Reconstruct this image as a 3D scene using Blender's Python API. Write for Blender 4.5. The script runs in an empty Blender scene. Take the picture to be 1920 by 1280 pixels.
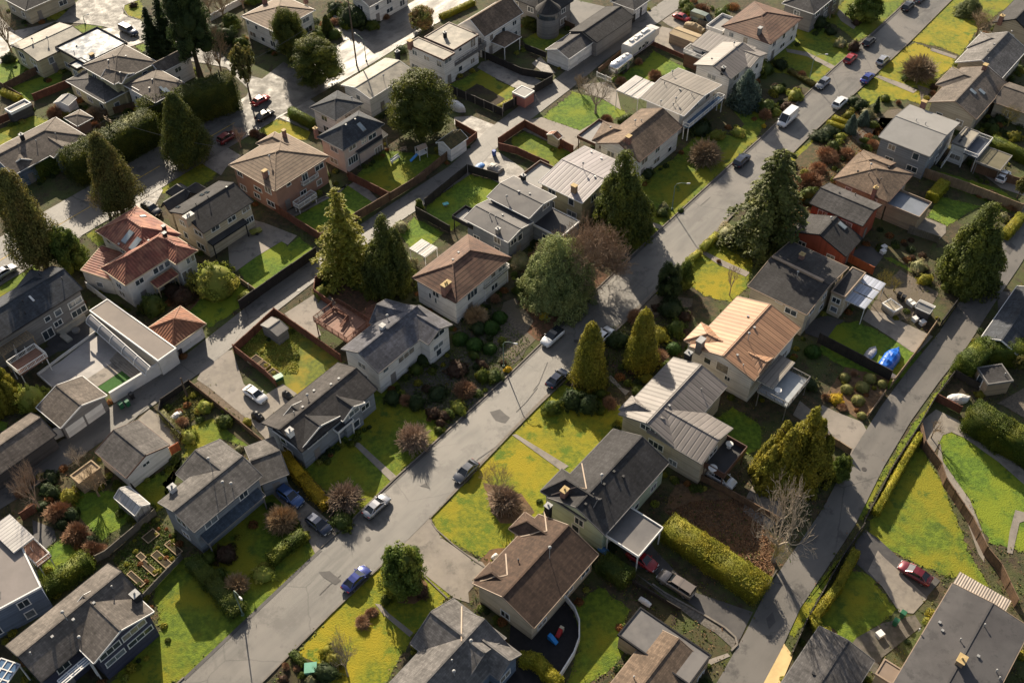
import bpy, math, random
import numpy as np
from mathutils import Vector, Matrix
random.seed(7); RNG=np.random.default_rng(7)
S=bpy.context.scene
# ---------------------------------------------------------------- camera
CAMH=112.0; FPX=1950.0; TH=math.radians(46); RO=math.radians(1.0)
cR,sR=math.cos(RO),math.sin(RO); cT,sT=math.cos(TH),math.sin(TH)
cam=bpy.data.objects.new('camera',bpy.data.cameras.new('camera')); S.collection.objects.link(cam)
R0=Vector((1,0,0)); U0=Vector((0,sT,cT)); F0=Vector((0,cT,-sT))
rt=cR*R0-sR*U0; up=sR*R0+cR*U0
cam.matrix_world=Matrix(((rt.x,up.x,-F0.x,0),(rt.y,up.y,-F0.y,0),(rt.z,up.z,-F0.z,CAMH),(0,0,0,1)))
cam.data.sensor_width=36; cam.data.lens=36*FPX/1920; cam.data.clip_start=1; cam.data.clip_end=3000
S.camera=cam
# ---------------------------------------------------------------- sky and sun
SUN_EL=math.radians(25.5); SUN_AZ=math.radians(-16)     # azimuth from +Y towards +X
w=bpy.data.worlds.new('World'); S.world=w; w.use_nodes=True
nt=w.node_tree; nt.nodes.clear()
sky=nt.nodes.new('ShaderNodeTexSky'); sky.sky_type='NISHITA'; sky.sun_disc=False
sky.sun_elevation=SUN_EL; sky.sun_rotation=SUN_AZ%(2*math.pi); sky.air_density=1.0; sky.dust_density=2.0
bg=nt.nodes.new('ShaderNodeBackground'); bg.inputs[1].default_value=0.064
ow=nt.nodes.new('ShaderNodeOutputWorld'); hs=nt.nodes.new('ShaderNodeHueSaturation'); hs.inputs['Saturation'].default_value=.62; nt.links.new(sky.outputs[0],hs.inputs['Color']); nt.links.new(hs.outputs[0],bg.inputs[0]); nt.links.new(bg.outputs[0],ow.inputs[0])
sl=bpy.data.lights.new('sun','SUN'); sl.energy=5.0; sl.angle=math.radians(0.5); sl.color=(1.0,0.86,0.66)
so=bpy.data.objects.new('sun',sl); S.collection.objects.link(so)
sd=Vector((math.sin(SUN_AZ)*math.cos(SUN_EL),math.cos(SUN_AZ)*math.cos(SUN_EL),math.sin(SUN_EL)))
so.rotation_euler=sd.to_track_quat('Z','Y').to_euler(); so.location=(0,100,150)
S.view_settings.view_transform='Standard'; S.view_settings.look='None'; S.view_settings.gamma=1
S.view_settings.exposure=1.1
# ---------------------------------------------------------------- surveying: photo pixel <-> place
def P(x,y,z=0.0):
    x-=960; y-=640; x,y=cR*x-sR*y, sR*x+cR*y
    d=Vector((x,FPX*cT-y*sT,-FPX*sT-y*cT)); k=(CAMH-z)/-d.z
    return Vector((d.x*k,d.y*k,z))
def proj(p):
    d=Vector(p)-Vector((0,0,CAMH)); de=d.dot(F0)
    return 960+FPX*d.dot(rt)/de, 640-FPX*d.dot(up)/de
K=500/1882; CX=(0,0,480,960,1420); CY=(0,0,320,640,940)
def px(s):
    out=[]
    c='0'
    for t in s.split():
        if ':' in t: c,t=t.split(':')
        a,b=map(float,t.split(','))
        if c!='0': a=CX[int(c[1])]+a*K; b=CY[int(c[0])]+b*K
        out.append((a,b))
    return out
def pw(s,z=0.0): return [P(a,b,z) for a,b in px(s)]
def mpp(x,y): return (P(x+5,y)-P(x-5,y)).length/10
# ---------------------------------------------------------------- materials
MAT={}
def _n(t,k,**kw):
    n=t.nodes.new(k)
    for a,b in kw.items(): setattr(n,a,b)
    return n
def lin(c): return tuple(c)+(1,)
def mat(name,c1,c2=None,sc=1.5,rough=.85,bump=.3,bsc=12,kind='plain',sp=.4,depth=.5,metal=0,spec=.4,trans=0,isl=0,c3=None,sc3=.15,coat=0,stretch=None,coord='Object',c4=None,rvar=0,crack=0,bd=.05):
    if name in MAT: return MAT[name]
    m=bpy.data.materials.new(name); m.use_nodes=True; t=m.node_tree; L=t.links.new
    b=t.nodes['Principled BSDF']; b.inputs['Roughness'].default_value=rough; b.inputs['Metallic'].default_value=metal
    b.inputs['Specular IOR Level'].default_value=spec
    if coat: b.inputs['Coat Weight'].default_value=coat; b.inputs['Coat Roughness'].default_value=.05
    c2=c2 or tuple(x*.8 for x in c1)
    tc=_n(t,'ShaderNodeTexCoord'); co=tc.outputs[coord]; uv=tc.outputs['UV']
    if coord=='Object' and stretch is None and not isl:
        g=_n(t,'ShaderNodeNewGeometry'); co=g.outputs['Position']
    if stretch:
        mp=_n(t,'ShaderNodeMapping',vector_type='TEXTURE'); mp.inputs['Rotation'].default_value=(0,0,stretch[1]); mp.inputs['Scale'].default_value=(1,1/stretch[0],1)
        L(co,mp.inputs[0]); co2=mp.outputs[0]
    else: co2=co
    def noise(v,s,d=5,r=.6):
        n=_n(t,'ShaderNodeTexNoise'); n.inputs['Scale'].default_value=s; n.inputs['Detail'].default_value=d; n.inputs['Roughness'].default_value=r; L(v,n.inputs['Vector']); return n
    def ramp(v,a,bb):
        r=_n(t,'ShaderNodeMapRange'); r.inputs[1].default_value=a; r.inputs[2].default_value=bb; L(v,r.inputs[0]); return r.outputs[0]
    def mix(f,a,bb,ty='MIX'):
        x=_n(t,'ShaderNodeMix',data_type='RGBA',blend_type=ty)
        if isinstance(f,float): x.inputs[0].default_value=f
        else: L(f,x.inputs[0])
        for i,v in ((6,a),(7,bb)):
            if isinstance(v,tuple): x.inputs[i].default_value=lin(v[:3])
            else: L(v,x.inputs[i])
        return x.outputs[2]
    n1=noise(co2,sc); col=mix(ramp(n1.outputs[0],.38,.62),c1,c2)
    if c3: n3=noise(co,sc3,4); col=mix(ramp(n3.outputs[0],.45,.6),col,c3)
    if c4: n4=noise(co,sc3*3.3,6,.7); col=mix(ramp(n4.outputs[0],.54,.64),col,c4)
    if crack:
        vo=_n(t,'ShaderNodeTexVoronoi',feature='DISTANCE_TO_EDGE'); vo.inputs['Scale'].default_value=.16; nv=noise(co,.9,4); ad=_n(t,'ShaderNodeMix',data_type='VECTOR'); ad.inputs[0].default_value=.35; L(co,ad.inputs[4]); L(nv.outputs['Color'],ad.inputs[5]); L(ad.outputs[1],vo.inputs['Vector'])
        cr=ramp(vo.outputs['Distance'],.012,.0); nm=noise(co,.06,2); ms_=_n(t,'ShaderNodeMath',operation='MULTIPLY'); L(cr,ms_.inputs[0]); L(ramp(nm.outputs[0],.45,.55),ms_.inputs[1]); m3=_n(t,'ShaderNodeMath',operation='MULTIPLY'); m3.inputs[1].default_value=crack; L(ms_.outputs[0],m3.inputs[0]); col=mix(m3.outputs[0],col,C(.03,.028,.026))
    h=None
    if kind in('rib','course','board','plank'):
        s=_n(t,'ShaderNodeSeparateXYZ'); L(uv,s.inputs[0])
        ax=s.outputs[0] if kind in('rib','board') else s.outputs[1]
        mu=_n(t,'ShaderNodeMath',operation='MULTIPLY'); mu.inputs[1].default_value=1/sp; L(ax,mu.inputs[0])
        fr=_n(t,'ShaderNodeMath',operation='FRACT'); L(mu.outputs[0],fr.inputs[0])
        if kind=='rib':   # narrow raised seam or half-round tile
            pp=_n(t,'ShaderNodeMath',operation='PINGPONG'); pp.inputs[1].default_value=.5; L(fr.outputs[0],pp.inputs[0]); h=ramp(pp.outputs[0],0,.5 if depth>.6 else .16); mr_=_n(t,'ShaderNodeMapRange'); mr_.inputs[3].default_value=.66; mr_.inputs[4].default_value=1.0; L(h,mr_.inputs[0]); rib_=mr_.outputs[0]
        else: h=ramp(fr.outputs[0],1,.0) if kind=='course' else ramp(fr.outputs[0],0,.09)
        fl=_n(t,'ShaderNodeMath',operation='FLOOR'); L(mu.outputs[0],fl.inputs[0])
        wn=_n(t,'ShaderNodeTexWhiteNoise',noise_dimensions='1D'); L(fl.outputs[0],wn.inputs['W'])
        v=ramp(wn.outputs[0],0,1); mm=_n(t,'ShaderNodeMapRange'); mm.inputs[3].default_value=.84; mm.inputs[4].default_value=1.12; L(v,mm.inputs[0])
        col=mix(1.0,col,mm.outputs[0],'MULTIPLY')
        if kind=='rib': col=mix(1.0,col,rib_,'MULTIPLY')
        if kind in('board','plank','course'):
            mm2=_n(t,'ShaderNodeMapRange'); mm2.inputs[3].default_value=.38; mm2.inputs[4].default_value=1.0; L(ramp(h,0,.35),mm2.inputs[0]); col=mix(1.0,col,mm2.outputs[0],'MULTIPLY')
    if kind=='brick':
        br=_n(t,'ShaderNodeTexBrick'); br.inputs['Scale'].default_value=1/sp; L(uv,br.inputs['Vector']); br.inputs['Color1'].default_value=lin(c1); br.inputs['Color2'].default_value=lin(c2); br.inputs['Mortar'].default_value=(.3,.28,.26,1); br.inputs['Mortar Size'].default_value=.03
        col=mix(.85,col,br.outputs[0]); h=br.outputs['Fac']
    if kind=='tab':      # shingle tabs
        br=_n(t,'ShaderNodeTexBrick'); br.inputs['Scale'].default_value=1/sp; L(uv,br.inputs['Vector']); br.inputs['Color1'].default_value=(1,1,1,1); br.inputs['Color2'].default_value=(.60,.60,.60,1); br.inputs['Mortar'].default_value=(.62,.62,.62,1); br.inputs['Mortar Size'].default_value=.02
        col=mix(1.0,col,br.outputs[0],'MULTIPLY')
        s=_n(t,'ShaderNodeMapping'); s.inputs['Scale'].default_value=(1.6,.22,1); L(uv,s.inputs[0]); ns=noise(s.outputs[0],1.0,5,.65)
        mm=_n(t,'ShaderNodeMapRange'); mm.inputs[1].default_value=.3; mm.inputs[2].default_value=.7; mm.inputs[3].default_value=.66; mm.inputs[4].default_value=1.28; L(ns.outputs[0],mm.inputs[0]); col=mix(1.0,col,mm.outputs[0],'MULTIPLY')
    if isl:
        g=_n(t,'ShaderNodeNewGeometry'); mm=_n(t,'ShaderNodeMapRange'); mm.inputs[3].default_value=1-isl; mm.inputs[4].default_value=1+isl; L(g.outputs['Random Per Island'],mm.inputs[0]); col=mix(1.0,col,mm.outputs[0],'MULTIPLY')
        oi=_n(t,'ShaderNodeObjectInfo'); m2=_n(t,'ShaderNodeMapRange'); m2.inputs[3].default_value=.82; m2.inputs[4].default_value=1.18; L(oi.outputs['Random'],m2.inputs[0]); col=mix(1.0,col,m2.outputs[0],'MULTIPLY')
    L(col,b.inputs['Base Color'])
    if rvar:
        nr=noise(co2,.55,6,.65); mr=_n(t,'ShaderNodeMapRange'); mr.inputs[1].default_value=.35; mr.inputs[2].default_value=.65; mr.inputs[3].default_value=rough-rvar; mr.inputs[4].default_value=rough+rvar; L(nr.outputs[0],mr.inputs[0]); L(mr.outputs[0],b.inputs['Roughness'])
    if bump:
        nb=noise(co,bsc,4,.6); bb=_n(t,'ShaderNodeBump'); bb.inputs['Strength'].default_value=bump; bb.inputs['Distance'].default_value=bd; L(nb.outputs[0],bb.inputs['Height']); last=bb.outputs[0]
        if h is not None:
            b2=_n(t,'ShaderNodeBump'); b2.inputs['Strength'].default_value=min(1,depth); b2.inputs['Distance'].default_value=.06; L(h,b2.inputs['Height']); L(last,b2.inputs['Normal']); last=b2.outputs[0]
        L(last,b.inputs['Normal'])
    if trans:
        tr=_n(t,'ShaderNodeBsdfTranslucent'); L(col,tr.inputs[0]); ms=_n(t,'ShaderNodeMixShader'); ms.inputs[0].default_value=trans
        L(b.outputs[0],ms.inputs[1]); L(tr.outputs[0],ms.inputs[2]); L(ms.outputs[0],t.nodes['Material Output'].inputs[0])
    MAT[name]=m; return m
def C(r,g,b): return (r,g,b)
def srgb(r,g,b,k=1.0):
    f=lambda v:(v/255/12.92 if v<=10 else ((v/255+.055)/1.055)**2.4)*k
    return (f(r),f(g),f(b))
# ground
G_soil=mat('soil_ground',C(.085,.062,.034),C(.032,.036,.015),1.1,.95,1,5,c3=C(.06,.075,.02),sc3=.12,c4=C(.045,.032,.02),bd=.10)
G_lawn=mat('lawn_grass',C(.135,.185,.012),C(.065,.105,.007),1.5,.95,1,5,c3=C(.19,.18,.008),sc3=.12,c4=C(.06,.10,.008),bd=.10)
G_moss=mat('mossy_lawn',C(.21,.21,.010),C(.10,.13,.008),1.5,.95,1,5,c3=C(.27,.22,.009),sc3=.11,c4=C(.09,.14,.008),bd=.10)
G_green=mat('green_lawn',C(.12,.195,.014),C(.055,.105,.008),1.7,.95,1,5,c3=C(.16,.20,.010),sc3=.15,c4=C(.06,.11,.008),bd=.10)
G_turf=mat('artificial_turf',C(.035,.11,.02),C(.03,.09,.015),3,.95,.5,20)
G_asph=mat('street_asphalt',C(.128,.12,.109),C(.086,.081,.075),.9,.52,.5,26,stretch=(.12,math.radians(-40)),c3=C(.148,.135,.121),sc3=.07,c4=C(.082,.075,.069),spec=.5,crack=.5)
G_alley=mat('alley_asphalt',C(.13,.12,.11),C(.092,.086,.08),.5,.6,.4,26,stretch=(.2,math.radians(-40)),c3=C(.13,.12,.11),sc3=.09,c4=C(.06,.056,.053),spec=.45,crack=.6)
G_side=mat('damp_side_street',C(.12,.11,.10),C(.075,.07,.065),.6,.68,.5,22,c3=C(.16,.15,.135),sc3=.2,spec=.35,rvar=.12)
G_wet=mat('damp_asphalt',C(.10,.092,.085),C(.06,.056,.053),.6,.56,.5,22,stretch=(.2,math.radians(-40)),c3=C(.15,.14,.13),sc3=.2,spec=.5,rvar=.13)
G_conc=mat('driveway_concrete',C(.22,.195,.165),C(.17,.15,.13),.8,.8,.35,25,c3=C(.25,.22,.19),sc3=.12,c4=C(.14,.125,.11))
G_wconc=mat('damp_concrete',C(.20,.185,.165),C(.13,.12,.11),.8,.60,.4,25,c3=C(.22,.2,.18),sc3=.3,spec=.4,rvar=.13,c4=C(.11,.10,.095))
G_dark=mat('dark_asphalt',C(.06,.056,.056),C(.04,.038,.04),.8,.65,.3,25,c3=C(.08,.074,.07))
G_gravel=mat('gravel',C(.16,.13,.10),C(.09,.075,.06),3,.95,1,14,c3=C(.12,.10,.07))
G_mulch=mat('bark_mulch',C(.14,.09,.05),C(.07,.045,.025),2.2,.95,1,10,c3=C(.16,.09,.045),sc3=.3)
G_bed=mat('garden_soil',C(.045,.03,.018),C(.025,.02,.012),1.5,.95,1,9,c3=C(.05,.045,.015),sc3=.25)
G_sand=mat('pale_sand',C(.60,.45,.22),C(.5,.37,.18),.6,.9,.3,20)
G_pave=mat('pale_paving',C(.30,.28,.27),C(.24,.225,.22),.4,.6,.1,20,c3=C(.34,.32,.31))
G_kerb=mat('kerb_concrete',C(.20,.175,.15),C(.13,.115,.10),1,.9,.4,20)
Y_line=mat('yellow_paint',C(.60,.38,.04),C(.35,.25,.06),2,.7,.1)
# roofs
def shingle(n,c,k=.75): return mat('shingles_'+n,c,tuple(x*k for x in c),.35,.9,.55,16,kind='tab',sp=.9,c3=tuple(x*1.25 for x in c),sc3=.22,coord='Object')
R_dark=shingle('charcoal',C(.042,.040,.042)); R_grey=shingle('grey',C(.15,.14,.135)); R_mid=shingle('slate_grey',C(.085,.08,.08))
R_tan=shingle('tan',C(.17,.12,.085)); R_brown=shingle('dark_brown',C(.085,.052,.036)); R_taupe=shingle('taupe',C(.135,.112,.095)); R_blue=shingle('blue_grey',C(.10,.10,.118)); R_navy=shingle('navy_grey',C(.05,.056,.068))
R_black=mat('black_membrane',C(.03,.03,.034),C(.04,.04,.044),.6,.7,.2,15,c3=C(.055,.053,.053))
T_red=mat('red_clay_tiles',C(.27,.085,.055),C(.17,.055,.038),1.2,.7,.3,14,kind='rib',sp=.5,depth=1.0,c3=C(.36,.15,.09),sc3=.5)
T_orange=mat('orange_clay_tiles',C(.30,.115,.055),C(.21,.08,.04),1.2,.7,.3,14,kind='rib',sp=.5,depth=1.0)
T_brown=mat('brown_roof_tiles',C(.135,.068,.045),C(.085,.045,.032),1.0,.8,.3,14,kind='course',sp=.62,depth=1.0,c3=C(.16,.09,.06),sc3=.3)
T_tan=mat('tan_roof_tiles',C(.20,.14,.095),C(.14,.095,.065),1.0,.8,.3,14,kind='course',sp=.62,depth=1.0)
M_grey=mat('grey_standing_seam',C(.17,.15,.142),C(.145,.128,.12),.4,.62,.08,6,kind='rib',sp=.8,depth=.5,spec=.5)
M_copper=mat('copper_coloured_metal',C(.34,.19,.11),C(.29,.16,.095),.4,.6,.08,6,kind='rib',sp=.8,depth=.5,spec=.4,metal=.1)
M_beige=mat('beige_standing_seam',C(.21,.185,.16),C(.175,.155,.135),.4,.65,.08,6,kind='rib',sp=.8,depth=.5)
M_pale=mat('pale_metal_roof',C(.28,.25,.26),C(.24,.215,.22),.4,.6,.08,6,kind='rib',sp=.8,depth=.5,spec=.5)
M_white=mat('white_metal_panels',C(.45,.43,.41),C(.38,.36,.35),.5,.6,.08,6,kind='rib',sp=.5,depth=.5)
F_grey=mat('grey_membrane',C(.12,.115,.115),C(.095,.09,.092),.35,.75,.15,10,c3=C(.15,.14,.135),sc3=.2)
F_light=mat('light_grey_roll_roof',C(.235,.23,.225),C(.20,.195,.19),.4,.7,.15,10,c3=C(.22,.215,.21),sc3=.25)
F_cream=mat('weathered_cream_roof',C(.30,.27,.22),C(.22,.20,.165),.6,.7,.2,12,c3=C(.17,.155,.13),sc3=.3)
F_wet=mat('wet_membrane',C(.26,.26,.27),C(.10,.12,.15),.28,.6,.05,5,c3=C(.09,.12,.16),sc3=.22,spec=.3,rvar=.15)
# walls
def wallm(n,c,kind='plank',sp=.22): return mat('wall_'+n,c,tuple(x*.86 for x in c),.5,.85,.15,14,kind=kind,sp=sp,depth=.35,spec=.3)
W_white=wallm('white',C(.66,.64,.62)); W_cream=wallm('cream',C(.50,.42,.31)); W_stucco=mat('stucco_white',C(.62,.59,.55),C(.54,.51,.47),1,.9,.3,20)
W_orange=mat('stucco_salmon',C(.33,.19,.14),C(.29,.165,.12),.7,.9,.3,20); W_red=wallm('red_orange',C(.33,.085,.05),'board',.3); W_blue=wallm('blue',C(.13,.165,.23)); W_navy=wallm('navy',C(.05,.052,.085)); W_grey=wallm('grey',C(.20,.19,.185)); W_bgrey=wallm('blue_grey',C(.22,.24,.27))
W_green=wallm('pale_green',C(.42,.48,.36)); W_tan=wallm('tan',C(.34,.26,.18)); W_beige=wallm('beige',C(.44,.38,.29)); W_olive=wallm('olive',C(.16,.17,.11)); W_yellow=wallm('straw_yellow',C(.46,.41,.26)); W_pink=mat('stucco_pink',C(.50,.40,.35),C(.45,.36,.32),.7,.9,.3,20); W_dark=wallm('charcoal',C(.07,.065,.065)); W_brown=wallm('brown',C(.14,.07,.045))
BRICK=mat('red_brick',C(.26,.09,.055),C(.19,.065,.045),1,.9,.2,20,kind='brick',sp=.5)
TRIM=mat('white_trim',C(.70,.69,.67),C(.62,.61,.6),1,.6,0); TRIMB=mat('brown_trim',C(.10,.05,.035),C(.08,.04,.03),1,.6,0); TRIMG=mat('grey_trim',C(.20,.19,.185),C(.16,.155,.15),1,.8,0,spec=.1); TRIMK=mat('black_trim',C(.03,.03,.033),C(.025,.025,.027),1,.85,0,spec=.08); TRIMT=mat('tan_trim',C(.30,.22,.16),C(.25,.19,.14),1,.6,0)
GLASS2=mat('window_glass_pale',C(.20,.22,.24),C(.10,.12,.14),.9,.12,0,spec=.8); GLASS3=mat('window_glass_curtained',C(.30,.27,.23),C(.14,.13,.12),1.6,.15,0,spec=.7); GLASS=mat('window_glass',C(.05,.065,.08),C(.03,.04,.05),.8,.08,0,spec=.8); SKYL=mat('skylight_glass',C(.30,.34,.36),C(.2,.24,.26),.6,.12,0,spec=.8); BGLASS=mat('blue_panel_glass',C(.10,.17,.27),C(.06,.11,.2),.6,.12,0,spec=.8)
DOOR=mat('door_paint',C(.22,.20,.19),C(.2,.18,.17),1,.5,0); GDOOR=mat('garage_door',C(.68,.66,.64),C(.62,.6,.58),1,.6,.05,kind='plank',sp=.5,depth=.5)
METAL=mat('galvanised_metal',C(.36,.36,.36),C(.25,.25,.25),2,.65,0,metal=.2,spec=.25); FLUE=mat('clay_flue',C(.45,.33,.16),C(.36,.26,.12),2,.8,.1); BLACK=mat('black_plastic',C(.02,.02,.022),C(.025,.025,.028),1,.5,0)
WOODR=mat('red_cedar_boards',C(.17,.065,.038),C(.11,.042,.026),1,.85,.3,14,kind='board',sp=.16,depth=.4); WOODB=mat('brown_boards',C(.16,.095,.055),C(.10,.06,.038),1,.85,.3,14,kind='board',sp=.16,depth=.4)
WOODO=mat('orange_boards',C(.36,.10,.035),C(.28,.075,.03),1,.8,.2,14,kind='board',sp=.2,depth=.4); WOODG=mat('weathered_grey_boards',C(.17,.15,.125),C(.11,.098,.082),1,.9,.3,14,kind='board',sp=.16,depth=.4); WOODK=mat('dark_stained_boards',C(.032,.027,.024),C(.022,.019,.017),1,.85,.3,14,kind='board',sp=.16,depth=.4)
WOODT=mat('tan_boards',C(.27,.19,.12),C(.2,.14,.09),1,.85,.3,14,kind='board',sp=.16,depth=.4); DECKW=mat('red_brown_decking',C(.25,.125,.085),C(.19,.095,.065),1,.7,.2,14,kind='board',sp=.14,depth=.4); TIMBER=mat('raw_timber',C(.36,.27,.17),C(.26,.19,.12),2,.85,.3,14)
WPAINT=mat('white_painted_wood',C(.68,.67,.65),C(.6,.59,.57),2,.6,.1); RENDER=mat('white_rendered_wall',C(.62,.60,.58),C(.54,.52,.5),.6,.8,.2,14)
# foliage
def leafm(n,c1,c2,c3=None,tr=.35,k=1.5):
    c1,c2=[tuple(x*k for x in c) for c in(c1,c2)]; c3=tuple(x*k for x in c3) if c3 else None
    return mat('foliage_'+n,c1,c2,.9,.65,0,isl=.42,trans=tr,c3=c3,sc3=.45,spec=.25)
L_cedar=leafm('cedar_green',C(.050,.062,.012),C(.030,.042,.009),C(.078,.082,.012)); L_gold=leafm('golden_cedar',C(.16,.15,.018),C(.10,.11,.014),C(.2,.17,.02)); L_dark=leafm('dark_fir',C(.026,.042,.014),C(.016,.028,.009),C(.035,.05,.014)); L_olive=leafm('olive_brown',C(.085,.085,.022),C(.055,.062,.016),C(.115,.095,.026))
L_blue=leafm('blue_spruce',C(.075,.105,.085),C(.045,.07,.055)); L_pine=leafm('soft_pine',C(.12,.145,.055),C(.07,.095,.03),C(.15,.165,.06)); L_hedge=leafm('clipped_hedge',C(.055,.075,.010),C(.035,.055,.008),C(.09,.10,.010)); L_gh=leafm('golden_hedge',C(.17,.165,.015),C(.11,.12,.012),C(.21,.18,.016)); L_shrub=leafm('shrub_green',C(.05,.075,.014),C(.032,.052,.010),C(.08,.095,.014)); L_lime=leafm('lime_shrub',C(.17,.19,.03),C(.10,.13,.02),C(.22,.2,.04)); L_rust=leafm('rusty_shrub',C(.16,.07,.025),C(.10,.045,.02),C(.2,.09,.03)); L_yel=leafm('yellow_blossom',C(.35,.24,.015),C(.16,.14,.015),C(.42,.28,.02)); L_pale=leafm('pale_leaf',C(.20,.20,.10),C(.11,.13,.05),C(.26,.22,.13)); L_wine=leafm('dark_red_shrub',C(.062,.034,.022),C(.04,.028,.016))
TWIGP=mat('pink_brown_twigs',C(.31,.225,.16),C(.22,.155,.11),2,.8,0,isl=.35); TWIGB=mat('brown_twigs',C(.26,.19,.12),C(.19,.14,.085),2,.8,0,isl=.35); TWIGG=mat('grey_twigs',C(.32,.27,.21),C(.24,.20,.155),2,.8,0,isl=.35); TWIGT=mat('tawny_twigs',C(.38,.26,.14),C(.28,.19,.10),2,.8,0,isl=.35); TWIGY=mat('lichen_yellow_bark',C(.30,.24,.04),C(.18,.15,.05),2,.8,0)
BARK=mat('bark',C(.085,.06,.042),C(.05,.036,.026),3,.95,.6,12)
# ---------------------------------------------------------------- object helpers
COL=S.collection
def link(o,parent=None):
    COL.objects.link(o)
    if parent is not None: o.parent=parent
    return o
def thing(name,label,cat,loc,rz=0,group=None):
    o=bpy.data.objects.new(name,None); o.empty_display_size=.3; COL.objects.link(o); o.location=loc; o.rotation_euler=(0,0,rz)
    o['label']=label; o['category']=cat
    if group: o['group']=group
    return o
def tag(o,label,cat,group=None):
    o['label']=label; o['category']=cat
    if group: o['group']=group
    return o
def setuv(me):
    nl=len(me.loops)
    if nl==0: return
    uv=me.uv_layers.new(name='UV')
    vi=np.empty(nl,dtype=np.int32); me.loops.foreach_get('vertex_index',vi)
    co=np.empty(len(me.vertices)*3,dtype=np.float32); me.vertices.foreach_get('co',co); co=co.reshape(-1,3)
    np_=len(me.polygons); no=np.empty(np_*3,dtype=np.float32); me.polygons.foreach_get('normal',no); no=no.reshape(-1,3)
    lt=np.empty(np_,dtype=np.int32); me.polygons.foreach_get('loop_total',lt); pi=np.repeat(np.arange(np_),lt)
    n=no[pi]; hz=np.hypot(n[:,0],n[:,1]); fl=hz<.05; hs=np.where(fl,1,hz)
    a=math.radians(40)
    tu=np.stack([np.where(fl,math.cos(a),-n[:,1]/hs),np.where(fl,-math.sin(a),n[:,0]/hs),0*hz],1)
    tv=np.cross(n,tu); p=co[vi]
    tv=np.where(fl[:,None],np.array([[math.sin(a),math.cos(a),0]]),tv)
    out=np.stack([(p*tu).sum(1),(p*tv).sum(1)],1).astype(np.float32); uv.data.foreach_set('uv',out.ravel())
class MB:
    def __init__(s): s.v=[]; s.f=[]
    def poly(s,pts):
        n=len(s.v); s.v+=[tuple(p) for p in pts]; s.f.append(tuple(range(n,n+len(pts))))
    def hexa(s,b,t):        # bottom quad, top quad (same winding, ccw from above)
        n=len(s.v); s.v+=[tuple(p) for p in b]+[tuple(p) for p in t]; k=len(b)
        s.f.append(tuple(range(n+k-1,n-1,-1))); s.f.append(tuple(range(n+k,n+2*k)))
        for i in range(k): j=(i+1)%k; s.f.append((n+i,n+j,n+k+j,n+k+i))
    def box(s,c,sx,sy,z0,z1,a=0.0):
        ca,sa=math.cos(a),math.sin(a)
        q=[(c[0]+ca*x-sa*y,c[1]+sa*x+ca*y) for x,y in((-sx/2,-sy/2),(sx/2,-sy/2),(sx/2,sy/2),(-sx/2,sy/2))]
        s.hexa([(x,y,z0) for x,y in q],[(x,y,z1) for x,y in q])
    def beam(s,p,q,w=.1,h=.1):      # bar between two 3-D points
        p=Vector(p);q=Vector(q);d=q-p
        if d.length<1e-6: return
        d.normalize(); a=d.cross(Vector((0,0,1)))
        if a.length<.01: a=Vector((1,0,0))
        a.normalize(); b=a.cross(d); a*=w/2; b*=h/2
        r=[p-a-b,p+a-b,p+a+b,p-a+b]; t=[x+(q-p) for x in r]
        n=len(s.v); s.v+=[tuple(x) for x in r+t]; s.f+=[(n,n+1,n+2,n+3),(n+7,n+6,n+5,n+4)]+[(n+i,n+4+i,n+4+(i+1)%4,n+(i+1)%4) for i in range(4)]
    def tube(s,pts,rad,k=6,cap=True):
        pts=[Vector(p) for p in pts]; n0=len(s.v)
        if not hasattr(rad,'__len__'): rad=[rad]*len(pts)
        for i,p in enumerate(pts):
            d=(pts[min(i+1,len(pts)-1)]-pts[max(i-1,0)]); d=d.normalized() if d.length>1e-9 else Vector((0,0,1))
            a=d.cross(Vector((.13,.31,1))); 
            if a.length<.05: a=d.cross(Vector((1,0,0)))
            a.normalize(); b=d.cross(a)
            for j in range(k):
                t=2*math.pi*j/k; s.v.append(tuple(p+(a*math.cos(t)+b*math.sin(t))*rad[i]))
        for i in range(len(pts)-1):
            for j in range(k):
                a_=n0+i*k+j; b_=n0+i*k+(j+1)%k; s.f.append((a_,b_,b_+k,a_+k))
        if cap: s.f.append(tuple(range(n0+k-1,n0-1,-1))); s.f.append(tuple(range(n0+(len(pts)-1)*k,n0+len(pts)*k)))
    def lathe(s,c,prof,k=16):
        n0=len(s.v)
        for r,z in prof:
            for j in range(k): t=2*math.pi*j/k; s.v.append((c[0]+r*math.cos(t),c[1]+r*math.sin(t),c[2]+z))
        for i in range(len(prof)-1):
            for j in range(k): a=n0+i*k+j; b=n0+i*k+(j+1)%k; s.f.append((a,b,b+k,a+k))
        s.f.append(tuple(range(n0+k-1,n0-1,-1))); s.f.append(tuple(range(n0+(len(prof)-1)*k,n0+len(prof)*k)))
    def mesh(s,name,m,org=(0,0,0),smooth=False):
        me=bpy.data.meshes.new(name); o=org
        me.from_pydata([(v[0]-o[0],v[1]-o[1],v[2]-o[2]) for v in s.v],[],s.f); me.update()
        if m: me.materials.append(m)
        setuv(me)
        if smooth: me.shade_smooth()
        return me
    def build(s,name,m,parent=None,org=None,smooth=False):
        if not s.f: return None
        if org is None:
            org=(0,0,0)
            r=parent
            while r is not None and r.parent is not None: r=r.parent
            if r is not None: org=r.location
        return link(bpy.data.objects.new(name,s.mesh(name,m,org,smooth)),parent)
def solo(mb,name,m,label,cat,loc,group=None,smooth=False):
    o=link(bpy.data.objects.new(name,mb.mesh(name,m,loc,smooth))); o.location=loc; return tag(o,label,cat,group)
def copy_tree(o,parent=None):
    c=o.copy(); COL.objects.link(c)
    if parent is not None: c.parent=parent
    for ch in list(o.children): copy_tree(ch,c)
    return c
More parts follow.
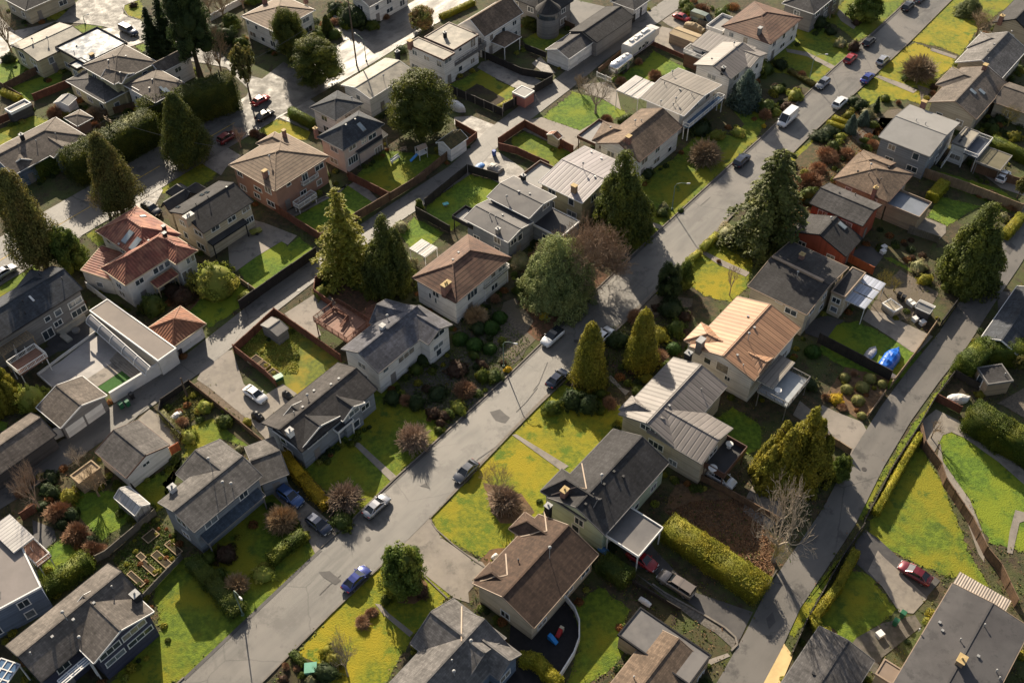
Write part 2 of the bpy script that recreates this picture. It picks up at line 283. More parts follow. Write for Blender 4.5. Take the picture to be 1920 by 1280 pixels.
# ---------------------------------------------------------------- ground sheets
_zc={}; HARD=[]; LAWN=[]; EDGE=[]
def sheet(name,pts,m,lvl,jit=0.0,world=False):
    P_=pts if world else [P(a,b) for a,b in (px(pts) if isinstance(pts,str) else pts)]
    z=lvl+.004*(_zc.setdefault(lvl,0)%4); _zc[lvl]+=1
    if jit:
        q=[]
        for i,a in enumerate(P_):
            b=P_[(i+1)%len(P_)]; n=max(1,int((b-a).length/.7))
            for k in range(n):
                p=a.lerp(b,k/n); q.append(Vector((p.x+random.uniform(-jit,jit),p.y+random.uniform(-jit,jit),0)))
        P_=q
    if name in('lawn','grass_verge'): LAWN.append([(p.x,p.y) for p in P_]); EDGE.extend((p.x,p.y) for p in P_)
    elif lvl>.05 or name in('gravel_parking','gravel_path'): HARD.append([(p.x,p.y) for p in P_])
    ar=sum(P_[i].x*P_[(i+1)%len(P_)].y-P_[(i+1)%len(P_)].x*P_[i].y for i in range(len(P_)))
    if ar<0: P_=P_[::-1]
    b=MB(); b.poly([(p.x,p.y,z) for p in P_]); o=b.build(name,m); o['kind']='structure'; return o
def strip(name,pts,width,m,lvl):
    c=[P(a,b) for a,b in (px(pts) if isinstance(pts,str) else pts)]; l=[];r=[]
    for i,p in enumerate(c):
        d=(c[min(i+1,len(c)-1)]-c[max(i-1,0)]); d.z=0; d.normalize(); n=Vector((-d.y,d.x,0))*width/2; l.append(p+n); r.append(p-n)
    return sheet(name,l+r[::-1],m,lvl,world=True)
def ribbon(name,pts,width,h,m,z0=0.0,gaps=()):
    c=[P(a,b) for a,b in px(pts)]; b=MB()
    for i in range(len(c)-1):
        if i in gaps: continue
        p,q=c[i],c[i+1]; d=(q-p).normalized(); n=Vector((-d.y,d.x,0))*width/2
        b.hexa([(x.x,x.y,z0) for x in(p+n,p-n,q-n,q+n)][::-1] if False else [(x.x,x.y,z0) for x in(p-n,q-n,q+n,p+n)],[(x.x,x.y,z0+h) for x in(p-n,q-n,q+n,p+n)])
    o=b.build(name,m); o['kind']='structure'; return o
# ---------------------------------------------------------------- houses
GRID=math.radians(40)
DU=Vector((math.sin(GRID),math.cos(GRID),0)); DV=Vector((math.cos(GRID),-math.sin(GRID),0))   # street direction, cross direction (towards lower right)
def snap(d,tol=13):
    d=Vector((d.x,d.y,0)).normalized(); best=max((DU,-DU,DV,-DV),key=lambda q:q.dot(d))
    return best.copy() if math.degrees(math.acos(max(-1,min(1,best.dot(d)))))<tol else d
_win={}
def win_mesh(w,h,mull):
    gv=random.choice((0,0,0,1,2)); k=(round(w,1),round(h,1),mull,gv)
    if k in _win: return _win[k]
    w,h=k[0],k[1]; g=MB(); g.hexa([(-w/2,-.02,-h/2),(w/2,-.02,-h/2),(w/2,.03,-h/2),(-w/2,.03,-h/2)],[(-w/2,-.02,h/2),(w/2,-.02,h/2),(w/2,.03,h/2),(-w/2,.03,h/2)])
    f=MB(); t=.11
    def bar(x0,x1,z0,z1): f.hexa([(x0,-.07,z0),(x1,-.07,z0),(x1,.035,z0),(x0,.035,z0)],[(x0,-.07,z1),(x1,-.07,z1),(x1,.035,z1),(x0,.035,z1)])
    bar(-w/2-t,w/2+t,h/2,h/2+t); bar(-w/2-t-.04,w/2+t+.04,-h/2-t,-h/2); bar(-w/2-t,-w/2,-h/2,h/2); bar(w/2,w/2+t,-h/2,h/2)
    for i in range(mull): x=-w/2+w*(i+1)/(mull+1); bar(x-.035,x+.035,-h/2,h/2)
    _win[k]=(g.mesh('window',(GLASS,GLASS2,GLASS3)[gv]),f.mesh('frame',None)); return _win[k]
_wf={}
class Wing:
    def rect(s): return [s.O,s.O+s.u*s.L,s.O+s.u*s.L+s.v*s.w,s.O+s.v*s.w]
    def pt(s,a,b,z=0): p=s.O+s.u*a+s.v*b; return Vector((p.x,p.y,z))
    def loc(s,p): d=Vector((p[0],p[1],0))-s.O; return d.dot(s.u),d.dot(s.v)
    def hgt(s,a,b):
        if a<-.01 or b<-.01 or a>s.L+.01 or b>s.w+.01: return None
        if s.kind=='flat': return s.ze
        if s.kind=='shed': return s.ze+s.rise*b/s.w
        m=min(b,s.w-b)
        if s.ends[0]=='h': m=min(m,a)
        if s.ends[1]=='h': m=min(m,s.L-a)
        return s.ze+s.rise*m/(s.w/2)
class House:
    def __init__(s,name,label,wall,roof,trim=TRIM,cat='house',pos=None,group=None,frame=TRIM):
        s.n=name; s.label=label; s.cat=cat; s.wall=wall; s.roof=roof; s.trim=trim; s.wings=[]; s.root=None; s.group=group; s.late=[]; s.frame=frame; s.decks=[]
    def _ensure(s,p):
        if s.root is None: s.root=thing(s.n,s.label,s.cat,(p.x,p.y,0),0,s.group)
    def wing(s,pts,ze,rise=1.2,ends='gg',L=None,out=0,kind='gable',over=.5,roof=None,wall=None,posts=False,dosnap=True,auto=True,th=.2,trim=None,inward=None,rname='roof',extend=0,z0=0,gover=None):
        W=Wing(); ze=ze+.013*len(s.wings); q=px(pts); p=[P(a,b,ze) for a,b in q]
        W.ze=ze; W.rise=rise; W.ends=ends; W.kind=kind
        if inward is None:                     # A B along the ridge, C on the opposite eave
            A,B,Cc=p; d=snap(B-A) if dosnap else (B-A).normalized(); W.u=d
            LL=L if L else (B-A).dot(d)
            if L and L<0: A=B-d*(-L); LL=-L
            n=Vector((-d.y,d.x,0)); wd=(Cc-A).dot(n)
            if wd<0: # keep the frame right handed
                A=A+n*wd; wd=-wd
            W.O=Vector((A.x,A.y,0)); W.v=n; W.L=LL+extend; W.w=wd
        else:                                   # A C = outer gable edge of a bay, depth L towards the main wing
            A,Cc=p[:2]; e=snap(Cc-A); wd=(Cc-A).dot(e); n=Vector((-e.y,e.x,0))
            c=s.wings[0]; cc=c.pt(c.L/2,c.w/2); 
            if inward!=0: n=n*inward
            elif (cc-A).dot(n)<0: n=-n
            A=A-n*out; Cc=Cc-n*out; L=L+out; u=n; v=Vector((-u.y,u.x,0)); O=A if (Cc-A).dot(v)>0 else Cc
            W.u=u; W.v=v; W.O=Vector((O.x,O.y,0)); W.L=L; W.w=abs((Cc-A).dot(v))
        s._ensure(W.pt(W.L/2,W.w/2)); W.over=over; W.wall=wall or s.wall; W.auto=auto and not posts
        s.wings.append(W)
        T=trim or s.trim; H=W.hgt; pt=W.pt; l,w_=W.L,W.w; r=MB(); g=MB(); cap=MB()
        if kind=='flat':
            q=[(0,0),(l,0),(l,w_),(0,w_)]
            r.hexa([pt(a,b,ze-th) for a,b in q],[pt(a,b,ze) for a,b in q])
            t=.16; hh=ze+(.16 if rise<.05 else rise)
            for a0,b0,a1,b1 in((-.02,-.02,l+.02,t),(-.02,w_-t,l+.02,w_+.02),(-.02,t,t,w_-t),(l-t,t,l+.02,w_-t)):
                qq=[(a0,b0),(a1,b0),(a1,b1),(a0,b1)]; g.hexa([pt(a,b,ze-th-.05) for a,b in qq],[pt(a,b,hh) for a,b in qq])
        elif kind=='shed':
            q=[(0,0),(l,0),(l,w_),(0,w_)]
            r.hexa([pt(a,b,H(a,b)-th) for a,b in q],[pt(a,b,H(a,b)) for a,b in q]); 
            g.beam(pt(0,-.03,ze-th/2),pt(l,-.03,ze-th/2),.07,th+.03); g.beam(pt(0,w_+.03,ze+rise-th/2),pt(l,w_+.03,ze+rise-th/2),.07,th+.03)
            for a in(-.03,l+.03): g.beam(pt(a,0,ze-th/2),pt(a,w_,ze+rise-th/2),.07,th+.03)
        else:
            ha=min(w_/2,l/2) if ends[0]=='h' else 0; hb=min(w_/2,l/2) if ends[1]=='h' else 0
            zr=H(ha,w_/2) if ends[0]=='h' else ze+rise; zr=max(zr,H(l-hb,w_/2) if ends[1]=='h' else ze+rise) if not(ends=='hh') else zr
            r0,r1=(ha,w_/2),(l-hb,w_/2); c=[(0,0),(l,0),(l,w_),(0,w_)]
            z=lambda q:H(min(max(q[0],0),l),q[1]); tv=[pt(*q,z(q)) for q in c]; R0_,R1_=pt(*r0,zr),pt(*r1,zr)
            for dz,fl in((0,1),(-th,-1)):
                D=Vector((0,0,dz)); fs=[[tv[0],tv[1],R1_,R0_],[tv[2],tv[3],R0_,R1_]]
                if ha: fs.append([tv[3],tv[0],R0_])
                if hb: fs.append([tv[1],tv[2],R1_])
                for f in fs:
                    f=[x+D for x in f]
                    if (f[0]-f[-1]).length<.02: f=f[1:]
                    if len(f)==4 and (f[2]-f[3]).length<.02: f=f[:3]
                    r.poly(f[::fl])
            per=[tv[0],tv[1]]+([R1_] if not hb else [])+[tv[2],tv[3]]+([R0_] if not ha else [])
            D=Vector((0,0,-th))
            for i in range(len(per)):
                a,b=per[i],per[(i+1)%len(per)]; r.poly([a+D,b+D,b,a])
            for b_ in(0,w_):
                o_=-.05 if b_==0 else w_+.05; g.beam(pt(0,o_,ze-.09),pt(l,o_,ze-.09),.1,.14)
            for a_,hp in((0,ha),(l,hb)):
                o_=a_-.05 if a_==0 else a_+.05
                if hp: g.beam(pt(o_,0,ze-.09),pt(o_,w_,ze-.09),.1,.14)
                else: g.beam(pt(o_,0,ze-.08),pt(o_,w_/2,ze+rise-.08),.07,.22); g.beam(pt(o_,w_,ze-.08),pt(o_,w_/2,ze+rise-.08),.07,.22)
            up=Vector((0,0,.035)); cap.beam(R0_+up,R1_+up,.22,.06)
            if ha: cap.beam(tv[0]+up,R0_+up,.16,.05); cap.beam(tv[3]+up,R0_+up,.16,.05)
            if hb: cap.beam(tv[1]+up,R1_+up,.16,.05); cap.beam(tv[2]+up,R1_+up,.16,.05)
        ro=r.build(rname,roof or s.roof,s.root); W.ro=ro
        g.build('parapet' if kind=='flat' else 'gutter',T,ro); cap.build('ridge_cap',(roof or s.roof),ro)
        if posts:
            n=0
            for a in(.25,l-.25):
                for b_ in(.25,w_-.25): q=MB(); q.box(pt(a,b_),.14,.14,0,H(a,b_)-th-.01,math.atan2(W.u.y,W.u.x)); q.build('post',T,s.root)
        else:
            o=over; go=gover if gover is not None else min(.35,over); oa=o if ends[0]=='h' else go; ob=o if ends[1]=='h' else go
            if kind=='flat': o=oa=ob=min(.12,over) if over<=.5 else over
            m=MB(); c=[(oa,o),(l-ob,o),(l-ob,w_-o),(oa,w_-o)]; W.c=c
            zt=lambda q:H(*q)-th-.015
            b0=[pt(*q,z0) for q in c]; t0=[pt(*q,zt(q)) for q in c]
            gA=pt(oa,w_/2,zt((oa,w_/2))) if kind=='gable' and ends[0]=='g' else None; gB=pt(l-ob,w_/2,zt((l-ob,w_/2))) if kind=='gable' and ends[1]=='g' else None
            m.poly([b0[0],b0[1],t0[1],t0[0]]); m.poly([b0[1],b0[2],t0[2]]+([gB] if gB else [])+[t0[1]]); m.poly([b0[2],b0[3],t0[3],t0[2]]); m.poly([b0[3],b0[0],t0[0]]+([gA] if gA else [])+[t0[3]])
            m.build('wall',W.wall,s.root)
        return s
    def bay(s,pts,L,ze,rise=1.2,end='g',**k): return s.wing(pts,ze,rise,end+'g',L=L,inward=k.pop('inward',0),**k)
    def roofz(s,x,y):
        best=None
        for W in s.wings:
            h=W.hgt(*W.loc((x,y)))
            if h is not None and (best is None or h>best[0]): best=(h,W)
        return best
    def hit(s,q):
        z=14.0
        while z>1.5:
            p=P(q[0],q[1],z); r=s.roofz(p.x,p.y)
            if r and r[0]>=z-.02: return Vector((p.x,p.y,r[0])),r[1]
            z-=.04
        r=s.wings[0]; p=P(q[0],q[1],r.ze); return p,r
    def vents(s,pts,m=METAL):
        for q in px(pts):
            p,W=s.hit(q); b=MB(); k=random.choice((0,1)); a=math.atan2(W.u.y,W.u.x)
            if k: b.box(p,.24,.24,p.z-.15,p.z+.16,a); b.box(p,.31,.31,p.z+.16,p.z+.21,a)
            else: b.lathe((p.x,p.y,p.z-.1),[(.06,0),(.06,.5),(.11,.51),(.11,.59),(.02,.64)],10)
            b.build('vent',m,W.ro)
        return s
    def mast(s,pts,h=2.5):
        for q in px(pts):
            p,W=s.hit(q); b=MB(); b.tube([(p.x,p.y,p.z-.1),(p.x,p.y,p.z+h)],.05,6); b.lathe((p.x,p.y,p.z+h),[(.1,0),(.2,.1),(.2,.25),(.05,.35)],10); b.build('flue_pipe',METAL,W.ro)
        return s
    def chim(s,pts,w=.9,d=.7,h=1.3,m=BRICK,ground=False,fl=1):
        for q in px(pts):
            p,W=s.hit(q); a=math.atan2(W.u.y,W.u.x); b=MB(); z0=0 if ground else p.z-.8
            b.box(p,w,d,z0,p.z+h,a); ch=b.build('chimney',m,s.root if ground else W.ro)
            c=MB(); c.box(p,w+.16,d+.16,p.z+h,p.z+h+.1,a)
            for k in range(fl): 
                o=W.u*((k-(fl-1)/2)*.34); c.lathe((p.x+o.x,p.y+o.y,p.z+h+.1),[(.14,0),(.11,.3),(.11,.32)],10)
            if ground: c.build('cap',FLUE if m==BRICK else METAL,ch)
            else: c.build('chimney_cap',FLUE if m.name in('red_brick','tan_brick') else METAL,W.ro)
        return s
    def flash(s,*segs):
        b=MB(); W0=s.wings[0]
        for sg in segs:
            h=[s.hit(q)[0] for q in px(sg)]
            for i in range(len(h)-1):
                n=8; l=[h[i].lerp(h[i+1],k/n) for k in range(n+1)]
                for p in l: r=s.roofz(p.x,p.y); p.z=(r[0] if r else p.z)+.06
                for k in range(n): b.beam(l[k],l[k+1],.16,.04)
        b.build('valley_flashing',TRIMT,W0.ro); return s
    def sky(s,pts,w=.7,l=1.2,m=SKYL):
        for q in px(pts):
            p,W=s.hit(q); a_,b_=W.loc(p); f=MB(); g=MB(); 
            def H(a,b): 
                h=W.hgt(min(max(a,0),W.L),min(max(b,0),W.w)); return h
            up=min(b_,W.w-b_); side=1 if b_<W.w/2 else -1
            dz=0 if W.kind=='flat' else (W.rise/W.w if W.kind=='shed' else side*W.rise/(W.w/2))
            def c(a,b,e): return W.pt(a_+a,b_+b,p.z+dz*b+e)
            q4=[(-w/2,-l/2),(w/2,-l/2),(w/2,l/2),(-w/2,l/2)]
            f.hexa([c(a*1.15,b*1.1,-.1) for a,b in q4],[c(a*1.15,b*1.1,.10) for a,b in q4]); g.hexa([c(a,b,.07) for a,b in q4],[c(a,b,.135) for a,b in q4])
            fo=f.build('skylight',TRIMG,s.root); g.build('pane',m,fo)
        return s
    def put_win(s,W,side,along,z,w,h,mull=0,door=False):
        c=W.c; i=side; j=(i+1)%4; s.late.append((W,side,along,1 if door else z,w,2 if door else h)); a=W.pt(*c[i]); b=W.pt(*c[j]); d=(b-a).normalized(); n=Vector((d.y,-d.x,0)); p=a+d*along+n*.01
        if door:
            k=('d',round(w,1))
            if k not in _win:
                g=MB(); g.hexa([(-w/2,-.05,0),(w/2,-.05,0),(w/2,.02,0),(-w/2,.02,0)],[(-w/2,-.05,2.05),(w/2,-.05,2.05),(w/2,.02,2.05),(-w/2,.02,2.05)])
                hn=MB(); hn.box((w/2-.12,-.09),.05,.08,.95,1.1); _win[k]=(g.mesh('door',None),hn.mesh('handle',METAL))
            gm,fm=_win[k]; nm='door'; mt=DOOR if w<2 else GDOOR; z=0.02
            key=(k,mt.name)
            if key not in _wf: m2=gm.copy(); m2.materials.append(mt); _wf[key]=m2
            gm=_wf[key]; fn='handle'
        else:
            gm,fm=win_mesh(w,h,mull); nm='window'; fn='frame'; key=(id(fm),s.frame.name)
            if key not in _wf: m2=fm.copy(); m2.materials.append(s.frame); _wf[key]=m2
            fm=_wf[key]
        o=link(bpy.data.objects.new(nm,gm),s.root); o.location=(p.x-s.root.location.x,p.y-s.root.location.y,z); o.rotation_euler=(0,0,math.atan2(d.y,d.x))
        link(bpy.data.objects.new(fn,fm),o)
        return o
    def win(s,pts,w=1.4,h=1.1,mull=1,wi=None,door=False):
        for q in px(pts):
            best=None
            for k,W in enumerate(s.wings):
                if wi is not None and k!=wi: continue
                if not hasattr(W,'c'): continue
                for i in range(4):
                    a=W.pt(*W.c[i]); b=W.pt(*W.c[(i+1)%4]); d=(b-a).normalized(); n=Vector((d.y,-d.x,0))
                    v=P(*q,0)-Vector((0,0,CAMH))
                    if v.dot(n)>=0: continue
                    t=(a-Vector((0,0,CAMH))).dot(n)/v.dot(n); hp=Vector((0,0,CAMH))+v*t; al=(hp-a).dot(d)
                    if .1<al<(b-a).length-.1 and .2<hp.z<W.ze+W.rise+.3:
                        if best is None or t<best[0]: best=(t,W,i,al,hp.z,(b-a).length)
            if best:
                t,W,i,al,z,LL=best; al=min(max(al,w/2+.15),LL-w/2-.15); s.put_win(W,i,al,z,w,h,mull,door)
        return s
    def auto(s,dens=3.4,both=True,skip=()):
        dd=False
        for k,W in enumerate(s.wings):
            if not W.auto or k in skip or not hasattr(W,'c'): continue
            for i in range(4):
                a=W.pt(*W.c[i]); b=W.pt(*W.c[(i+1)%4]); LL=(b-a).length; d=(b-a)/LL; n=Vector((d.y,-d.x,0)); cam_side=n.y<0
                if not cam_side and not both: continue
                ns=max(1,int(LL/dens)) if LL>1.8 else 0; zs=[1.55] if W.ze<3.9 else [1.35,W.ze-1.35]
                for zi in zs:
                    for j in range(ns):
                        al=LL*(j+.5)/ns+random.uniform(-.35,.35); p=a+d*al+n*.3; ok=True
                        for W2 in s.wings:
                            if W2 is W: continue
                            h=W2.hgt(*W2.loc(p))
                            if h is not None and h>zi-.3: ok=False
                        w_=random.choice((1.0,1.4,1.8,1.2)); 
                        if al<w_/2+.3 or al>LL-w_/2-.3: al=LL/2; 
                        for (W3,sd3,al3,z3,w3,h3) in s.late:
                            if W3 is W and sd3==i and abs(al-al3)<(w_+w3)/2+.35 and abs(zi-z3)<(1.1+h3)/2+.3: ok=False
                        if not ok or w_+.5>LL: continue
                        if random.random()<.16 and zi>2: continue
                        if not dd and zi<2 and n.dot(DV)>.9: s.put_win(W,i,al,0,1.0,2,0,True); dd=True; continue
                        s.put_win(W,i,al,zi,w_,random.choice((1.0,1.2,.9)),1 if w_>1.1 else 0)
        return s
    def deck(s,pts,z,rail=TRIM,floor=F_grey,rh=.95,solid=False,posts=True,dosnap=True,sides='0123',skirt=None,gap=1.6):
        q=px(pts); p=[P(a,b,z) for a,b in q]; A,B,Cc=p; d=snap(B-A,35) if dosnap else (B-A).normalized(); n=Vector((-d.y,d.x,0)); L=(B-A).dot(d); w_=(Cc-A).dot(n)
        if w_<0: A=A+n*w_; w_=-w_
        A=Vector((A.x,A.y,0)); s._ensure(A); pt=lambda a,b,zz:A+d*a+n*b+Vector((0,0,zz)); f=MB(); c=[(0,0),(L,0),(L,w_),(0,w_)]
        f.hexa([pt(*x,z-.22) for x in c],[pt(*x,z) for x in c]); fo=f.build('deck',floor,s.root)
        r=MB(); an=math.atan2(d.y,d.x)
        for i in range(4):
            if str(i) not in sides: continue
            a,b=pt(*c[i],z),pt(*c[(i+1)%4],z)
            if solid: r.beam(a+Vector((0,0,rh/2-.1)),b+Vector((0,0,rh/2-.1)),.12,rh+.25)
            else:
                r.beam(a+Vector((0,0,rh)),b+Vector((0,0,rh)),.09,.07); r.beam(a+Vector((0,0,.12)),b+Vector((0,0,.12)),.06,.06); nn=max(2,int((b-a).length/.22))
                for k in range(nn+1): t=a.lerp(b,k/nn); r.box(t,.04 if k%6 else .09,.04 if k%6 else .09,z,z+rh,an)
        r.build('railing',rail,fo)
        if skirt:
            m=MB(); i_=.15; cc=[(i_,i_),(L-i_,i_),(L-i_,w_-i_),(i_,w_-i_)]; m.hexa([pt(*x,0) for x in cc],[pt(*x,z-.23) for x in cc]); m.build('wall',skirt,s.root)
        elif posts and z>1:
            for a in(.2,L-.2):
                for b in(.2,w_-.2): q=MB(); t=pt(a,b,0); q.box(t,.13,.13,0,z-.225,an); q.build('post',rail,s.root)
        return s
    def panelroof(s,pts,ze,rise=-.5,m=M_white,n=1,gapc=TRIMG,posts=True,trim=None,dosnap=True):
        # lightweight patio roof on posts, seen as parallel strips
        q=px(pts); p=[P(a,b,ze) for a,b in q]; A,B,Cc=p; d=snap(B-A,30) if dosnap else (B-A).normalized(); nn=Vector((-d.y,d.x,0)); L=(B-A).dot(d); w_=(Cc-A).dot(nn)
        if w_<0: A=A+nn*w_; w_=-w_
        A=Vector((A.x,A.y,0)); s._ensure(A); an=math.atan2(d.y,d.x); pt=lambda a,b,z:A+d*a+nn*b+Vector((0,0,z))
        f=MB(); 
        for i in range(n):
            a0=L*i/n+(.3 if i else 0); a1=L*(i+1)/n; q=[(a0,0),(a1,0),(a1,w_),(a0,w_)]; f.hexa([pt(*x,ze-.05) for x in q],[pt(*x,ze) for x in q])
        po=f.build('patio_roof',m,s.root); r=MB()
        for i in range(n+1): a=min(max(L*i/n+.06,.05),L-.05); r.beam(pt(a,0,ze-.12),pt(a,w_,ze-.12),.12,.12)
        r.beam(pt(0,.1,ze-.2),pt(L,.1,ze-.2),.1,.12); r.beam(pt(0,w_-.1,ze-.2),pt(L,w_-.1,ze-.2),.1,.12); r.build('beam',trim or TRIM,po)
        if posts:
            for a in(.1,L-.1):
                for b in(.1,w_-.1): g=MB(); t=pt(a,b,0); g.box(t,.1,.1,0,ze-.27,an); g.build('post',trim or TRIM,s.root)
        return s
    def stairs(s,pts,z,w=1.1,m=TRIM,tread=TRIMK):
        (a,b)=px(pts); A=P(a[0],a[1],z); B=P(b[0],b[1],0); d=(B-A); d.z=0; L=d.length; d.normalize(); n=Vector((-d.y,d.x,0)); s._ensure(A); k=max(3,int(z/.19)); t=MB(); an=math.atan2(d.y,d.x)
        for i in range(k): c=A+d*(L*(i+.5)/k); t.box(c,L/k*1.02,w,z*(1-(i+1)/k)+.02,z*(1-(i+1)/k)+.07,an)
        st=t.build('staircase',tread,s.root); r=MB()
        for sg in(-1,1):
            o=n*sg*(w/2+.05); p0=Vector((A.x,A.y,z))+o; p1=Vector((B.x,B.y,0.02))+o; r.beam(p0+Vector((0,0,-.1)),p1+Vector((0,0,0)),.07,.24); r.beam(p0+Vector((0,0,.9)),p1+Vector((0,0,.9)),.06,.06)
            for j in range(5): e=p0.lerp(p1,j/4); r.beam(e,e+Vector((0,0,.9)),.05,.05)
        r.build('handrail',m,st); return s
# ---------------------------------------------------------------- fences and walls
_NF=[0]
def fence(label,pts,h=1.7,m=WOODB,name='fence',cat='fence',post=2.4,th=.05,posts=True,cap=None,group=None):
    c=[P(a,b) for a,b in px(pts)]; r=thing(name,label,cat,(c[0].x,c[0].y,0),0,group); _NF[0]+=1
    for i in range(len(c)-1):
        a,b=c[i],c[i+1]; L=(b-a).length; n=max(1,round(L/post)); d=(b-a)/L; an=math.atan2(d.y,d.x)
        for k in range(n):
            p,q=a.lerp(b,k/n),a.lerp(b,(k+1)/n); h2=h+random.uniform(-.03,.03); g=MB()
            if posts: p=p+d*.065; q=q-d*.065
            g.hexa([(x.x,x.y,.04) for x in(p-Vector((-d.y,d.x,0))*th/2,q-Vector((-d.y,d.x,0))*th/2,q+Vector((-d.y,d.x,0))*th/2,p+Vector((-d.y,d.x,0))*th/2)],[(x.x,x.y,h2) for x in(p-Vector((-d.y,d.x,0))*th/2,q-Vector((-d.y,d.x,0))*th/2,q+Vector((-d.y,d.x,0))*th/2,p+Vector((-d.y,d.x,0))*th/2)])
            if posts: g.beam(p+Vector((0,0,h2+.03)),q+Vector((0,0,h2+.03)),.12,.05)
            g.build('panel',m,r)
        if posts:
            for k in range(n+(1 if i==len(c)-2 else 0)):
                p=a.lerp(b,k/n); g=MB(); g.box(p,.12,.12,0,h+.12,an); g.build('post',cap or m,r)
    return r
def railfence(label,pts,h=1.1,m=WPAINT,name='picket_fence',group=None):
    c=[P(a,b) for a,b in px(pts)]; r=thing(name,label,'fence',(c[0].x,c[0].y,0),0,group)
    for i in range(len(c)-1):
        a,b=c[i],c[i+1]; L=(b-a).length; d=(b-a)/L; an=math.atan2(d.y,d.x); g=MB()
        g.beam(a+Vector((0,0,h)),b+Vector((0,0,h)),.08,.08); g.beam(a+Vector((0,0,.3)),b+Vector((0,0,.3)),.06,.08)
        for k in range(int(L/.25)+1): p=a.lerp(b,k*.25/L); g.box(p,.07,.04,.1,h,an)
        g.build('rails',m,r)
        for k in range(int(L/2.2)+1): p=a.lerp(b,k*2.2/L); q=MB(); q.box(p,.14,.14,0,h+.15,an); q.build('post',m,r)
    return r
# ---------------------------------------------------------------- foliage meshes
def leafmesh(name,C_,N_,size,mats,core=None,asp=1.3,idx=None):
    C_=np.asarray(C_,float);N_=np.asarray(N_,float);n=len(C_); size=np.broadcast_to(np.asarray(size,float),(n,))
    N_=N_/(np.linalg.norm(N_,axis=1,keepdims=True)+1e-9); r=RNG.normal(size=(n,3)); t=np.cross(N_,r); t/=np.linalg.norm(t,axis=1,keepdims=True)+1e-9; b=np.cross(N_,t)
    s=(size*RNG.uniform(.6,1.35,n))[:,None]; t=t*s*asp/2; b=b*s/2
    bend=N_*s*RNG.uniform(-.3,.3,n)[:,None]
    V=np.stack([C_-t,C_+b+bend,C_+t,C_-b+bend],1).reshape(-1,3); F=np.arange(4*n).reshape(-1,4)
    v2=core.v if core else []; f2=core.f if core else []
    me=bpy.data.meshes.new(name); nv=4*n+len(v2); me.vertices.add(nv)
    me.vertices.foreach_set('co',np.concatenate([V.ravel(),np.array(v2,float).ravel()]) if v2 else V.ravel())
    cl=[len(f) for f in f2]; li=np.concatenate([F.ravel()]+[np.array(f)+4*n for f in f2]) if f2 else F.ravel()
    lt=np.concatenate([np.full(n,4),np.array(cl,int)]) if f2 else np.full(n,4); ls=np.concatenate([[0],np.cumsum(lt)[:-1]])
    me.loops.add(len(li)); me.loops.foreach_set('vertex_index',li.astype(np.int32)); me.polygons.add(len(lt)); me.polygons.foreach_set('loop_start',ls.astype(np.int32)); me.polygons.foreach_set('loop_total',lt.astype(np.int32))
    for m in mats: me.materials.append(m)
    if f2 and len(mats)>1: me.polygons.foreach_set('material_index',np.concatenate([np.zeros(n,int),np.ones(len(f2),int)]).astype(np.int32))
    me.update(calc_edges=True); return me
def clumps(centres,cr,k,flat=1.0):
    """k leaf positions around each clump centre, normals pointing out of the clump"""
    centres=np.asarray(centres); n=len(centres); d=RNG.normal(size=(n,k,3)); d/=np.linalg.norm(d,axis=2,keepdims=True); rr=np.broadcast_to(np.asarray(cr),(n,))[:,None,None]*RNG.uniform(.55,1.1,(n,k,1)); d2=d.copy(); d2[...,2]*=flat
    c=(centres[:,None,:]+d2*rr).reshape(-1,3); return c,(d.reshape(-1,3)+RNG.normal(scale=.5,size=(n*k,3)))
def T_multi(name,m,tops,shape,nc,k=38,leaf=.18):
    k=int(k*1.1); Cs=[];Ns=[];core=MB()
    for x,y,h,r in tops:
        z=h*RNG.uniform(.02,1,nc)**1.15; th=RNG.uniform(0,2*np.pi,nc); t=z/h; ph=RNG.uniform(0,6); pr=r*(1-t)**shape*(1+.22*np.sin(th*2+ph+t*6)+.16*np.sin(th*5-t*11)+RNG.normal(0,.08,nc))+.05
        c=np.stack([x+pr*np.cos(th),y+pr*np.sin(th),z],1); C_,N_=clumps(c,.12*r+.16,k,1.4); N_=N_+np.stack([np.cos(np.repeat(th,k)),np.sin(np.repeat(th,k)),np.full(nc*k,.6)],1)*.8; Cs.append(C_);Ns.append(N_)
        core.lathe((x,y,0),[(max(.02,.72*r*(1-i/8)**shape),h*.93*i/8) for i in range(9)],9)
    C_=np.concatenate(Cs);N_=np.concatenate(Ns);q=C_[:,2]>.03
    return leafmesh(name,C_[q],N_[q],leaf,[m],core)
def core_lathe(prof,k=12,jit=.08):
    b=MB(); b.lathe((0,0,0),prof,k); b.v=[(x*(1+random.uniform(-jit,jit)),y*(1+random.uniform(-jit,jit)),z) for x,y,z in b.v]; return b
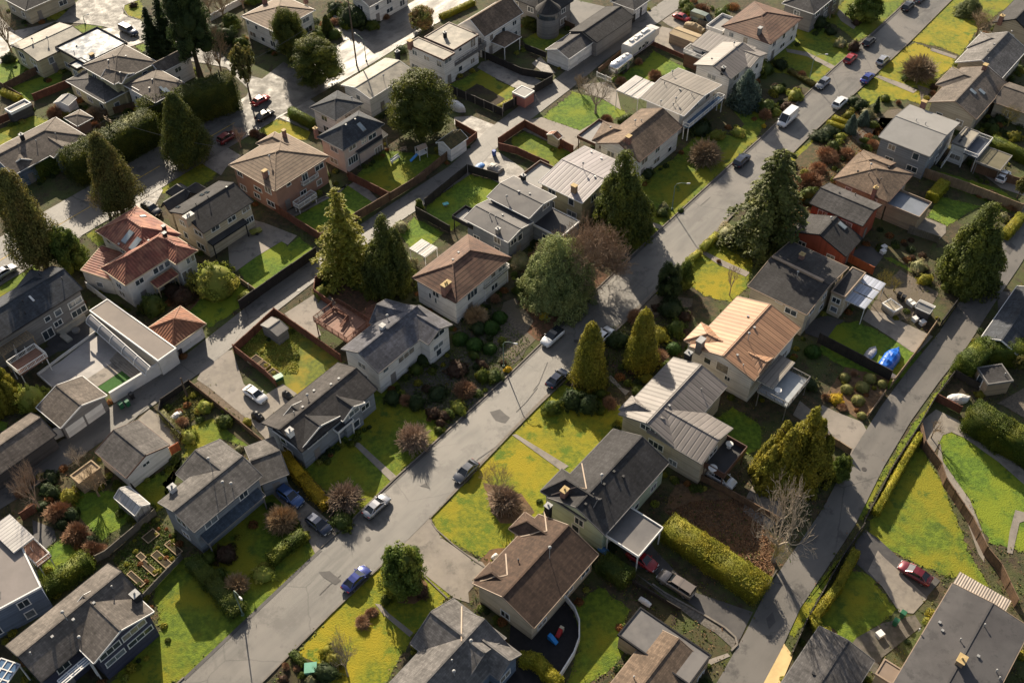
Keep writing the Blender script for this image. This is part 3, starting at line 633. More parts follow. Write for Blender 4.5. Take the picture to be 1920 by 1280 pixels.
def T_cone(name,H,R,m,nc=520,k=26,leaf=.22,shape=.8,base=.04,var=.14,tip=.02):
    z=base*H+(1-base)*H*RNG.uniform(0,1,nc)**1.25; th=RNG.uniform(0,2*np.pi,nc); t=z/H
    ph=RNG.uniform(0,6,4)
    pr=R*np.clip((1-t),0,1)**shape*np.minimum(1,(t/.12)**.5+.35)+tip*R
    pr*=1+var*np.sin(th*3+ph[0]+t*5)*.6+var*np.sin(th*5+ph[1]-t*9)*.5+RNG.normal(0,.06,nc)
    c=np.stack([pr*np.cos(th),pr*np.sin(th),z],1); rr=.10*R+.16*R*(1-t)*.7+.1
    C_,N_=clumps(c,rr,k,1.3); N_=N_*1.0+np.stack([np.cos(np.repeat(th,k)),np.sin(np.repeat(th,k)),np.full(nc*k,.5)],1)*.9
    prof=[]
    for i in range(11): t_=base+(1-base)*i/10; prof.append((max(.02,.80*R*(max(0,1-t_))**shape*min(1,(t_/.12)**.5+.35)),t_*H*.97))
    return leafmesh(name,C_,N_,leaf,[m],core_lathe(prof))
def T_blob(name,H,R,m,lobes=16,nc=420,k=28,leaf=.24,z0=.12,core=True,var=.35,fl=.5):
    # lumpy crown of many lobes filling an upright ellipsoid
    L=[]
    for i in range(lobes):
        th=2.4*i+random.uniform(-.4,.4); t=(i+.5)/lobes; zz=z0*H+R*.35+(H*(1-z0)-R*.6)*t; e=math.sqrt(max(.05,1-((t-.38)/.72)**2)); rr=R*(.60*e)*random.uniform(.75,1.05)
        L.append((rr*math.cos(th),rr*math.sin(th),zz,R*random.uniform(.26,.50)*(.65+.35*e)))
    L.append((0,0,H*.86,R*.36)); L=np.array(L); pick=RNG.integers(0,len(L),nc); d=RNG.normal(size=(nc,3)); d/=np.linalg.norm(d,axis=1,keepdims=True); d[:,2]=np.abs(d[:,2])*np.sign(RNG.uniform(-.35,1,nc))
    c=L[pick,:3]+d*L[pick,3:4]*RNG.uniform(.85,1.12,(nc,1)); C_,N_=clumps(c,R*.12,k); N_+=np.repeat(d,k,0)*.9
    b=MB()
    if core:
        for x,y,z,r in L: b.lathe((x,y,z-r*.7),[(.02,0),(r*.5,r*.2),(r*.72,r*.7),(r*.5,r*1.2),(.02,r*1.4)],8)
    keep=C_[:,2]>.05; return leafmesh(name,C_[keep],N_[keep],leaf,[m],b if core else None)
def T_fir(name,H,R,m,lev=30,leaf=.20,droop=.35,dens=1.0,bare=.06,up=.0,pw=.85,nb0=6,co=1.0):
    P_=[];N_=[];b=MB()
    for i in range(lev):
        t=bare+(1-bare)*i/lev; z=H*t; rl=R*(1-t)**pw+.15; nb=int(nb0+5*(1-t)); off=random.uniform(0,6)
        for j in range(nb):
            th=off+2*math.pi*j/nb+random.uniform(-.2,.2); rr=rl*random.uniform(.55,1.25); n=max(10,int(rr*34*dens)); s=RNG.uniform(.05,1,n)**.75
            ex=s*rr; wd=(.10+.17*(1-s)+.04)*rr*.8; la=RNG.normal(0,1,n)*wd*.75; zz=z+up*ex-droop*rr*s**1.7+RNG.normal(0,.05,n)-np.abs(la)*.25
            P_.append(np.stack([ex*math.cos(th)-la*math.sin(th),ex*math.sin(th)+la*math.cos(th),zz],1)); N_.append(np.stack([math.cos(th)*.3+RNG.normal(0,.4,n),math.sin(th)*.3+RNG.normal(0,.4,n),np.full(n,1.0)],1))
        core=core_lathe([(co*R*.30,H*(bare+.04)),(co*R*.26,H*.2),(co*R*.17,H*.5),(co*R*.06,H*.8),(.02,H*.97)],9)
    return leafmesh(name,np.concatenate(P_),np.concatenate(N_),leaf,[m],core,asp=2.0)
def T_ball(name,R,m,nc=110,k=22,leaf=.13,flat=.9,rag=.08):
    d=RNG.normal(size=(nc,3)); d/=np.linalg.norm(d,axis=1,keepdims=True); d[:,2]=np.abs(d[:,2])*1.0-.15; c=d*R*(1+RNG.normal(0,rag,(nc,1))+1.3*rag*(np.sin(d[:,0:1]*5+1)+np.sin(d[:,1:2]*6+d[:,2:3]*4))); c[:,2]=c[:,2]*flat+R*.3
    C_,N_=clumps(c,R*.14,k); N_+=np.repeat(d,k,0)*1.2; core=core_lathe([(R*.8,0),(R*.95,R*.3),(R*.75,R*.85),(R*.35,R*1.12),(.02,R*1.18)],10,.05)
    keep=C_[:,2]>0; return leafmesh(name,C_[keep],N_[keep],leaf,[m],core)
def trunk_mesh(H,r0,m=BARK,lean=.02,limbs=0,z1=None,spread=1.5):
    b=MB(); pts=[(lean*H*(i/6)**2*math.sin(i),lean*H*(i/6)*.5,H*i/6) for i in range(7)]; b.tube(pts,[r0*(1-.85*i/6)*(1.35 if i==0 else 1) for i in range(7)],8)
    for i in range(limbs):
        th=2.4*i; z=H*(.3+.5*i/max(1,limbs)); b.tube([(0,0,z),(math.cos(th)*spread*.5,math.sin(th)*spread*.5,z+spread*.35),(math.cos(th)*spread,math.sin(th)*spread,z+spread*.8)],[r0*.4,r0*.25,r0*.1],5)
    return b.mesh('trunk',m)
def grow(b,p,d,L,r,lev,spread,k,up=.25,minr=.012,seg=3,tw=None):
    pts=[p];rr=[r];q=p.copy();e=d.copy()
    for i in range(seg):
        e=(e+Vector((random.gauss(0,.16),random.gauss(0,.16),random.gauss(0,.12)+up*.2))).normalized(); q=q+e*L/seg; pts.append(q.copy()); rr.append(max(minr,r*(1-.45*(i+1)/seg)))
    b.tube(pts,rr,4 if lev<2 else (5 if lev<4 else 7),cap=False)
    if lev==0: return
    for i in range(k+ (1 if lev>2 else 0)):
        a=random.uniform(0,6.28); s=spread*random.uniform(.6,1.3); pr=e.orthogonal().normalized(); pr.rotate(Matrix.Rotation(a,3,e)); nd=(e+pr*s+Vector((0,0,up))).normalized()
        j=random.choice(range(1,seg+1)) if i else seg
        grow(b,pts[j],nd,L*random.uniform(.62,.82),rr[j]*.72,lev-1,spread,k,up,minr,seg,tw)
def T_bare(name,H,R,m,lev=5,k=3,spread=.75,trunk=.22,up=.15,seed=1,r0=.2):
    random.seed(seed); b=MB()
    for i in range(5 if trunk<.3 else 4):
        a=1.26*i+random.uniform(-.3,.3); grow(b,Vector((0,0,H*trunk)),Vector((math.cos(a)*.75,math.sin(a)*.75,.8)).normalized(),H*.30,r0*.6,lev-1,spread,k,up)
    t=MB(); t.tube([(0,0,0),(.03,.02,H*trunk*.5),(0,0,H*trunk*1.02)],[r0*1.3,r0,r0*.85],8)
    xs=np.array(b.v); s=R/np.percentile(np.hypot(xs[:,0],xs[:,1]),97); sz=(H*(1-trunk))/(np.percentile(xs[:,2],99.5)-H*trunk); b.v=[(x*s,y*s,H*trunk+(z-H*trunk)*sz) for x,y,z in b.v]
    me=b.mesh('crown',m); return me,t.mesh('trunk',m)
def T_twigball(name,R,m,n=900,seed=3,z0=.25,rad=.022,dome=.35):
    random.seed(seed); b=MB()
    for i in range(n):
        d=Vector((random.gauss(0,1),random.gauss(0,1),random.gauss(dome,.75)))
        if d.z<-.25: d.z=-d.z
        d.normalize(); L=R*random.uniform(.72,1.03); c=Vector((0,0,R*z0)); p=c+d*R*.08; side=Vector((random.gauss(0,.13),random.gauss(0,.13),random.gauss(0,.1)-.04)); q=c+d*L*.55+side*R*.3; e=c+d*L+side*R; e.z=max(.03,e.z)
        b.tube([p,q,e],[rad*1.5,rad,rad*.5],3,cap=False)
        for _ in range(2):
            f=q.lerp(e,random.uniform(.0,.6)); b.tube([f,f+(d+Vector((random.gauss(0,.5),random.gauss(0,.5),random.gauss(0,.4)))).normalized()*R*.28],[rad*.7,rad*.4],3,cap=False)
    return b.mesh('twigs',m)
PROTO={}
def proto(kind):
    if kind in PROTO: return PROTO[kind]
    k=kind
    def tr(H,r,**kw): return trunk_mesh(H,r,**kw)
    if k=='cedar': r=[(T_cone('crown',12,3.0,L_cedar,700,40,.17,.72,.06),tr(10,.32),12,3.0) for _ in range(2)]
    elif k=='tallcedar': r=[(T_cone('crown',14,4.0,L_cedar,1000,42,.18,.62,.13,.16),tr(11,.45),14,4.0)]
    elif k=='roughcone': r=[(T_multi('crown',leafm('rough_cedar',C(.06,.075,.016),C(.036,.05,.01),C(.09,.10,.016)),[(0,0,12,2.9),(1.3,.8,8.6,2.1),(-1.5,.5,9.2,2.0),(.2,-1.6,7.4,2.2),(-.8,1.7,7.8,2.0),(1.7,-1.1,6.4,1.9),(-1.8,-1.3,5.8,2.0)],.62,230),tr(10,.4),12,3.8)]
    elif k=='goldcone': r=[(T_cone('crown',7,1.9,L_gold,520,36,.13,.52,.04,.10,.05),tr(5,.2),7,1.9) for _ in range(2)]
    elif k=='olivecone': r=[(T_cone('crown',12,3.4,L_olive,640,34,.18,.55,.16,.36,.05),tr(11,.35,limbs=9,spread=2.6),12,3.4)]
    elif k=='darkfir': r=[(T_blob('crown',17,4.4,L_dark,26,950,40,.2,.18),tr(15,.5,limbs=10,spread=2.8),17,4.4)]
    elif k=='oval': r=[(T_blob('crown',12,4.6,L_cedar,22,950,42,.17,.02),tr(9,.45,limbs=5,spread=2),12,4.6)]
    elif k=='darkoval': r=[(T_blob('crown',8,3.0,L_dark,14,620,36,.15,.0),tr(6,.3,limbs=4,spread=1.4),8,3.0)]
    elif k=='goldblob': r=[(T_multi('crown',L_gold,[(-1.0,.4,9,2.0),(2.3,.9,8.0,1.8),(-2.9,.2,6.6,1.7),(.7,-1.8,6.2,1.9),(-.6,2.2,7.6,1.8),(2.4,-1.6,4.8,1.8),(-2.2,-1.9,5.0,1.8),(3.3,-.2,5.4,1.5),(.6,.8,6.8,2.2),(-3.0,1.8,5.6,1.5)],.66,190),tr(7,.4,limbs=7,spread=2.6),9,4.6)]
    elif k=='fir': r=[(T_fir('crown',12,3.8,mat('foliage_yellow_green_fir',C(.34,.34,.05),C(.23,.25,.035),.9,.65,0,isl=.4,trans=.5,c3=C(.40,.36,.05),sc3=.5),19,.22,.26,1.0,nb0=5,co=.55),tr(11.5,.25),12,3.8)]
    elif k=='cedarfir': r=[(T_fir('crown',12,5.0,mat('foliage_drooping_cedar',C(.095,.11,.024),C(.055,.072,.015),.9,.65,0,isl=.4,trans=.35,c3=C(.14,.15,.035),sc3=.5),13,.24,.40,1.7,pw=.55,nb0=6,co=.6),tr(11.5,.35),12,5.0)]
    elif k=='spikyfir': r=[(T_fir('crown',12,2.4,L_dark,34,.22,.3,1.0),tr(11.5,.2),12,2.4)]
    elif k=='pine': r=[(T_multi('crown',L_pine,[(0,0,9,3.3),(1.9,.6,7.2,2.6),(-1.9,.9,7.4,2.5),(.7,-2.0,6.2,2.5),(-1.2,-1.7,5.6,2.4),(2.3,-1.1,5.2,2.1),(-2.5,-.5,5.4,1.9),(.2,2.2,7.2,2.3)],.5,200,54,.13),tr(8,.3,limbs=6,spread=2.4),9,4.4)]
    elif k=='bluefir': r=[(T_cone('crown',5,2.2,L_blue,330,26,.18,.7,.03,.2),tr(4,.15),5,2.2)]
    elif k=='tuft': r=[(T_blob('crown',5,2.0,L_olive,10,240,16,.2,.35,core=False),tr(4.6,.14,limbs=9,spread=1.5),5,2.0)]
    elif k=='bushy': r=[(T_blob('crown',4.2,2.3,leafm('bushy_tree',C(.07,.10,.018),C(.045,.07,.012),C(.12,.13,.02)),18,460,34,.13,-.12),tr(3.2,.15,limbs=6,spread=1.3),4.2,2.3)]
    elif k=='pinkround': r=[(T_blob('crown',7,3.6,leafm('bronze_leaf',C(.16,.095,.04),C(.10,.08,.03),C(.12,.13,.03)),18,520,26,.2,.05),tr(5,.25,limbs=4,spread=1.8),7,3.6)]
    elif k in('bare','barey','barep','bareg'):
        mm={'bare':TWIGB,'barey':TWIGY,'barep':TWIGP,'bareg':TWIGG}[k]; r=[T_bare('b',6,3.2,mm,5,3,.75,seed=s)+(6,3.2) for s in((11,23) if k=='bare' else (5,))]
    elif k=='barebig': r=[T_bare('b',9,5.5,mat('rust_pink_twigs',C(.30,.21,.14),C(.22,.15,.10),2,.8,0,isl=.35),6,4,.85,.12,seed=9,r0=.22)+(9,5.5)]
    elif k=='twigp': r=[(T_twigball('twigs',2.2,TWIGP,520,s,.3,.038),None,2.2,2.2) for s in(3,4)]
    elif k=='twigt': r=[(T_twigball('twigs',2.0,TWIGT,900,6,.3,.034),None,2.0,2.0)]
    elif k=='twigb': r=[(T_twigball('twigs',2.4,TWIGB,900,8,.3,.036,.5),None,2.4,2.4)]
    elif k=='rust': r=[(T_twigball('twigs',1.2,mat('rusty_twigs',C(.34,.19,.10),C(.22,.12,.065),2,.8,0,isl=.4),620,s,.3,.026,.5),None,1.2,1.2) for s in(41,42)]
    elif k=='smallbare': r=[T_bare('b',3,1.8,TWIGB,4,3,.8,.3,seed=31,r0=.1)+(3,1.8)]
    else:
        m={'ball':L_shrub,'golden':L_gold,'lime':L_lime,'rust':L_rust,'wine':L_wine,'yellow':L_yel,'paleb':L_pale,'darkb':L_dark,'hedgeb':L_hedge,'topiary':leafm('topiary',C(.16,.16,.05),C(.10,.105,.035),C(.2,.18,.06)),'blueb':L_blue,'clip':leafm('clipped_ball',C(.035,.075,.012),C(.025,.055,.009))}[k]
        cl=k in('clip','topiary'); r=[(T_ball('leaves',1.2,m,190,34,.08,.92,.02 if cl else .13),None,1.5,1.2) for _ in range(1 if cl else 2)]
    PROTO[kind]=r; return r
def tree(kind,label,base,top=None,wpx=None,H=None,R=None,name=None,cat='tree',group=None,rot=None):
    (bx,by),=px(base)
    if wpx and kind in('cedar','tallcedar','roughcone','goldcone','oval','darkoval','goldblob','bluefir','bushy','pine','pinkround'): by-=.24*wpx; bx+=(px(top)[0][0]-bx)*.24*wpx/max(30,by-px(top)[0][1])
    p=P(bx,by)
    if top:
        (tx,ty),=px(top); lo,hi=.3,45
        for _ in range(30):
            m=(lo+hi)/2
            if proj((p.x,p.y,m))[1]>ty: lo=m
            else: hi=m
        H=lo
    V=proto(kind); cm,tm,h0,r0=V[random.randrange(len(V))]
    if wpx and kind in('cedar','tallcedar','goldcone','oval','darkoval','bluefir','bushy','pinkround','olivecone','darkfir'): wpx*=.87
    if wpx: R=wpx*mpp(bx,by-(by-(px(top)[0][1] if top else by))*.3)/2
    if R is None: R=r0*(H or h0)/h0
    if kind.startswith('twig'): H=R*.95
    if H is None: H=h0*R/r0
    nm=name or {'twigp':'round_bare_shrub','twigt':'round_bare_shrub','twigb':'round_bare_shrub'}.get(kind,'tree' if kind in('bare','barey','barep','bareg','barebig','smallbare') else 'evergreen_tree' if tm else 'shrub')
    r=thing(nm,label,cat if tm else (cat if cat!='tree' else 'shrub'),(p.x,p.y,0),rot if rot is not None else random.uniform(0,6.28),group); r.scale=(R/r0,R/r0,H/h0)
    c=link(bpy.data.objects.new('crown' if tm else 'leaves' if not kind.startswith('twig') else 'twigs',cm),r)
    if tm: link(bpy.data.objects.new('trunk',tm),r)
    return r
def shrub(kind,label,at,d,group=None,hk=1.0,cat='shrub',name='shrub'):
    """one mesh shrub, d = diameter in photo pixels, at = its middle"""
    out=[]
    for (x,y) in px(at):
        dd=d*mpp(x,y); V=proto(kind); cm,tm,h0,r0=V[random.randrange(len(V))]; p=P(x,y,dd*.35*hk); o=link(bpy.data.objects.new(name,cm)); s=dd/2/r0
        o.location=(p.x,p.y,0); q_=0 if kind in('clip','topiary') else .2; o.scale=(s*random.uniform(1-q_,1+q_),s*random.uniform(1-q_,1+q_),s*hk*random.uniform(1-q_,1+q_*.6)); o.rotation_euler=(0,0,random.uniform(0,6.28)); tag(o,label,cat,group); out.append(o)
    return out
def hedge(label,pts,w,h,m=L_hedge,name='hedge',leaf=.105,dens=95,rag=.06,z=0.0,ends=True,group=None,cat='hedge'):
    c=[P(a,b,0) for a,b in px(pts)]; o0=c[0].copy(); c=[x-o0 for x in c]; Cs=[];Ns=[]; core=MB()
    for i in range(len(c)-1):
        a,b=c[i],c[i+1]; L=(b-a).length; d=np.array((b-a)/L); nn=np.array((-d[1],d[0],0)); area=L*(w+2*h)+w*h*2; n=int(area*dens); u=RNG.uniform(-.5*w*.4,L+.5*w*.4,n); per=RNG.uniform(0,w+2*h,n)
        top=per<w; y=np.where(top,per-w/2,np.where(per<w+h,-w/2,w/2)); zz=np.where(top,h,np.where(per<w+h,per-w,per-w-h)); lump=rag*(np.sin(u*2.1+i)+np.sin(u*.9+y*2)+np.sin(u*4.3+zz*2))*.5
        rnd=.12*min(w,h); e=RNG.normal(0,rag*.7,n)+lump; y=y+np.where(top,0,np.sign(y)*e)-np.sign(y)*rnd*(zz>h*.85)*(~top); zz=zz+np.where(top,e-rnd*(np.abs(y)>w*.38),0)
        Cs.append(np.array(a)[None]+u[:,None]*d+y[:,None]*nn+np.stack([0*u,0*u,np.maximum(zz,.03)],1)); Ns.append(np.where(top[:,None],np.array([[0,0,1.]]),np.sign(y)[:,None]*nn[None])+RNG.normal(0,.55,(n,3)))
        if ends:
            for q,sg in((a,-1),(b,1)):
                k=int(w*h*dens); yy=RNG.uniform(-w/2,w/2,k); z2=RNG.uniform(.03,h,k); Cs.append(np.array(q)[None]+d*sg*(w*.2+RNG.normal(0,rag,k))[:,None]+yy[:,None]*nn+np.stack([0*yy,0*yy,z2],1)); Ns.append(np.tile(d*sg,(k,1))+RNG.normal(0,.5,(k,3)))
        wi=w*.42; ex=w*.12; pa=Vector(a)-Vector(d)*ex; pb=Vector(b)+Vector(d)*ex; n3=Vector(nn)*wi; core.hexa([x+Vector((0,0,.0)) for x in(pa-n3,pb-n3,pb+n3,pa+n3)],[x+Vector((0,0,h*.95)) for x in(pa-n3,pb-n3,pb+n3,pa+n3)])
    me=leafmesh(name,np.concatenate(Cs),np.concatenate(Ns),leaf,[m],core); o=link(bpy.data.objects.new(name,me)); o.location=o0; return tag(o,label,cat,group)
# ---------------------------------------------------------------- vehicles
def paint(n,c,metal=.3,r=.28): return mat('car_paint_'+n,c,tuple(x*.97 for x in c),1,r,0,metal=metal,spec=.5,coat=.8)
CARGLASS=mat('car_glass',C(.015,.018,.022),C(.012,.014,.018),1,.05,0,spec=.8); TYRE=mat('tyre_rubber',C(.018,.018,.018),C(.022,.022,.022),3,.85,0); RIM=mat('wheel_rim',C(.40,.40,.41),C(.3,.3,.31),3,.3,0,metal=.8); HEADL=mat('headlight_glass',C(.6,.6,.58),C(.5,.5,.5),3,.1,0,spec=.8); TAILL=mat('tail_light_glass',C(.35,.02,.015),C(.3,.015,.01),3,.15,0,spec=.7)
_car={}
def car_meshes(kind):
    if kind in _car: return _car[kind]
    # length, width, body stations (x, z low, z top, half width), cabin stations (x, z, half width)
    if kind=='sedan': L,Wd=4.65,1.82; top=[(-2.32,.62),(-2.2,.86),(-1.6,.98),(-.9,1.0),(.75,.98),(1.5,.92),(2.1,.78),(2.32,.55)]; cab=[(-1.75,.98,.70),(-1.0,1.38,.58),(-.3,1.44,.60),(.3,1.42,.60),(1.15,.97,.72)]; wh=(-1.38,1.42); r=.32
    elif kind=='hatch': L,Wd=4.35,1.82; top=[(-2.15,.60),(-2.1,.98),(-1.6,1.06),(-.9,1.06),(.8,1.02),(1.4,.98),(1.95,.84),(2.17,.6)]; cab=[(-2.05,1.04,.70),(-1.6,1.46,.60),(-.5,1.58,.62),(.25,1.54,.62),(1.1,1.02,.74)]; wh=(-1.3,1.32); r=.34
    elif kind=='suv': L,Wd=4.7,1.9; top=[(-2.33,.62),(-2.28,1.05),(-1.6,1.14),(-.9,1.14),(.8,1.12),(1.6,1.08),(2.15,.94),(2.35,.65)]; cab=[(-2.2,1.12,.74),(-1.9,1.6,.66),(-.5,1.72,.68),(.2,1.68,.68),(1.05,1.12,.8)]; wh=(-1.42,1.45); r=.37
    elif kind=='van': L,Wd=5.7,2.05; top=[(-2.85,.6),(-2.83,1.3),(-1.6,1.34),(-.9,1.34),(1.2,1.3),(2.2,1.2),(2.65,1.0),(2.85,.65)]; cab=[(-2.82,1.3,.98),(-2.8,2.5,.86),(-.5,2.56,.88),(1.2,2.5,.84),(2.25,1.2,.9)]; wh=(-1.7,1.85); r=.36
    elif kind=='pickup': L,Wd=5.5,1.95; top=[(-2.75,.7),(-2.73,1.12),(-1.6,1.16),(-.9,1.16),(1.0,1.14),(1.8,1.12),(2.5,.98),(2.75,.7)]; cab=[(-2.7,1.15,.78),(-2.6,1.72,.72),(-.5,1.78,.72),(.45,1.74,.7),(1.15,1.14,.8)]; wh=(-1.75,1.75); r=.40
    elif kind=='hood': L,Wd=5,1.9; top=[]
    hw=Wd/2; body=MB(); k=0; n=len(top); secs=[]
    for i,(x,zt) in enumerate(top):
        e=abs(x)/(L/2); w_=hw*(1-.10*max(0,e-.7)/.3-(.08 if i in(0,n-1) else 0)); zl=.30 if 0<i<n-1 else .36
        secs.append([(x,-w_*.86,zl),(x,-w_,zl+.12),(x,-w_,(zl+zt)/2+.08),(x,-w_*.95,zt-.05),(x,-w_*.84,zt),(x,0,zt+.035),(x,w_*.84,zt),(x,w_*.95,zt-.05),(x,w_,(zl+zt)/2+.08),(x,w_,zl+.12),(x,w_*.86,zl)])
    for s_ in secs: body.v+=s_
    m=11
    for i in range(n-1):
        for j in range(m): a=i*m+j; b=i*m+(j+1)%m; body.f.append((a,a+m,b+m,b))
    body.f.append(tuple(range(m))); body.f.append(tuple(range((n-1)*m+m-1,(n-1)*m-1,-1)))
    for x in wh:      # dark wheel arches are cut as proud flares
        for sg in(-1,1):
            pr=[(x+(r+.07)*math.cos(t),sg*(hw+.012),r+(r+.07)*math.sin(t)) for t in np.linspace(.15,math.pi-.15,9)]
            body.tube(pr,.035,4)
    glass=MB(); rf=MB(); mm=[]
    for i,(x,z,w_) in enumerate(cab): mm.append([(x,-w_,z),(x,w_,z)])
    hb=hw*.84; nb=len(cab); beltz=cab[0][1]
    # greenhouse: belt line to roof line
    lo=[(cab[0][0],-cab[0][2],cab[0][1]),(cab[-1][0],-cab[-1][2],cab[-1][1])]
    tp=cab[1:-1]; B0=cab[0]; B1=cab[-1]
    def side(sg):
        pts=[(B0[0],sg*hb*.98,B0[1]-.02)]+[(x,sg*w_,z) for x,z,w_ in tp]+[(B1[0],sg*hb*.98,B1[1]-.02)]
        return pts
    l_,r_=side(-1),side(1); glass.poly(l_[::-1]) ; glass.poly(r_)
    for i in range(len(l_)-1): glass.poly([l_[i],l_[i+1],r_[i+1],r_[i]])
    glass.poly([l_[-1],l_[0],r_[0],r_[-1]])
    # roof skin and pillars, proud of the glass
    up=.025
    for i in range(len(tp)-1):
        a,b=tp[i],tp[i+1]; rf.hexa([(a[0],-a[2],a[1]-.03),(b[0],-b[2],b[1]-.03),(b[0],b[2],b[1]-.03),(a[0],a[2],a[1]-.03)],[(a[0],-a[2]*.97,a[1]+up),(b[0],-b[2]*.97,b[1]+up),(b[0],b[2]*.97,b[1]+up),(a[0],a[2]*.97,a[1]+up)])
    for sg in(-1,1):
        for (p,q) in((l_ if sg<0 else r_)[0:2],(l_ if sg<0 else r_)[-2:]): rf.beam(Vector(p)+Vector((0,sg*.01,.01)),Vector(q)+Vector((0,sg*.01,.015)),.09,.07)
        mid=tp[len(tp)//2-1]; rf.beam((mid[0]+.1,sg*(hb*.98+.01),B0[1]-.02),(mid[0]+.1,sg*(mid[2]+.01),mid[1]),.09,.05)
    if kind in('van','pickup'):   # panelled rear sides
        x0=tp[0][0]-.02; x1=.9 if kind=='van' else -.75
        for sg in(-1,1):
            if kind=='van': rf.poly([(x0,sg*(hb+.02),B0[1]-.05),(x1,sg*(hb+.02),B0[1]-.05),(x1,sg*(tp[1][2]+.03),2.5),(x0,sg*(tp[0][2]+.03),2.45)][::-sg])
            else:
                rf.beam((-.85,sg*(hb*.98),1.14),(-.85,sg*.73,1.74),.14,.08)
        if kind=='pickup': rf.beam((-.8,-.74,1.80),(-.8,.74,1.80),.05,.05)
    seam=MB()
    for sg in(-1,1):
        for xx in(-.95,.12,1.05): seam.box((xx,sg*(hw+.004)),.025,.012,.45,B0[1]-.1)
        seam.box((0,sg*(hw+.004)),L*.7,.014,.40,.44)
    seam.box((L/2-.02,0),.06,1.0,.42,.62); seam.box((1.25,0),.03,Wd*.78,top[-3][1]+.02,top[-3][1]+.065) if kind!='van' else None
    plate=MB(); plate.box((L/2+.03,0),.02,.5,.42,.54); plate.box((-L/2-.01,0),.02,.5,.55,.67)
    wheel=MB(); wheel.tube([(0,-.11,0),(0,-.10,0),(0,.10,0),(0,.11,0)],[r*.85,r,r,r*.85],16); rim=MB(); rim.tube([(0,-.125,0),(0,.125,0)],r*.6,12)
    head=MB(); head.hexa([(-.10,-.2,-.08),(.05,-.16,-.08),(.05,.16,-.08),(-.10,.2,-.08)],[(-.10,-.2,.07),(.0,-.16,.07),(.0,.16,.07),(-.10,.2,.07)])
    mir=MB(); mir.box((0,0),.14,.22,-.07,.08)
    d=dict(body=body.mesh('body',None,smooth=True),glass=glass.mesh('windows',CARGLASS),roof=rf.mesh('roof',None),wheel=wheel.mesh('tyre',TYRE),rim=rim.mesh('rim',RIM),head=head.mesh('headlight',HEADL),tail=head.mesh('tail_light',TAILL),mir=mir.mesh('mirror',None),seam=seam.mesh('panel_gaps',BLACK),plate=plate.mesh('number_plate',TRIM),L=L,W=Wd,wh=wh,r=r,zf=top[-1][1]+.06,zr=top[0][1]+.14,cab=cab)
    _car[kind]=d; return d
_pm={}
def car(kind,label,at,pt,to='u',cat='car',roofm=None,group=None,name=None,z=0.0,zc=.7):
    (x,y),=px(at); p=P(x,y,zc); d={'u':DU,'-u':-DU,'v':DV,'-v':-DV}.get(to); an=math.atan2(d.y,d.x) if d is not None else math.radians(to)
    D=car_meshes(kind); r=thing(name or ('parked_car' if cat=='car' else cat.replace(' ','_')),label,cat,(p.x,p.y,z+.06),an+random.uniform(-.02,.02),group); r.scale=(.89,.9,.9)
    def mm(key,mt):
        k=(kind,key,mt.name)
        if k not in _pm: me=D[key].copy(); me.materials.clear(); me.materials.append(mt); _pm[k]=me
        return _pm[k]
    def add(nm,me,loc=(0,0,0),par=r,rz=0):
        o=link(bpy.data.objects.new(nm,me),par); o.location=loc; o.rotation_euler=(0,0,rz); return o
    add('body',mm('body',pt)); add('windows',D['glass']); add('door_gaps',D['seam']); add('number_plate',D['plate']); add('roof',mm('roof',roofm or pt))
    for wx in D['wh']:
        for sg in(-1,1): t=add('wheel',D['wheel'],(wx,sg*(D['W']/2-.12),D['r']-.05)); add('rim',D['rim'],(0,0,0),t)
    for sg in(-1,1):
        add('headlight',D['head'],(D['L']/2-.06,sg*(D['W']/2-.34),D['zf'])); add('tail_light',D['tail'],(-D['L']/2+.06,sg*(D['W']/2-.3),D['zr']),rz=math.pi); add('mirror',mm('mir',pt),(D['cab'][-1][0]-.35,sg*(D['W']/2+.08),D['cab'][-1][1]+.05))
    return r
# ---------------------------------------------------------------- street furniture
def street_lamp(label,base,top,head=None,mat_=None):
    (bx,by),(tx,ty),(hx,hy)=px(base)[0],px(top)[0],px(head)[0]; p=P(bx,by); lo,hi=1,15
    for _ in range(30):
        m=(lo+hi)/2
        if proj((p.x,p.y,m))[1]>ty: lo=m
        else: hi=m
    H=lo; q=P(hx,hy,H); r=thing('street_lamp',label,'street lamp',(p.x,p.y,0)); m=mat_ or mat('lamp_green_steel',C(.16,.22,.18),C(.12,.17,.14),2,.5,0)
    d=Vector((q.x-p.x,q.y-p.y,0)); a=MB(); a.tube([p,p+Vector((0,0,H*.9))],[.10,.06],8); a.box(p,.3,.3,0,.35); a.build('pole',m,r)
    b=MB(); b.tube([p+Vector((0,0,H*.9)),p+Vector((0,0,H*1.0))+d*.12,p+Vector((0,0,H*1.04))+d*.45,p+Vector((0,0,H*1.02))+d*.9],[.06,.05,.045,.04],6); b.build('arm',m,r)
    c=MB(); e=p+Vector((0,0,H*1.02))+d; dn=d.normalized(); c.tube([e-dn*.35,e-dn*.15,e+dn*.2,e+dn*.32],[.05,.13,.13,.04],8); c.build('lamp_head',TRIM,r); return r
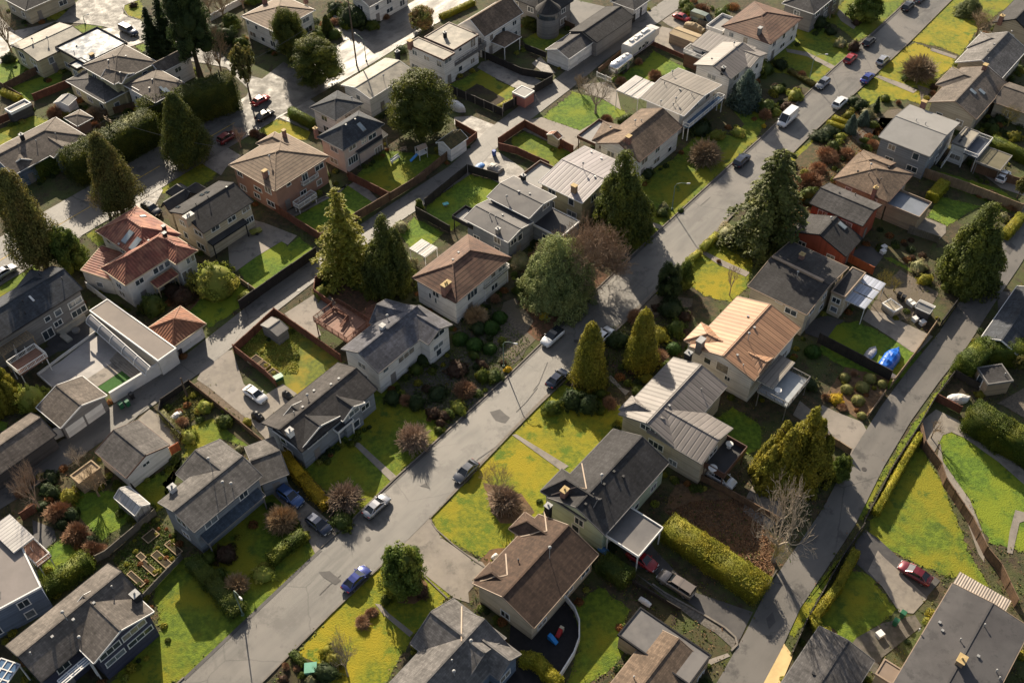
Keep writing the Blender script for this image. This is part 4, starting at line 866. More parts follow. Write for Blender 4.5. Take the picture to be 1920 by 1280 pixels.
def utility_pole(label,base,top,arms=True):
    (bx,by),(tx,ty)=px(base)[0],px(top)[0]; p=P(bx,by); lo,hi=1,30
    for _ in range(30):
        m=(lo+hi)/2
        if proj((p.x,p.y,m))[1]>ty: lo=m
        else: hi=m
    H=lo; r=thing('utility_pole',label,'utility pole',(p.x,p.y,0)); a=MB(); a.tube([p,p+Vector((0,0,H))],[.17,.11],8); a.build('pole',mat('weathered_pole_wood',C(.10,.075,.055),C(.07,.05,.038),2,.9,.4),r)
    if arms:
        for k in(.93,.86):
            b=MB(); b.beam(p+Vector((0,0,H*k))-DV*1.2,p+Vector((0,0,H*k))+DV*1.2,.12,.12)
            for s_ in(-1.1,-.4,.4,1.1): b.lathe(tuple(p+DV*s_+Vector((0,0,H*k+.06))),[(.05,0),(.07,.1),(.03,.2)],8)
            b.build('crossarm',TIMBER,r)
    return r,p+Vector((0,0,H*.93))
def wire(label,a,b,sag=1.0,r=.03):
    m=MB(); m.tube([a.lerp(b,t)-Vector((0,0,sag*4*t*(1-t))) for t in np.linspace(0,1,13)],r,4); return solo(m,'overhead_wire',mat('overhead_wire',C(.12,.11,.11),C(.1,.1,.1),1,.6,0),label,'wire',tuple(a),'overhead wires between the poles')
def bin_(label,at,m,h=1.05,w=.6,group=None):
    (x,y),=px(at); p=P(x,y,.5); r=thing('wheelie_bin',label,'bin',(p.x,p.y,.04),math.atan2(DU.y,DU.x)); b=MB(); b.hexa([(-w*.4,-w*.38,.08),(w*.4,-w*.38,.08),(w*.4,w*.38,.08),(-w*.4,w*.38,.08)],[(-w/2,-w/2,h),(w/2,-w/2,h),(w/2,w/2,h),(-w/2,w/2,h)])
    link(bpy.data.objects.new('bin_body',b.mesh('b',m)),r); b=MB(); b.hexa([(-w*.54,-w*.54,h+.005),(w*.54,-w*.54,h+.005),(w*.54,w*.54,h+.005),(-w*.54,w*.54,h+.005)],[(-w*.48,-w*.5,h+.09),(w*.48,-w*.5,h+.12),(w*.48,w*.5,h+.12),(-w*.48,w*.5,h+.09)]); link(bpy.data.objects.new('lid',b.mesh('l',m)),r)
    for sg in(-1,1): b=MB(); b.tube([(w*.4,sg*w*.36-.04,.1),(w*.4,sg*w*.36+.04,.1)],.1,10); link(bpy.data.objects.new('wheel',b.mesh('w',TYRE)),r)
    return r
def planter(label,pts,m=TIMBER,soil=G_bed,h=.4,name='raised_bed',group=None):
    A,B,Cc=pw(pts); d=snap(B-A,20); n=Vector((-d.y,d.x,0)); L=(B-A).dot(d); w_=(Cc-A).dot(n)
    if w_<0: A=A+n*w_; w_=-w_
    r=thing(name,label,'raised bed',(A.x,A.y,0),0,group); pt=lambda a,b,z:A+d*a+n*b+Vector((0,0,z)); b=MB(); t=.1
    for a0,b0,a1,b1 in((0,0,L,t),(0,w_-t,L,w_),(0,t,t,w_-t),(L-t,t,L,w_-t)): q=[(a0,b0),(a1,b0),(a1,b1),(a0,b1)]; b.hexa([pt(*x,0) for x in q],[pt(*x,h) for x in q])
    b.build('frame',m,r); b=MB(); q=[(t,t),(L-t,t),(L-t,w_-t),(t,w_-t)]; b.hexa([pt(*x,0.01) for x in q],[pt(*x,h*.8) for x in q]); b.build('soil',soil,r); return r
# ================================================================ THE SETTING
def big_ground():
    b=MB(); b.poly([(-900,-300,0),(900,-300,0),(900,1500,0),(-900,1500,0)]); o=b.build('ground',G_soil); o['kind']='structure'
big_ground()
# ---- grass (level 1)
G1=.012
def lawn(pts,m=G_lawn,name='lawn'): return sheet(name,pts,m,G1,.2)
lawn('0:170,1320 338,1276 594,1040 565,990 548,925 520,890 400,1000 380,1040 330,1050 285,1090 300,1180')
lawn('0:560,870 660,975 743,897 800,842 840,800 760,740 735,700 700,730 650,800')
lawn('0:1195,470 1165,450 1200,330 1260,300 1290,270 1330,230 1400,190 1440,215 1418,262 1356,318 1300,372')
lawn('14:80,470 180,330 250,210 330,180 400,200 470,200 640,330 700,370 520,490 420,590 380,560 80,500')
lawn('14:420,140 560,60 620,0 760,-60 1060,-40 1000,55 840,205 740,280 700,300 560,180')
lawn('0:480,1320 620,1150 735,1040 748,1036 855,1100 845,1115 780,1180 740,1250 700,1330',G_moss)
lawn('0:807,967 838,942 960,812 1013,760 1075,700 1130,740 1170,765 1165,800 1100,870 1030,940 1000,1000 960,1060 912,1050 860,1022 822,1002',G_moss)
lawn('0:1226,553 1316,465 1345,440 1400,430 1412,500 1400,540 1370,565 1320,555 1290,530',G_moss)
lawn('14:240,1100 420,960 490,990 500,1060 420,1110 290,1250 250,1230 210,1160')
lawn('14:700,665 840,535 1000,600 1180,650 1160,750 1060,700 850,720 790,740',G_moss)
lawn('14:850,510 1000,370 1110,300 1260,360 1400,410 1380,460 1260,560 1250,640 1170,640 860,535',G_moss)
lawn('14:1090,290 1200,180 1370,-30 1560,-60 1520,100 1560,200 1500,300 1430,395 1300,340',G_moss)
lawn('14:1560,-60 1700,-60 1880,0 1700,90 1640,150 1540,180')
lawn('22:240,350 610,140 660,95 890,240 730,350 470,505',G_green)
lawn('12:700,1250 900,1060 1180,1090 1380,1095 1370,1120 960,1380 830,1330')
lawn('22:-160,640 0,550 180,500 225,530 300,470 400,540 430,590 0,870 -40,830',G_green)
lawn('21:1280,1010 1400,890 1650,770 1820,880 1480,1110 1380,1050',G_green)
lawn('22:1200,255 1500,25 1720,80 1650,200 1380,425 1250,370',G_green)
lawn('22:1010,440 1110,330 1330,440 1230,520 1080,540',G_green)
lawn('13:0,970 90,930 430,1075 290,1175 0,1060')
lawn('13:215,830 430,650 640,700 760,740 810,810 700,850 480,925',G_green)
lawn('13:700,560 940,430 1000,360 1240,490 1080,525 940,600 740,600',G_green)
lawn('13:80,280 200,220 400,250 240,370 90,335')
lawn('12:1360,600 1600,490 1700,570 1820,620 1800,690 1690,780 1640,760')
lawn('11:-60,480 120,410 290,480 0,620 -60,610',G_green); lawn('11:70,620 430,490 440,600 310,690 180,720',G_green); lawn('11:-60,940 240,820 370,860 160,960 -60,1060',G_moss)
lawn('11:250,110 420,40 510,90 390,145'); lawn('11:865,60 900,20 970,-20 1060,130 980,135 905,110',G_moss)
lawn('11:520,190 640,165 740,190 590,240'); lawn('11:700,260 800,220 940,280 850,310 720,300'); lawn('11:960,330 1040,300 1080,360 1000,370')
lawn('21:1105,145 1300,0 1400,-60 1560,-40 1500,60 1310,190',G_moss); lawn('21:610,450 670,410 740,480 720,550 640,500'); lawn('21:-60,870 230,650 270,700 60,880 -60,960')
lawn('12:30,920 150,835 380,930 360,985 60,975',G_moss); lawn('12:780,100 930,80 1000,130 900,160')
lawn('0:440,662 515,592 645,680 590,735 545,745 505,705',mat('weedy_grass',C(.15,.17,.02),C(.09,.11,.018),1.6,.95,1,10,c3=C(.24,.19,.02),sc3=.3))
lawn('31:1340,600 1500,500 1620,560 1800,700 1760,740 1560,690 1290,830 940,1040 1090,1210 1180,1150 1150,1000 1300,800')
lawn('31:420,1130 560,1060 800,1060 940,1240 720,1400 560,1260',G_green)
lawn('41:330,330 470,260 600,400 350,590 250,560',G_green); lawn('31:0,560 60,570 40,630 -60,640',G_green)
lawn('34:1290,690 1320,650 1370,640 1460,680 1700,850 1940,1060 1940,1500 1640,1420 1500,1120 1300,860',G_green)
lawn('34:1140,740 1300,980 1500,1500 1640,1720 1560,1720 1200,1600 780,1400 800,1270 960,1010',G_lawn)
lawn('44:740,500 830,560 980,770 740,960 610,1060 440,980 400,870 640,480')
lawn('34:1180,490 1280,330 1370,210 1300,350 1150,580 960,870 860,1010 740,1270 680,1250 830,1000 1000,740 1110,560',G_lawn,'grass_verge'); lawn('44:570,400 620,370 330,850 270,950 220,920 290,770 390,620',G_lawn,'grass_verge')
lawn('43:480,700 620,600 840,760 760,900 850,1000 700,1180 520,1300 380,1300 470,1050 450,800')
lawn('33:1400,560 1560,470 1760,600 1760,740 1660,800 1500,650',G_green)
lawn('24:480,1200 540,1090 700,1060 940,1180 1180,1290 1190,1330 900,1560 430,1280',G_green)
lawn('24:1200,330 1280,180 1570,250 1340,390 1240,340',G_green); lawn('24:1150,0 1300,10 1700,130 1830,200 1780,300 1480,160 1200,60',G_green)
lawn('24:880,580 1000,640 1180,760 1100,720 900,620'); lawn('24:1560,1210 1680,1090 1880,1270 1800,1300',G_green)
# ---- beds, gravel, mulch (level 2)
G2=.034
def bed(pts,m=G_bed,name='garden_bed',j=.12): return sheet(name,pts,m,G2,j)
bed('0:735,700 850,600 905,560 1000,640 960,690 870,780 845,810 770,745',mat('grey_garden_gravel',C(.10,.088,.072),C(.06,.052,.042),2.5,.95,1,12,c3=C(.05,.05,.02),sc3=.2))
bed('23:-60,930 20,900 170,960 330,1060 0,1330 -160,1300',G_gravel,'gravel_parking'); bed('0:980,545 1010,500 1110,500 1148,520 1010,640 960,600',mat('leaf_litter',C(.15,.07,.04),C(.07,.045,.02),2,.95,1,10))
bed('0:1060,722 1140,610 1180,600 1300,575 1290,690 1215,735 1165,762 1110,735'); bed('0:1165,560 1230,552 1300,560 1290,600 1200,640 1140,610',G_gravel,'gravel_path')
bed('0:1530,262 1560,215 1600,195 1660,240 1640,330 1580,380 1540,400 1500,330 1490,300',mat('rusty_garden',C(.10,.07,.035),C(.05,.05,.02),1.5,.95,1,9)); bed('0:1380,430 1480,300 1530,310 1570,400 1480,460 1420,500',mat('rusty_garden',C(1,1,1)))
bed('42:130,1300 160,1170 240,1060 350,1100 480,1180 520,1300'); bed('42:1600,1010 1620,1000 1680,1000',G_mulch)
bed('32:1600,1000 1640,1100 1660,1200 1720,1280 1900,1290 1960,1200 1880,1080 1700,1010',G_mulch,'mulch_circle'); bed('42:1570,430 1650,340 1760,330 1750,400 1630,470',G_mulch); bed('42:1000,720 1010,600 1180,530 1215,580 1210,660 1120,720',G_mulch)
bed('43:1070,60 1160,-140 1700,-30 1880,330 1830,600 1730,560 1400,320',G_mulch,'leaf_strewn_yard')
bed('12:1470,650 1560,590 1620,620 1760,700 1680,780 1640,770'); bed('13:-160,1100 0,1180 30,1300 -60,1340',G_gravel,'gravel_path')
bed('22:420,800 640,640 800,700 870,880 900,900 720,1010 560,930',mat('rust_litter',C(.12,.06,.035),C(.05,.035,.02),1.6,.95,1,10)); bed('22:680,900 860,860 820,1100 720,1200 640,1150',mat('red_leaf_litter',C(.26,.12,.075),C(.12,.06,.04),2,.95,1,10))
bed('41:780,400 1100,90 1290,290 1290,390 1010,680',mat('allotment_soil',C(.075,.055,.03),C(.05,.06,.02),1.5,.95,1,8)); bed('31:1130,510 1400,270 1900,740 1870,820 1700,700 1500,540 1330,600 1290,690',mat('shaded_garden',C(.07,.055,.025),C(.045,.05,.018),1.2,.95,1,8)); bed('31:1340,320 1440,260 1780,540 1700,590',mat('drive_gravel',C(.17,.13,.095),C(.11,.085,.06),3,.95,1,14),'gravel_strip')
bed('31:60,1100 200,900 480,700 660,800 500,930 420,1130 300,1300 100,1300',mat('rusty_garden',C(1,1,1))); bed('41:300,160 560,100 720,300 600,420 480,280',mat('rusty_garden',C(1,1,1)))
bed('34:450,420 620,180 940,260 900,380 740,570 560,450',G_mulch); bed('24:840,560 920,430 1240,500 1180,740 1100,640 900,610',mat('shaded_garden',C(1,1,1))); bed('24:880,820 1010,700 1280,860 1200,1000 1000,1060 800,980',G_gravel)
bed('21:1180,1000 1300,800 1420,900 1330,1000 1200,1060',G_mulch); bed('24:1480,160 1700,240 1840,290 1700,200 1400,110'); bed('14:1130,600 1240,640 1230,700 1160,720',G_gravel,'rockery')
bed('43:860,560 960,620 1180,750 1150,870 1080,880 900,740 850,660',G_bed); bed('43:1340,860 1540,1030 1520,1090 1340,1120 1190,950',mat('shaded_garden',C(1,1,1))); bed('13:1380,700 1500,700 1640,880 1560,960 1250,900',mat('shaded_garden',C(1,1,1)))
bed('44:470,880 540,900 620,1000 590,1080 480,1010',G_mulch); bed('11:330,740 560,660 720,800 660,840 430,830',mat('allotment_soil',C(1,1,1)))
bed('24:1100,930 1240,1000 1280,1100 1110,1010',mat('shaded_garden',C(1,1,1))); bed('44:1690,560 1760,540 1940,900 1850,960 1800,800',mat('rusty_garden',C(1,1,1)))
# ---- driveways, paths, patios (level 3)
G3=.056
def pad(name,pts,m=G_conc): return sheet(name,pts,m,G3)
pad('driveway','0:742,1033 806,966 812,985 830,1010 860,1030 905,1054 915,1068 878,1110 880,1130 850,1120')
pad('driveway','0:592,1040 560,975 500,915 520,880 560,930 628,985 664,974')
pad('footpath','32:650,690 700,690 990,950 950,985'); pad('footpath','33:0,660 30,655 400,880 350,915'); pad('footpath','42:840,720 880,725 940,790 1110,925 1085,955 900,800')
pad('footpath','33:650,240 700,240 780,330 830,350 800,380 740,320'); pad('footpath','23:780,290 870,320 1075,395 1060,420 860,350'); pad('footpath','23:1310,565 1340,560 1500,640 1680,720 1650,750 1450,660')
pad('footpath','14:200,345 350,370 550,470 520,490 350,400 210,370'); pad('footpath','14:830,545 860,535 1050,600 1130,640 1100,660 980,610'); pad('footpath','14:560,100 580,70 700,180 680,210 590,150'); pad('footpath','14:1230,340 1410,400 1400,420 1220,360')
pad('patio','22:-200,500 -100,330 60,370 290,460 225,525 180,500 0,610 -180,740'); pad('patio','22:180,300 440,200 680,90 700,50 760,100 890,235 860,250 640,100 600,150 240,345 230,330')
pad('parking_pad','22:200,1010 480,830 560,930 570,1010 420,1060 460,1160 400,1200'); pad('driveway','31:1390,270 1480,100 1640,60 1720,300 1900,480 1900,720 1760,560 1480,330')
pad('parking_pad','31:930,590 1055,480 1130,520 1290,680 1220,775'); pad('parking_pad','32:0,420 190,300 290,370 80,550 -60,560')
pad('court','31:270,235 430,140 680,-60 900,60 880,160 610,270 640,300 690,320 400,330 370,320',G_pave); pad('court','31:610,270 870,100 930,165 690,320',G_conc); sheet('turf','31:690,325 930,165 1030,240 810,390',G_turf,.07)
pad('court','31:150,260 300,140 640,-70 620,-100 300,60 200,200',G_dark); pad('patio','21:360,1150 640,1020 700,1180 420,1280 330,1230',G_dark)
pad('driveway','34:410,510 460,450 560,500 740,570 780,650 670,825 640,790 480,690 380,600 250,520 300,420'); pad('driveway','34:-80,1100 0,960 130,1040 200,1250 60,1330 -100,1200')
pad('driveway','24:780,980 900,1010 1240,1170 1130,1290 1090,1280 930,1170 740,1050'); pad('driveway','24:1100,350 1150,320 1330,390 1330,440 1270,500 1080,440')
pad('driveway','43:700,240 870,470 980,480 1100,600 1350,790 1560,960 1590,1010 1700,780 1290,640 1000,330 960,240',G_dark); pad('footpath','43:860,500 980,580 1080,640 1330,790 1480,900 1580,980 1560,1050 1540,1020 1440,930 1290,840 1060,660 900,530',mat('pebble_path',C(.16,.145,.125),C(.09,.08,.07),4,.95,1,18))
pad('footpath','43:1340,1130 1520,1070 1540,1090 1360,1170'); pad('driveway','44:690,290 760,200 850,260 990,390 1250,530 1290,560 1100,790 1010,780 880,600 700,440',G_dark); pad('driveway','44:850,345 880,380 1200,680 1100,790 1000,780 880,600 780,490',G_conc)
pad('patio','44:700,960 880,860 1110,800 1160,880 880,1100 830,1220 600,1080',mat('mossy_paving',C(.12,.105,.09),C(.07,.065,.05),1.2,.9,.5,14)); sheet('yard_apron','44:-30,1330 20,1240 170,975 250,1090 165,1290 130,1400',G_sand,.08)
pad('footpath','34:1160,560 1260,480 1420,560 1560,700 1750,800 1940,960 1940,1060 1700,850 1460,680 1370,640 1310,660 1280,720 1240,800 1180,700',G_conc); pad('footpath','34:1290,720 1310,850 1500,1120 1610,1400 1600,1560 1560,1500 1440,1160 1260,860'); pad('footpath','44:1820,60 1940,90 1940,120 1850,150 1800,370 1760,360 1780,210')
pad('patio','34:1690,440 1880,330 1940,400 1940,520 1880,540 1730,450',G_gravel)
pad('driveway','13:440,0 700,60 740,130 700,190 420,200 300,150 300,60',G_dark); pad('parking_pad','13:960,270 1060,190 1330,260 1260,330 1220,390 1000,320 970,300'); pad('parking_pad','13:1060,150 1160,80 1290,130 1470,180 1430,220 1200,230 1100,180')
pad('driveway','13:-20,880 210,830 480,925 560,880 470,960 480,1010 420,1080 100,930'); pad('driveway','13:0,500 200,600 320,660 180,720 0,560',G_wconc); pad('driveway','13:140,450 200,400 310,520 210,510',G_wconc); pad('driveway','13:500,600 660,580 740,640 770,780 640,700 520,660')
pad('patio','12:1590,440 1680,420 1990,560 2100,640 1960,660 1820,620 1700,560 1560,480',G_wconc); pad('driveway','12:1400,830 1520,820 1800,930 1690,1000 1560,990 1400,880',G_wconc); pad('driveway','12:1510,1120 1620,1060 1720,1080 1880,1190 1960,1290 1870,1340 1700,1290 1560,1200',G_wconc)
pad('driveway','12:250,780 380,700 470,760 430,870 280,820',G_wconc); pad('footpath','12:160,830 190,815 380,900 370,925',G_wconc); pad('driveway','21:880,240 1120,100 1150,140 1080,270 1060,330 960,260',G_wconc); pad('driveway','21:490,440 520,300 700,200 900,250 760,340 600,440 560,480',G_wconc)
pad('driveway','11:1430,1160 1600,1040 1700,1100 1600,1180 1560,1240',G_wconc); pad('driveway','11:720,210 780,200 960,270 1010,300 900,340',G_wconc); pad('driveway','11:-80,200 0,120 100,220 250,190 400,150 100,310 0,460 -80,440',G_wconc); pad('driveway','12:760,120 930,40 1080,90 960,140',G_wconc); pad('driveway','12:540,100 700,200 760,240 620,290 560,220',G_wconc)
pad('patio','41:230,130 380,190 400,270 330,330 240,300',G_dark); pad('driveway','14:1520,1180 1660,1150 1900,1300 1900,1390 1720,1330',G_conc); pad('driveway','24:1690,850 1840,860 1940,900 1940,1010 1700,1010',G_dark); pad('driveway','24:620,600 760,520 900,590 820,700',G_dark); pad('patio','24:320,1090 480,1020 620,1060 560,1090 480,1200 340,1150',G_dark)
pad('driveway','23:600,540 720,500 830,600 640,680',G_dark); pad('driveway','22:1650,1060 1800,930 1880,960 1960,1060 1900,1160 1720,1120',G_gravel)
pad('kerbside_path','43:-60,1700 0,1500 150,1280',G_conc)
pad('footpath','14:1150,850 1010,770 920,780 870,830 900,960 760,1040 700,1000 600,900 640,880 720,930 850,830',G_gravel)
sheet('play_area','42:1770,1200 43:0,770 160,915 370,690 440,790 470,900 470,990 430,1090 330,1250 100,1300 -40,1290',mat('black_rubber',C(.018,.016,.018),C(.012,.011,.013),2,.8,.3),G3)
# ---- roads (level 4)
G4=.078
sheet('main_street','0:290,1325 345,1271 602,1028 663,973 743,896 953,705 1178,486 1358,321 1425,261 1558,134 1643,57 1700,4 1750,-40 1830,-45 1784,0 1702,82 1526,247 1478,295 1316,463 1226,551 1013,757 960,810 836,940 743,1033 620,1150 480,1290 440,1330',G_asph,G4)
strip('back_lane','0:-90,985 -40,952 20,915 106,860 239,767 359,685 480,588 594,500 745,397 862,320 932,252 1013,190 1066,150 1119,106 1199,50 1260,8 1330,-50',4.5,G_alley,G4)
strip('side_lane','0:1340,1360 1385,1285 1430,1203 1470,1120 1525,1040 1572,970 1628,860 1680,775 1732,704 1787,636 1842,552 1885,490 1935,410 1985,330',4.4,G_alley,G4)
strip('arterial_road','0:-120,560 0,491 53,457 240,349 308,308 388,262 436,234',10.5,G_alley,G4); strip('arterial_road','0:436,234 520,185 650,112 742,56 850,-8 900,-40',10.5,G_wet,G4)
pad('pavement','21:-60,740 0,700 240,570 490,440 540,470 240,640 0,780 -60,820',G_wconc); pad('pavement','21:800,190 930,230 1120,110 1400,-60 1500,-130 1470,-170 1200,0',G_wconc); pad('pavement','12:640,490 700,500 830,420 1080,300 1120,250 1090,240 800,390',G_wconc)
sheet('side_street','11:560,0 640,-60 1000,-60 985,0 880,40 870,100 905,120 980,140 1060,200 1280,280 1560,380 1700,520 1850,560 2000,440 2300,600 2120,740 1900,860 1700,940 1640,870 1760,640 1600,480 1330,430 1080,360 1010,300 940,250 730,190 590,170 390,160',G_side,G4)
for a,b in(('-20,502 45,461','x'),('60,452 170,388','x'),('182,381 300,312','x'),('315,303 440,231','x')): ribbon('centre_line','0:'+a,.14,.006,Y_line,.10)
ribbon('kerb','0:300,1312 345,1270 602,1027 663,972 743,895 953,704 1178,485 1358,320 1425,260 1558,133 1643,56 1700,3 1740,-35',.18,.19,G_kerb,0,gaps=(1,))
ribbon('kerb','0:440,1330 480,1291 620,1151 743,1034',.18,.17,G_kerb); ribbon('kerb','0:806,972 836,941 960,811 1013,758 1226,552 1316,464 1478,296 1526,248 1702,83 1784,1 1830,-45',.18,.17,G_kerb)
ribbon('kerb','42:1228,100 1240,150 1275,200 1400,310 1560,430 1625,470',.14,.12,G_kerb); ribbon('kerb','42:1180,520 1350,682',.14,.12,G_kerb)
ribbon('kerb','11:865,60 905,118 980,140',.2,.15,G_kerb); ribbon('kerb','43:990,585 1075,645 1335,790 1500,890 1575,960 1590,1010 1545,1055',.22,.22,G_kerb)
# road repairs and manholes
TAR=mat('tar_repair',C(.075,.07,.068),C(.06,.056,.055),1,.7,.2,20)
for q in('32:1650,500 1720,480 1790,540 1760,580 1690,560','42:440,500 520,490 600,560 560,590 480,540','32:1160,1020 1200,1000 1230,1040','44:60,830 110,780 130,850 80,900','24:1740,560 1790,510 1820,540 1780,600','42:0,850 10,880 5,900'): sheet('asphalt_patch',q,TAR,.10,.05)
for q in('0:884,741','0:1080,640','0:1530,255','0:690,1010','0:1620,880','0:560,545'):
    p=pw(q)[0]; b=MB(); b.lathe((p.x,p.y,.09),[(.34,0),(.34,.022)],16); o=b.build('manhole_cover',mat('cast_iron',C(.05,.045,.042),C(.04,.036,.034),3,.5,.3)); tag(o,'round iron manhole cover in the road surface','manhole','manhole covers in the roads')
for q in('33:150,350 190,300 250,150','33:30,500 100,430 180,330','32:1500,900 1570,830 1700,740','42:450,660 520,590 600,520','23:1330,250 1400,190','13:500,650 640,520','31:900,600 1100,400'):
    c=pw(q); b=MB()
    for i in range(len(c)-1): 
        a_,b_=c[i],c[i+1]; d=(b_-a_).normalized(); n=Vector((-d.y,d.x,0))*.05; b.poly([(x.x,x.y,.107) for x in(a_-n,b_-n,b_+n,a_+n)])
    o=b.build('crack_seal',TAR); o['kind']='structure'

strip('kerb_shade_grit_edge','0:660,978 745,898 955,707 1180,488 1360,323 1427,263 1560,136 1645,59 1702,6',.45,G_dark,.094); strip('kerb_shade_grit_edge','0:345,1274 602,1031',.45,G_dark,.094)  # shadow of the left kerb step and hedge, painted as a flat dark strip
strip('kerb_shade_grit_edge','0:838,937 958,810 1010,757 1224,550 1314,463 1476,296',.35,mat('gutter_grit',C(.19,.165,.135),C(.14,.12,.10),2,.9,.3),.094)
# ================================================================ HOUSES
_H=[]
def H(*a,**k): h=House(*a,**k); _H.append(h); return h
# --- lower middle
h=H('bungalow','long dark brown shingled bungalow beside the wide concrete driveway',W_cream,R_brown,TRIMT)
h.wing('43:155,890 43:615,375 42:1840,250',4.0,1.9,over=.6).bay('42:1560,565 42:1670,440',6,3.99,1.15,'h',out=.5).bay('43:0,205 43:95,75',7,3.99,1.25,'h',out=.5)
h.bay('43:-10,770 42:1640,700',3,3.4,.9,'h',roof=R_black,inward=0) if 0 else None
h.mast('43:265,400',2.2).vents('43:45,425 42:1850,420',BLACK).chim('43:255,75',.7,.7,1.4,TRIMK).win('43:515,500 43:400,630 43:210,860',1.5,.8,1).flash('43:228,70 245,210 60,248','42:1762,368 1773,518 1580,562').auto(4.5)
h=H('bungalow','grey shingled hip roofed house with crossing ridges at the bottom edge beside the mossy lawn',W_blue,R_grey,TRIMG)
h.wing('42:1400,1500 42:1800,1035 42:1470,720',3.6,2.2,L=-17,over=.5).bay('42:1090,1000 42:1375,670',8,3.6,2.0,'g').bay('42:1700,1245 42:1870,1075',6,3.6,1.5,'g',inward=0)
h.mast('42:1520,1010 42:1400,1225',.8).vents('42:1385,1130').win('42:1740,1250',1.6,1,1).flash('42:1452,740 1450,985').auto(4)
h=H('garage','flat two tone grey garage roof on the lawn edge at the bottom of the picture',W_tan,F_grey,TRIMK,cat='garage')
h.wing('43:745,940 43:900,740 43:1390,1110',3.0,.12,kind='flat',over=.3).win('43:1330,1230',1.2,1,1)
h=H('garage','small brown gabled roof cut by the bottom edge next to the flat grey garage',W_tan,R_tan,TRIMT,cat='garage'); h.wing('43:690,1290 43:868,1060 43:1180,1300',2.7,.9,L=9).vents('43:860,1245')
h=H('bungalow','dark charcoal roofed pale green house with white flat topped carport',W_green,R_dark,TRIMG)
h.wing('43:655,235 33:1105,850 33:725,605',4.6,1.9).bay('33:250,1085 33:380,915',6,4.6,2.0,'h',out=1.1).chim('33:370,1090',.9,.7,1.3,BRICK).vents('33:785,955 33:650,1010 33:720,920 33:575,1090 33:520,1150',BLACK).mast('33:630,1000',1.6)
h.panelroof('43:660,240 43:875,410 43:840,45',3.6,m=F_light,n=1) if 0 else h.deck('43:660,238 43:875,410 43:840,45',3.5,TRIM,F_grey,.18,solid=True).flash('33:492,860 525,1040 275,1085').auto(4)
h=H('house','grey standing seam metal roofed beige house with a dark roof deck at its back',W_beige,M_grey,TRIMG)
h.wing('33:1140,738 33:1525,320 33:1150,100',5.2,1.4).bay('33:755,478 33:825,372',6,5.2,1.1,'h').bay('33:1345,865 33:1558,612',8.5,5.1,1.3,'g').deck('33:1345,872 33:1480,975 33:1500,680',3.0,TRIMB,R_black,.8,solid=True)
h.chim('33:1240,125',.8,.8,1.3,TRIMK,fl=1).vents('33:1335,350 33:1110,455').win('33:960,615',2.2,.9,2).win('33:1015,730',2.2,1.1,2).win('33:1075,690',1,.8,1).auto(4.5)
h=H('house','white house with a bright copper coloured ribbed metal roof',W_white,M_copper,TRIMT)
h.wing('33:1710,275 24:282,1095 23:1600,878',5.2,1.5).bay('23:1215,1195 23:1315,1060',5,5.2,1.0,'h').bay('34:0,240 34:115,110',5,5.1,.9,'g',roof=M_copper).panelroof('34:0,272 34:105,338 34:130,78',4.2,m=M_beige,n=1,posts=False)
h.deck('34:0,352 34:210,465 34:240,212',3.1,TRIMG,mat('pale_deck_floor',C(.34,.36,.38),C(.28,.3,.32),.5,.5,.1),.9).chim('33:1325,45',1.2,.8,1.6,W_grey,fl=0).vents('23:1710,1110 23:1665,1030 33:1630,180 33:1590,100').mast('23:1665,1195',1.2).win('33:1520,260',.8,.7,1).win('33:1485,185',1.8,1.6,0).auto(4)
h=H('house','wide dark low pitched roof house with cream end wall and a white striped patio roof',W_beige,R_dark,TRIMT)
h.wing('0:1402,536 24:355,1010 24:225,490',5.0,1.1).wing('24:520,850 24:618,895 24:765,722',4.5,.1,kind='flat',over=.4,extend=0,roof=R_dark)
h.chim('24:310,620',.7,.7,.9,BRICK).mast('24:280,745',.8); h.win('24:155,920',1,.6,1).auto(4)
h.panelroof('24:760,975 24:905,795 24:620,900',3.4,m=mat('bluish_white_panels',C(.40,.43,.52),C(.35,.38,.46),.5,.5,.05,6,kind='rib',sp=.5,depth=.4),n=3); h.wings[0]
b=MB(); a_,w0=h.hit(px('24:105,610')[0]); b_,_=h.hit(px('24:465,785')[0]); b.beam(a_+Vector((0,0,.12)),b_+Vector((0,0,.12)),.5,.35); b.build('ridge_vent',TRIMT,w0.ro)
h=H('house','red walled house with a dark gable and a single skylight, behind the red board fence',W_red,R_dark,TRIMK); h.wing('24:625,605 24:755,482 24:235,418',3.4,1.9).sky('24:600,390',.8,1.3).mast('24:518,350',.4).auto(4)
h=H('house','red walled house under a long charcoal gable, middle of three in a row',W_red,R_mid,TRIMK); h.wing('24:368,228 24:738,398 24:500,82',4.8,1.1).vents('24:690,175 24:580,160',BLACK).auto(4)
h=H('house','brown hipped house with a walled roof deck and tall brick chimney',W_tan,R_tan,TRIMB)
h.wing('24:925,220 24:1098,22 24:532,62',4.3,1.7,'hh').bay('14:640,1170 14:790,1075',6,4.3,1.1,'h',inward=0).deck('24:905,240 24:1110,372 24:1000,142',3.2,TRIMT,mat('blue_grey_deck',C(.16,.18,.22),C(.13,.15,.18),.5,.5,.1),.35,solid=True,skirt=W_tan)
h.chim('24:812,200',.7,.6,1.6,BRICK,fl=2).vents('14:710,1210 14:785,1240 14:925,1185 24:870,70',BLACK).mast('14:795,1190',.8).win('24:940,330 24:1045,375',1.2,.6,1).auto(4)
h=H('house','pale grey roofed house with green and white walls and a row of four deck skylights',W_white,F_light,TRIMG)
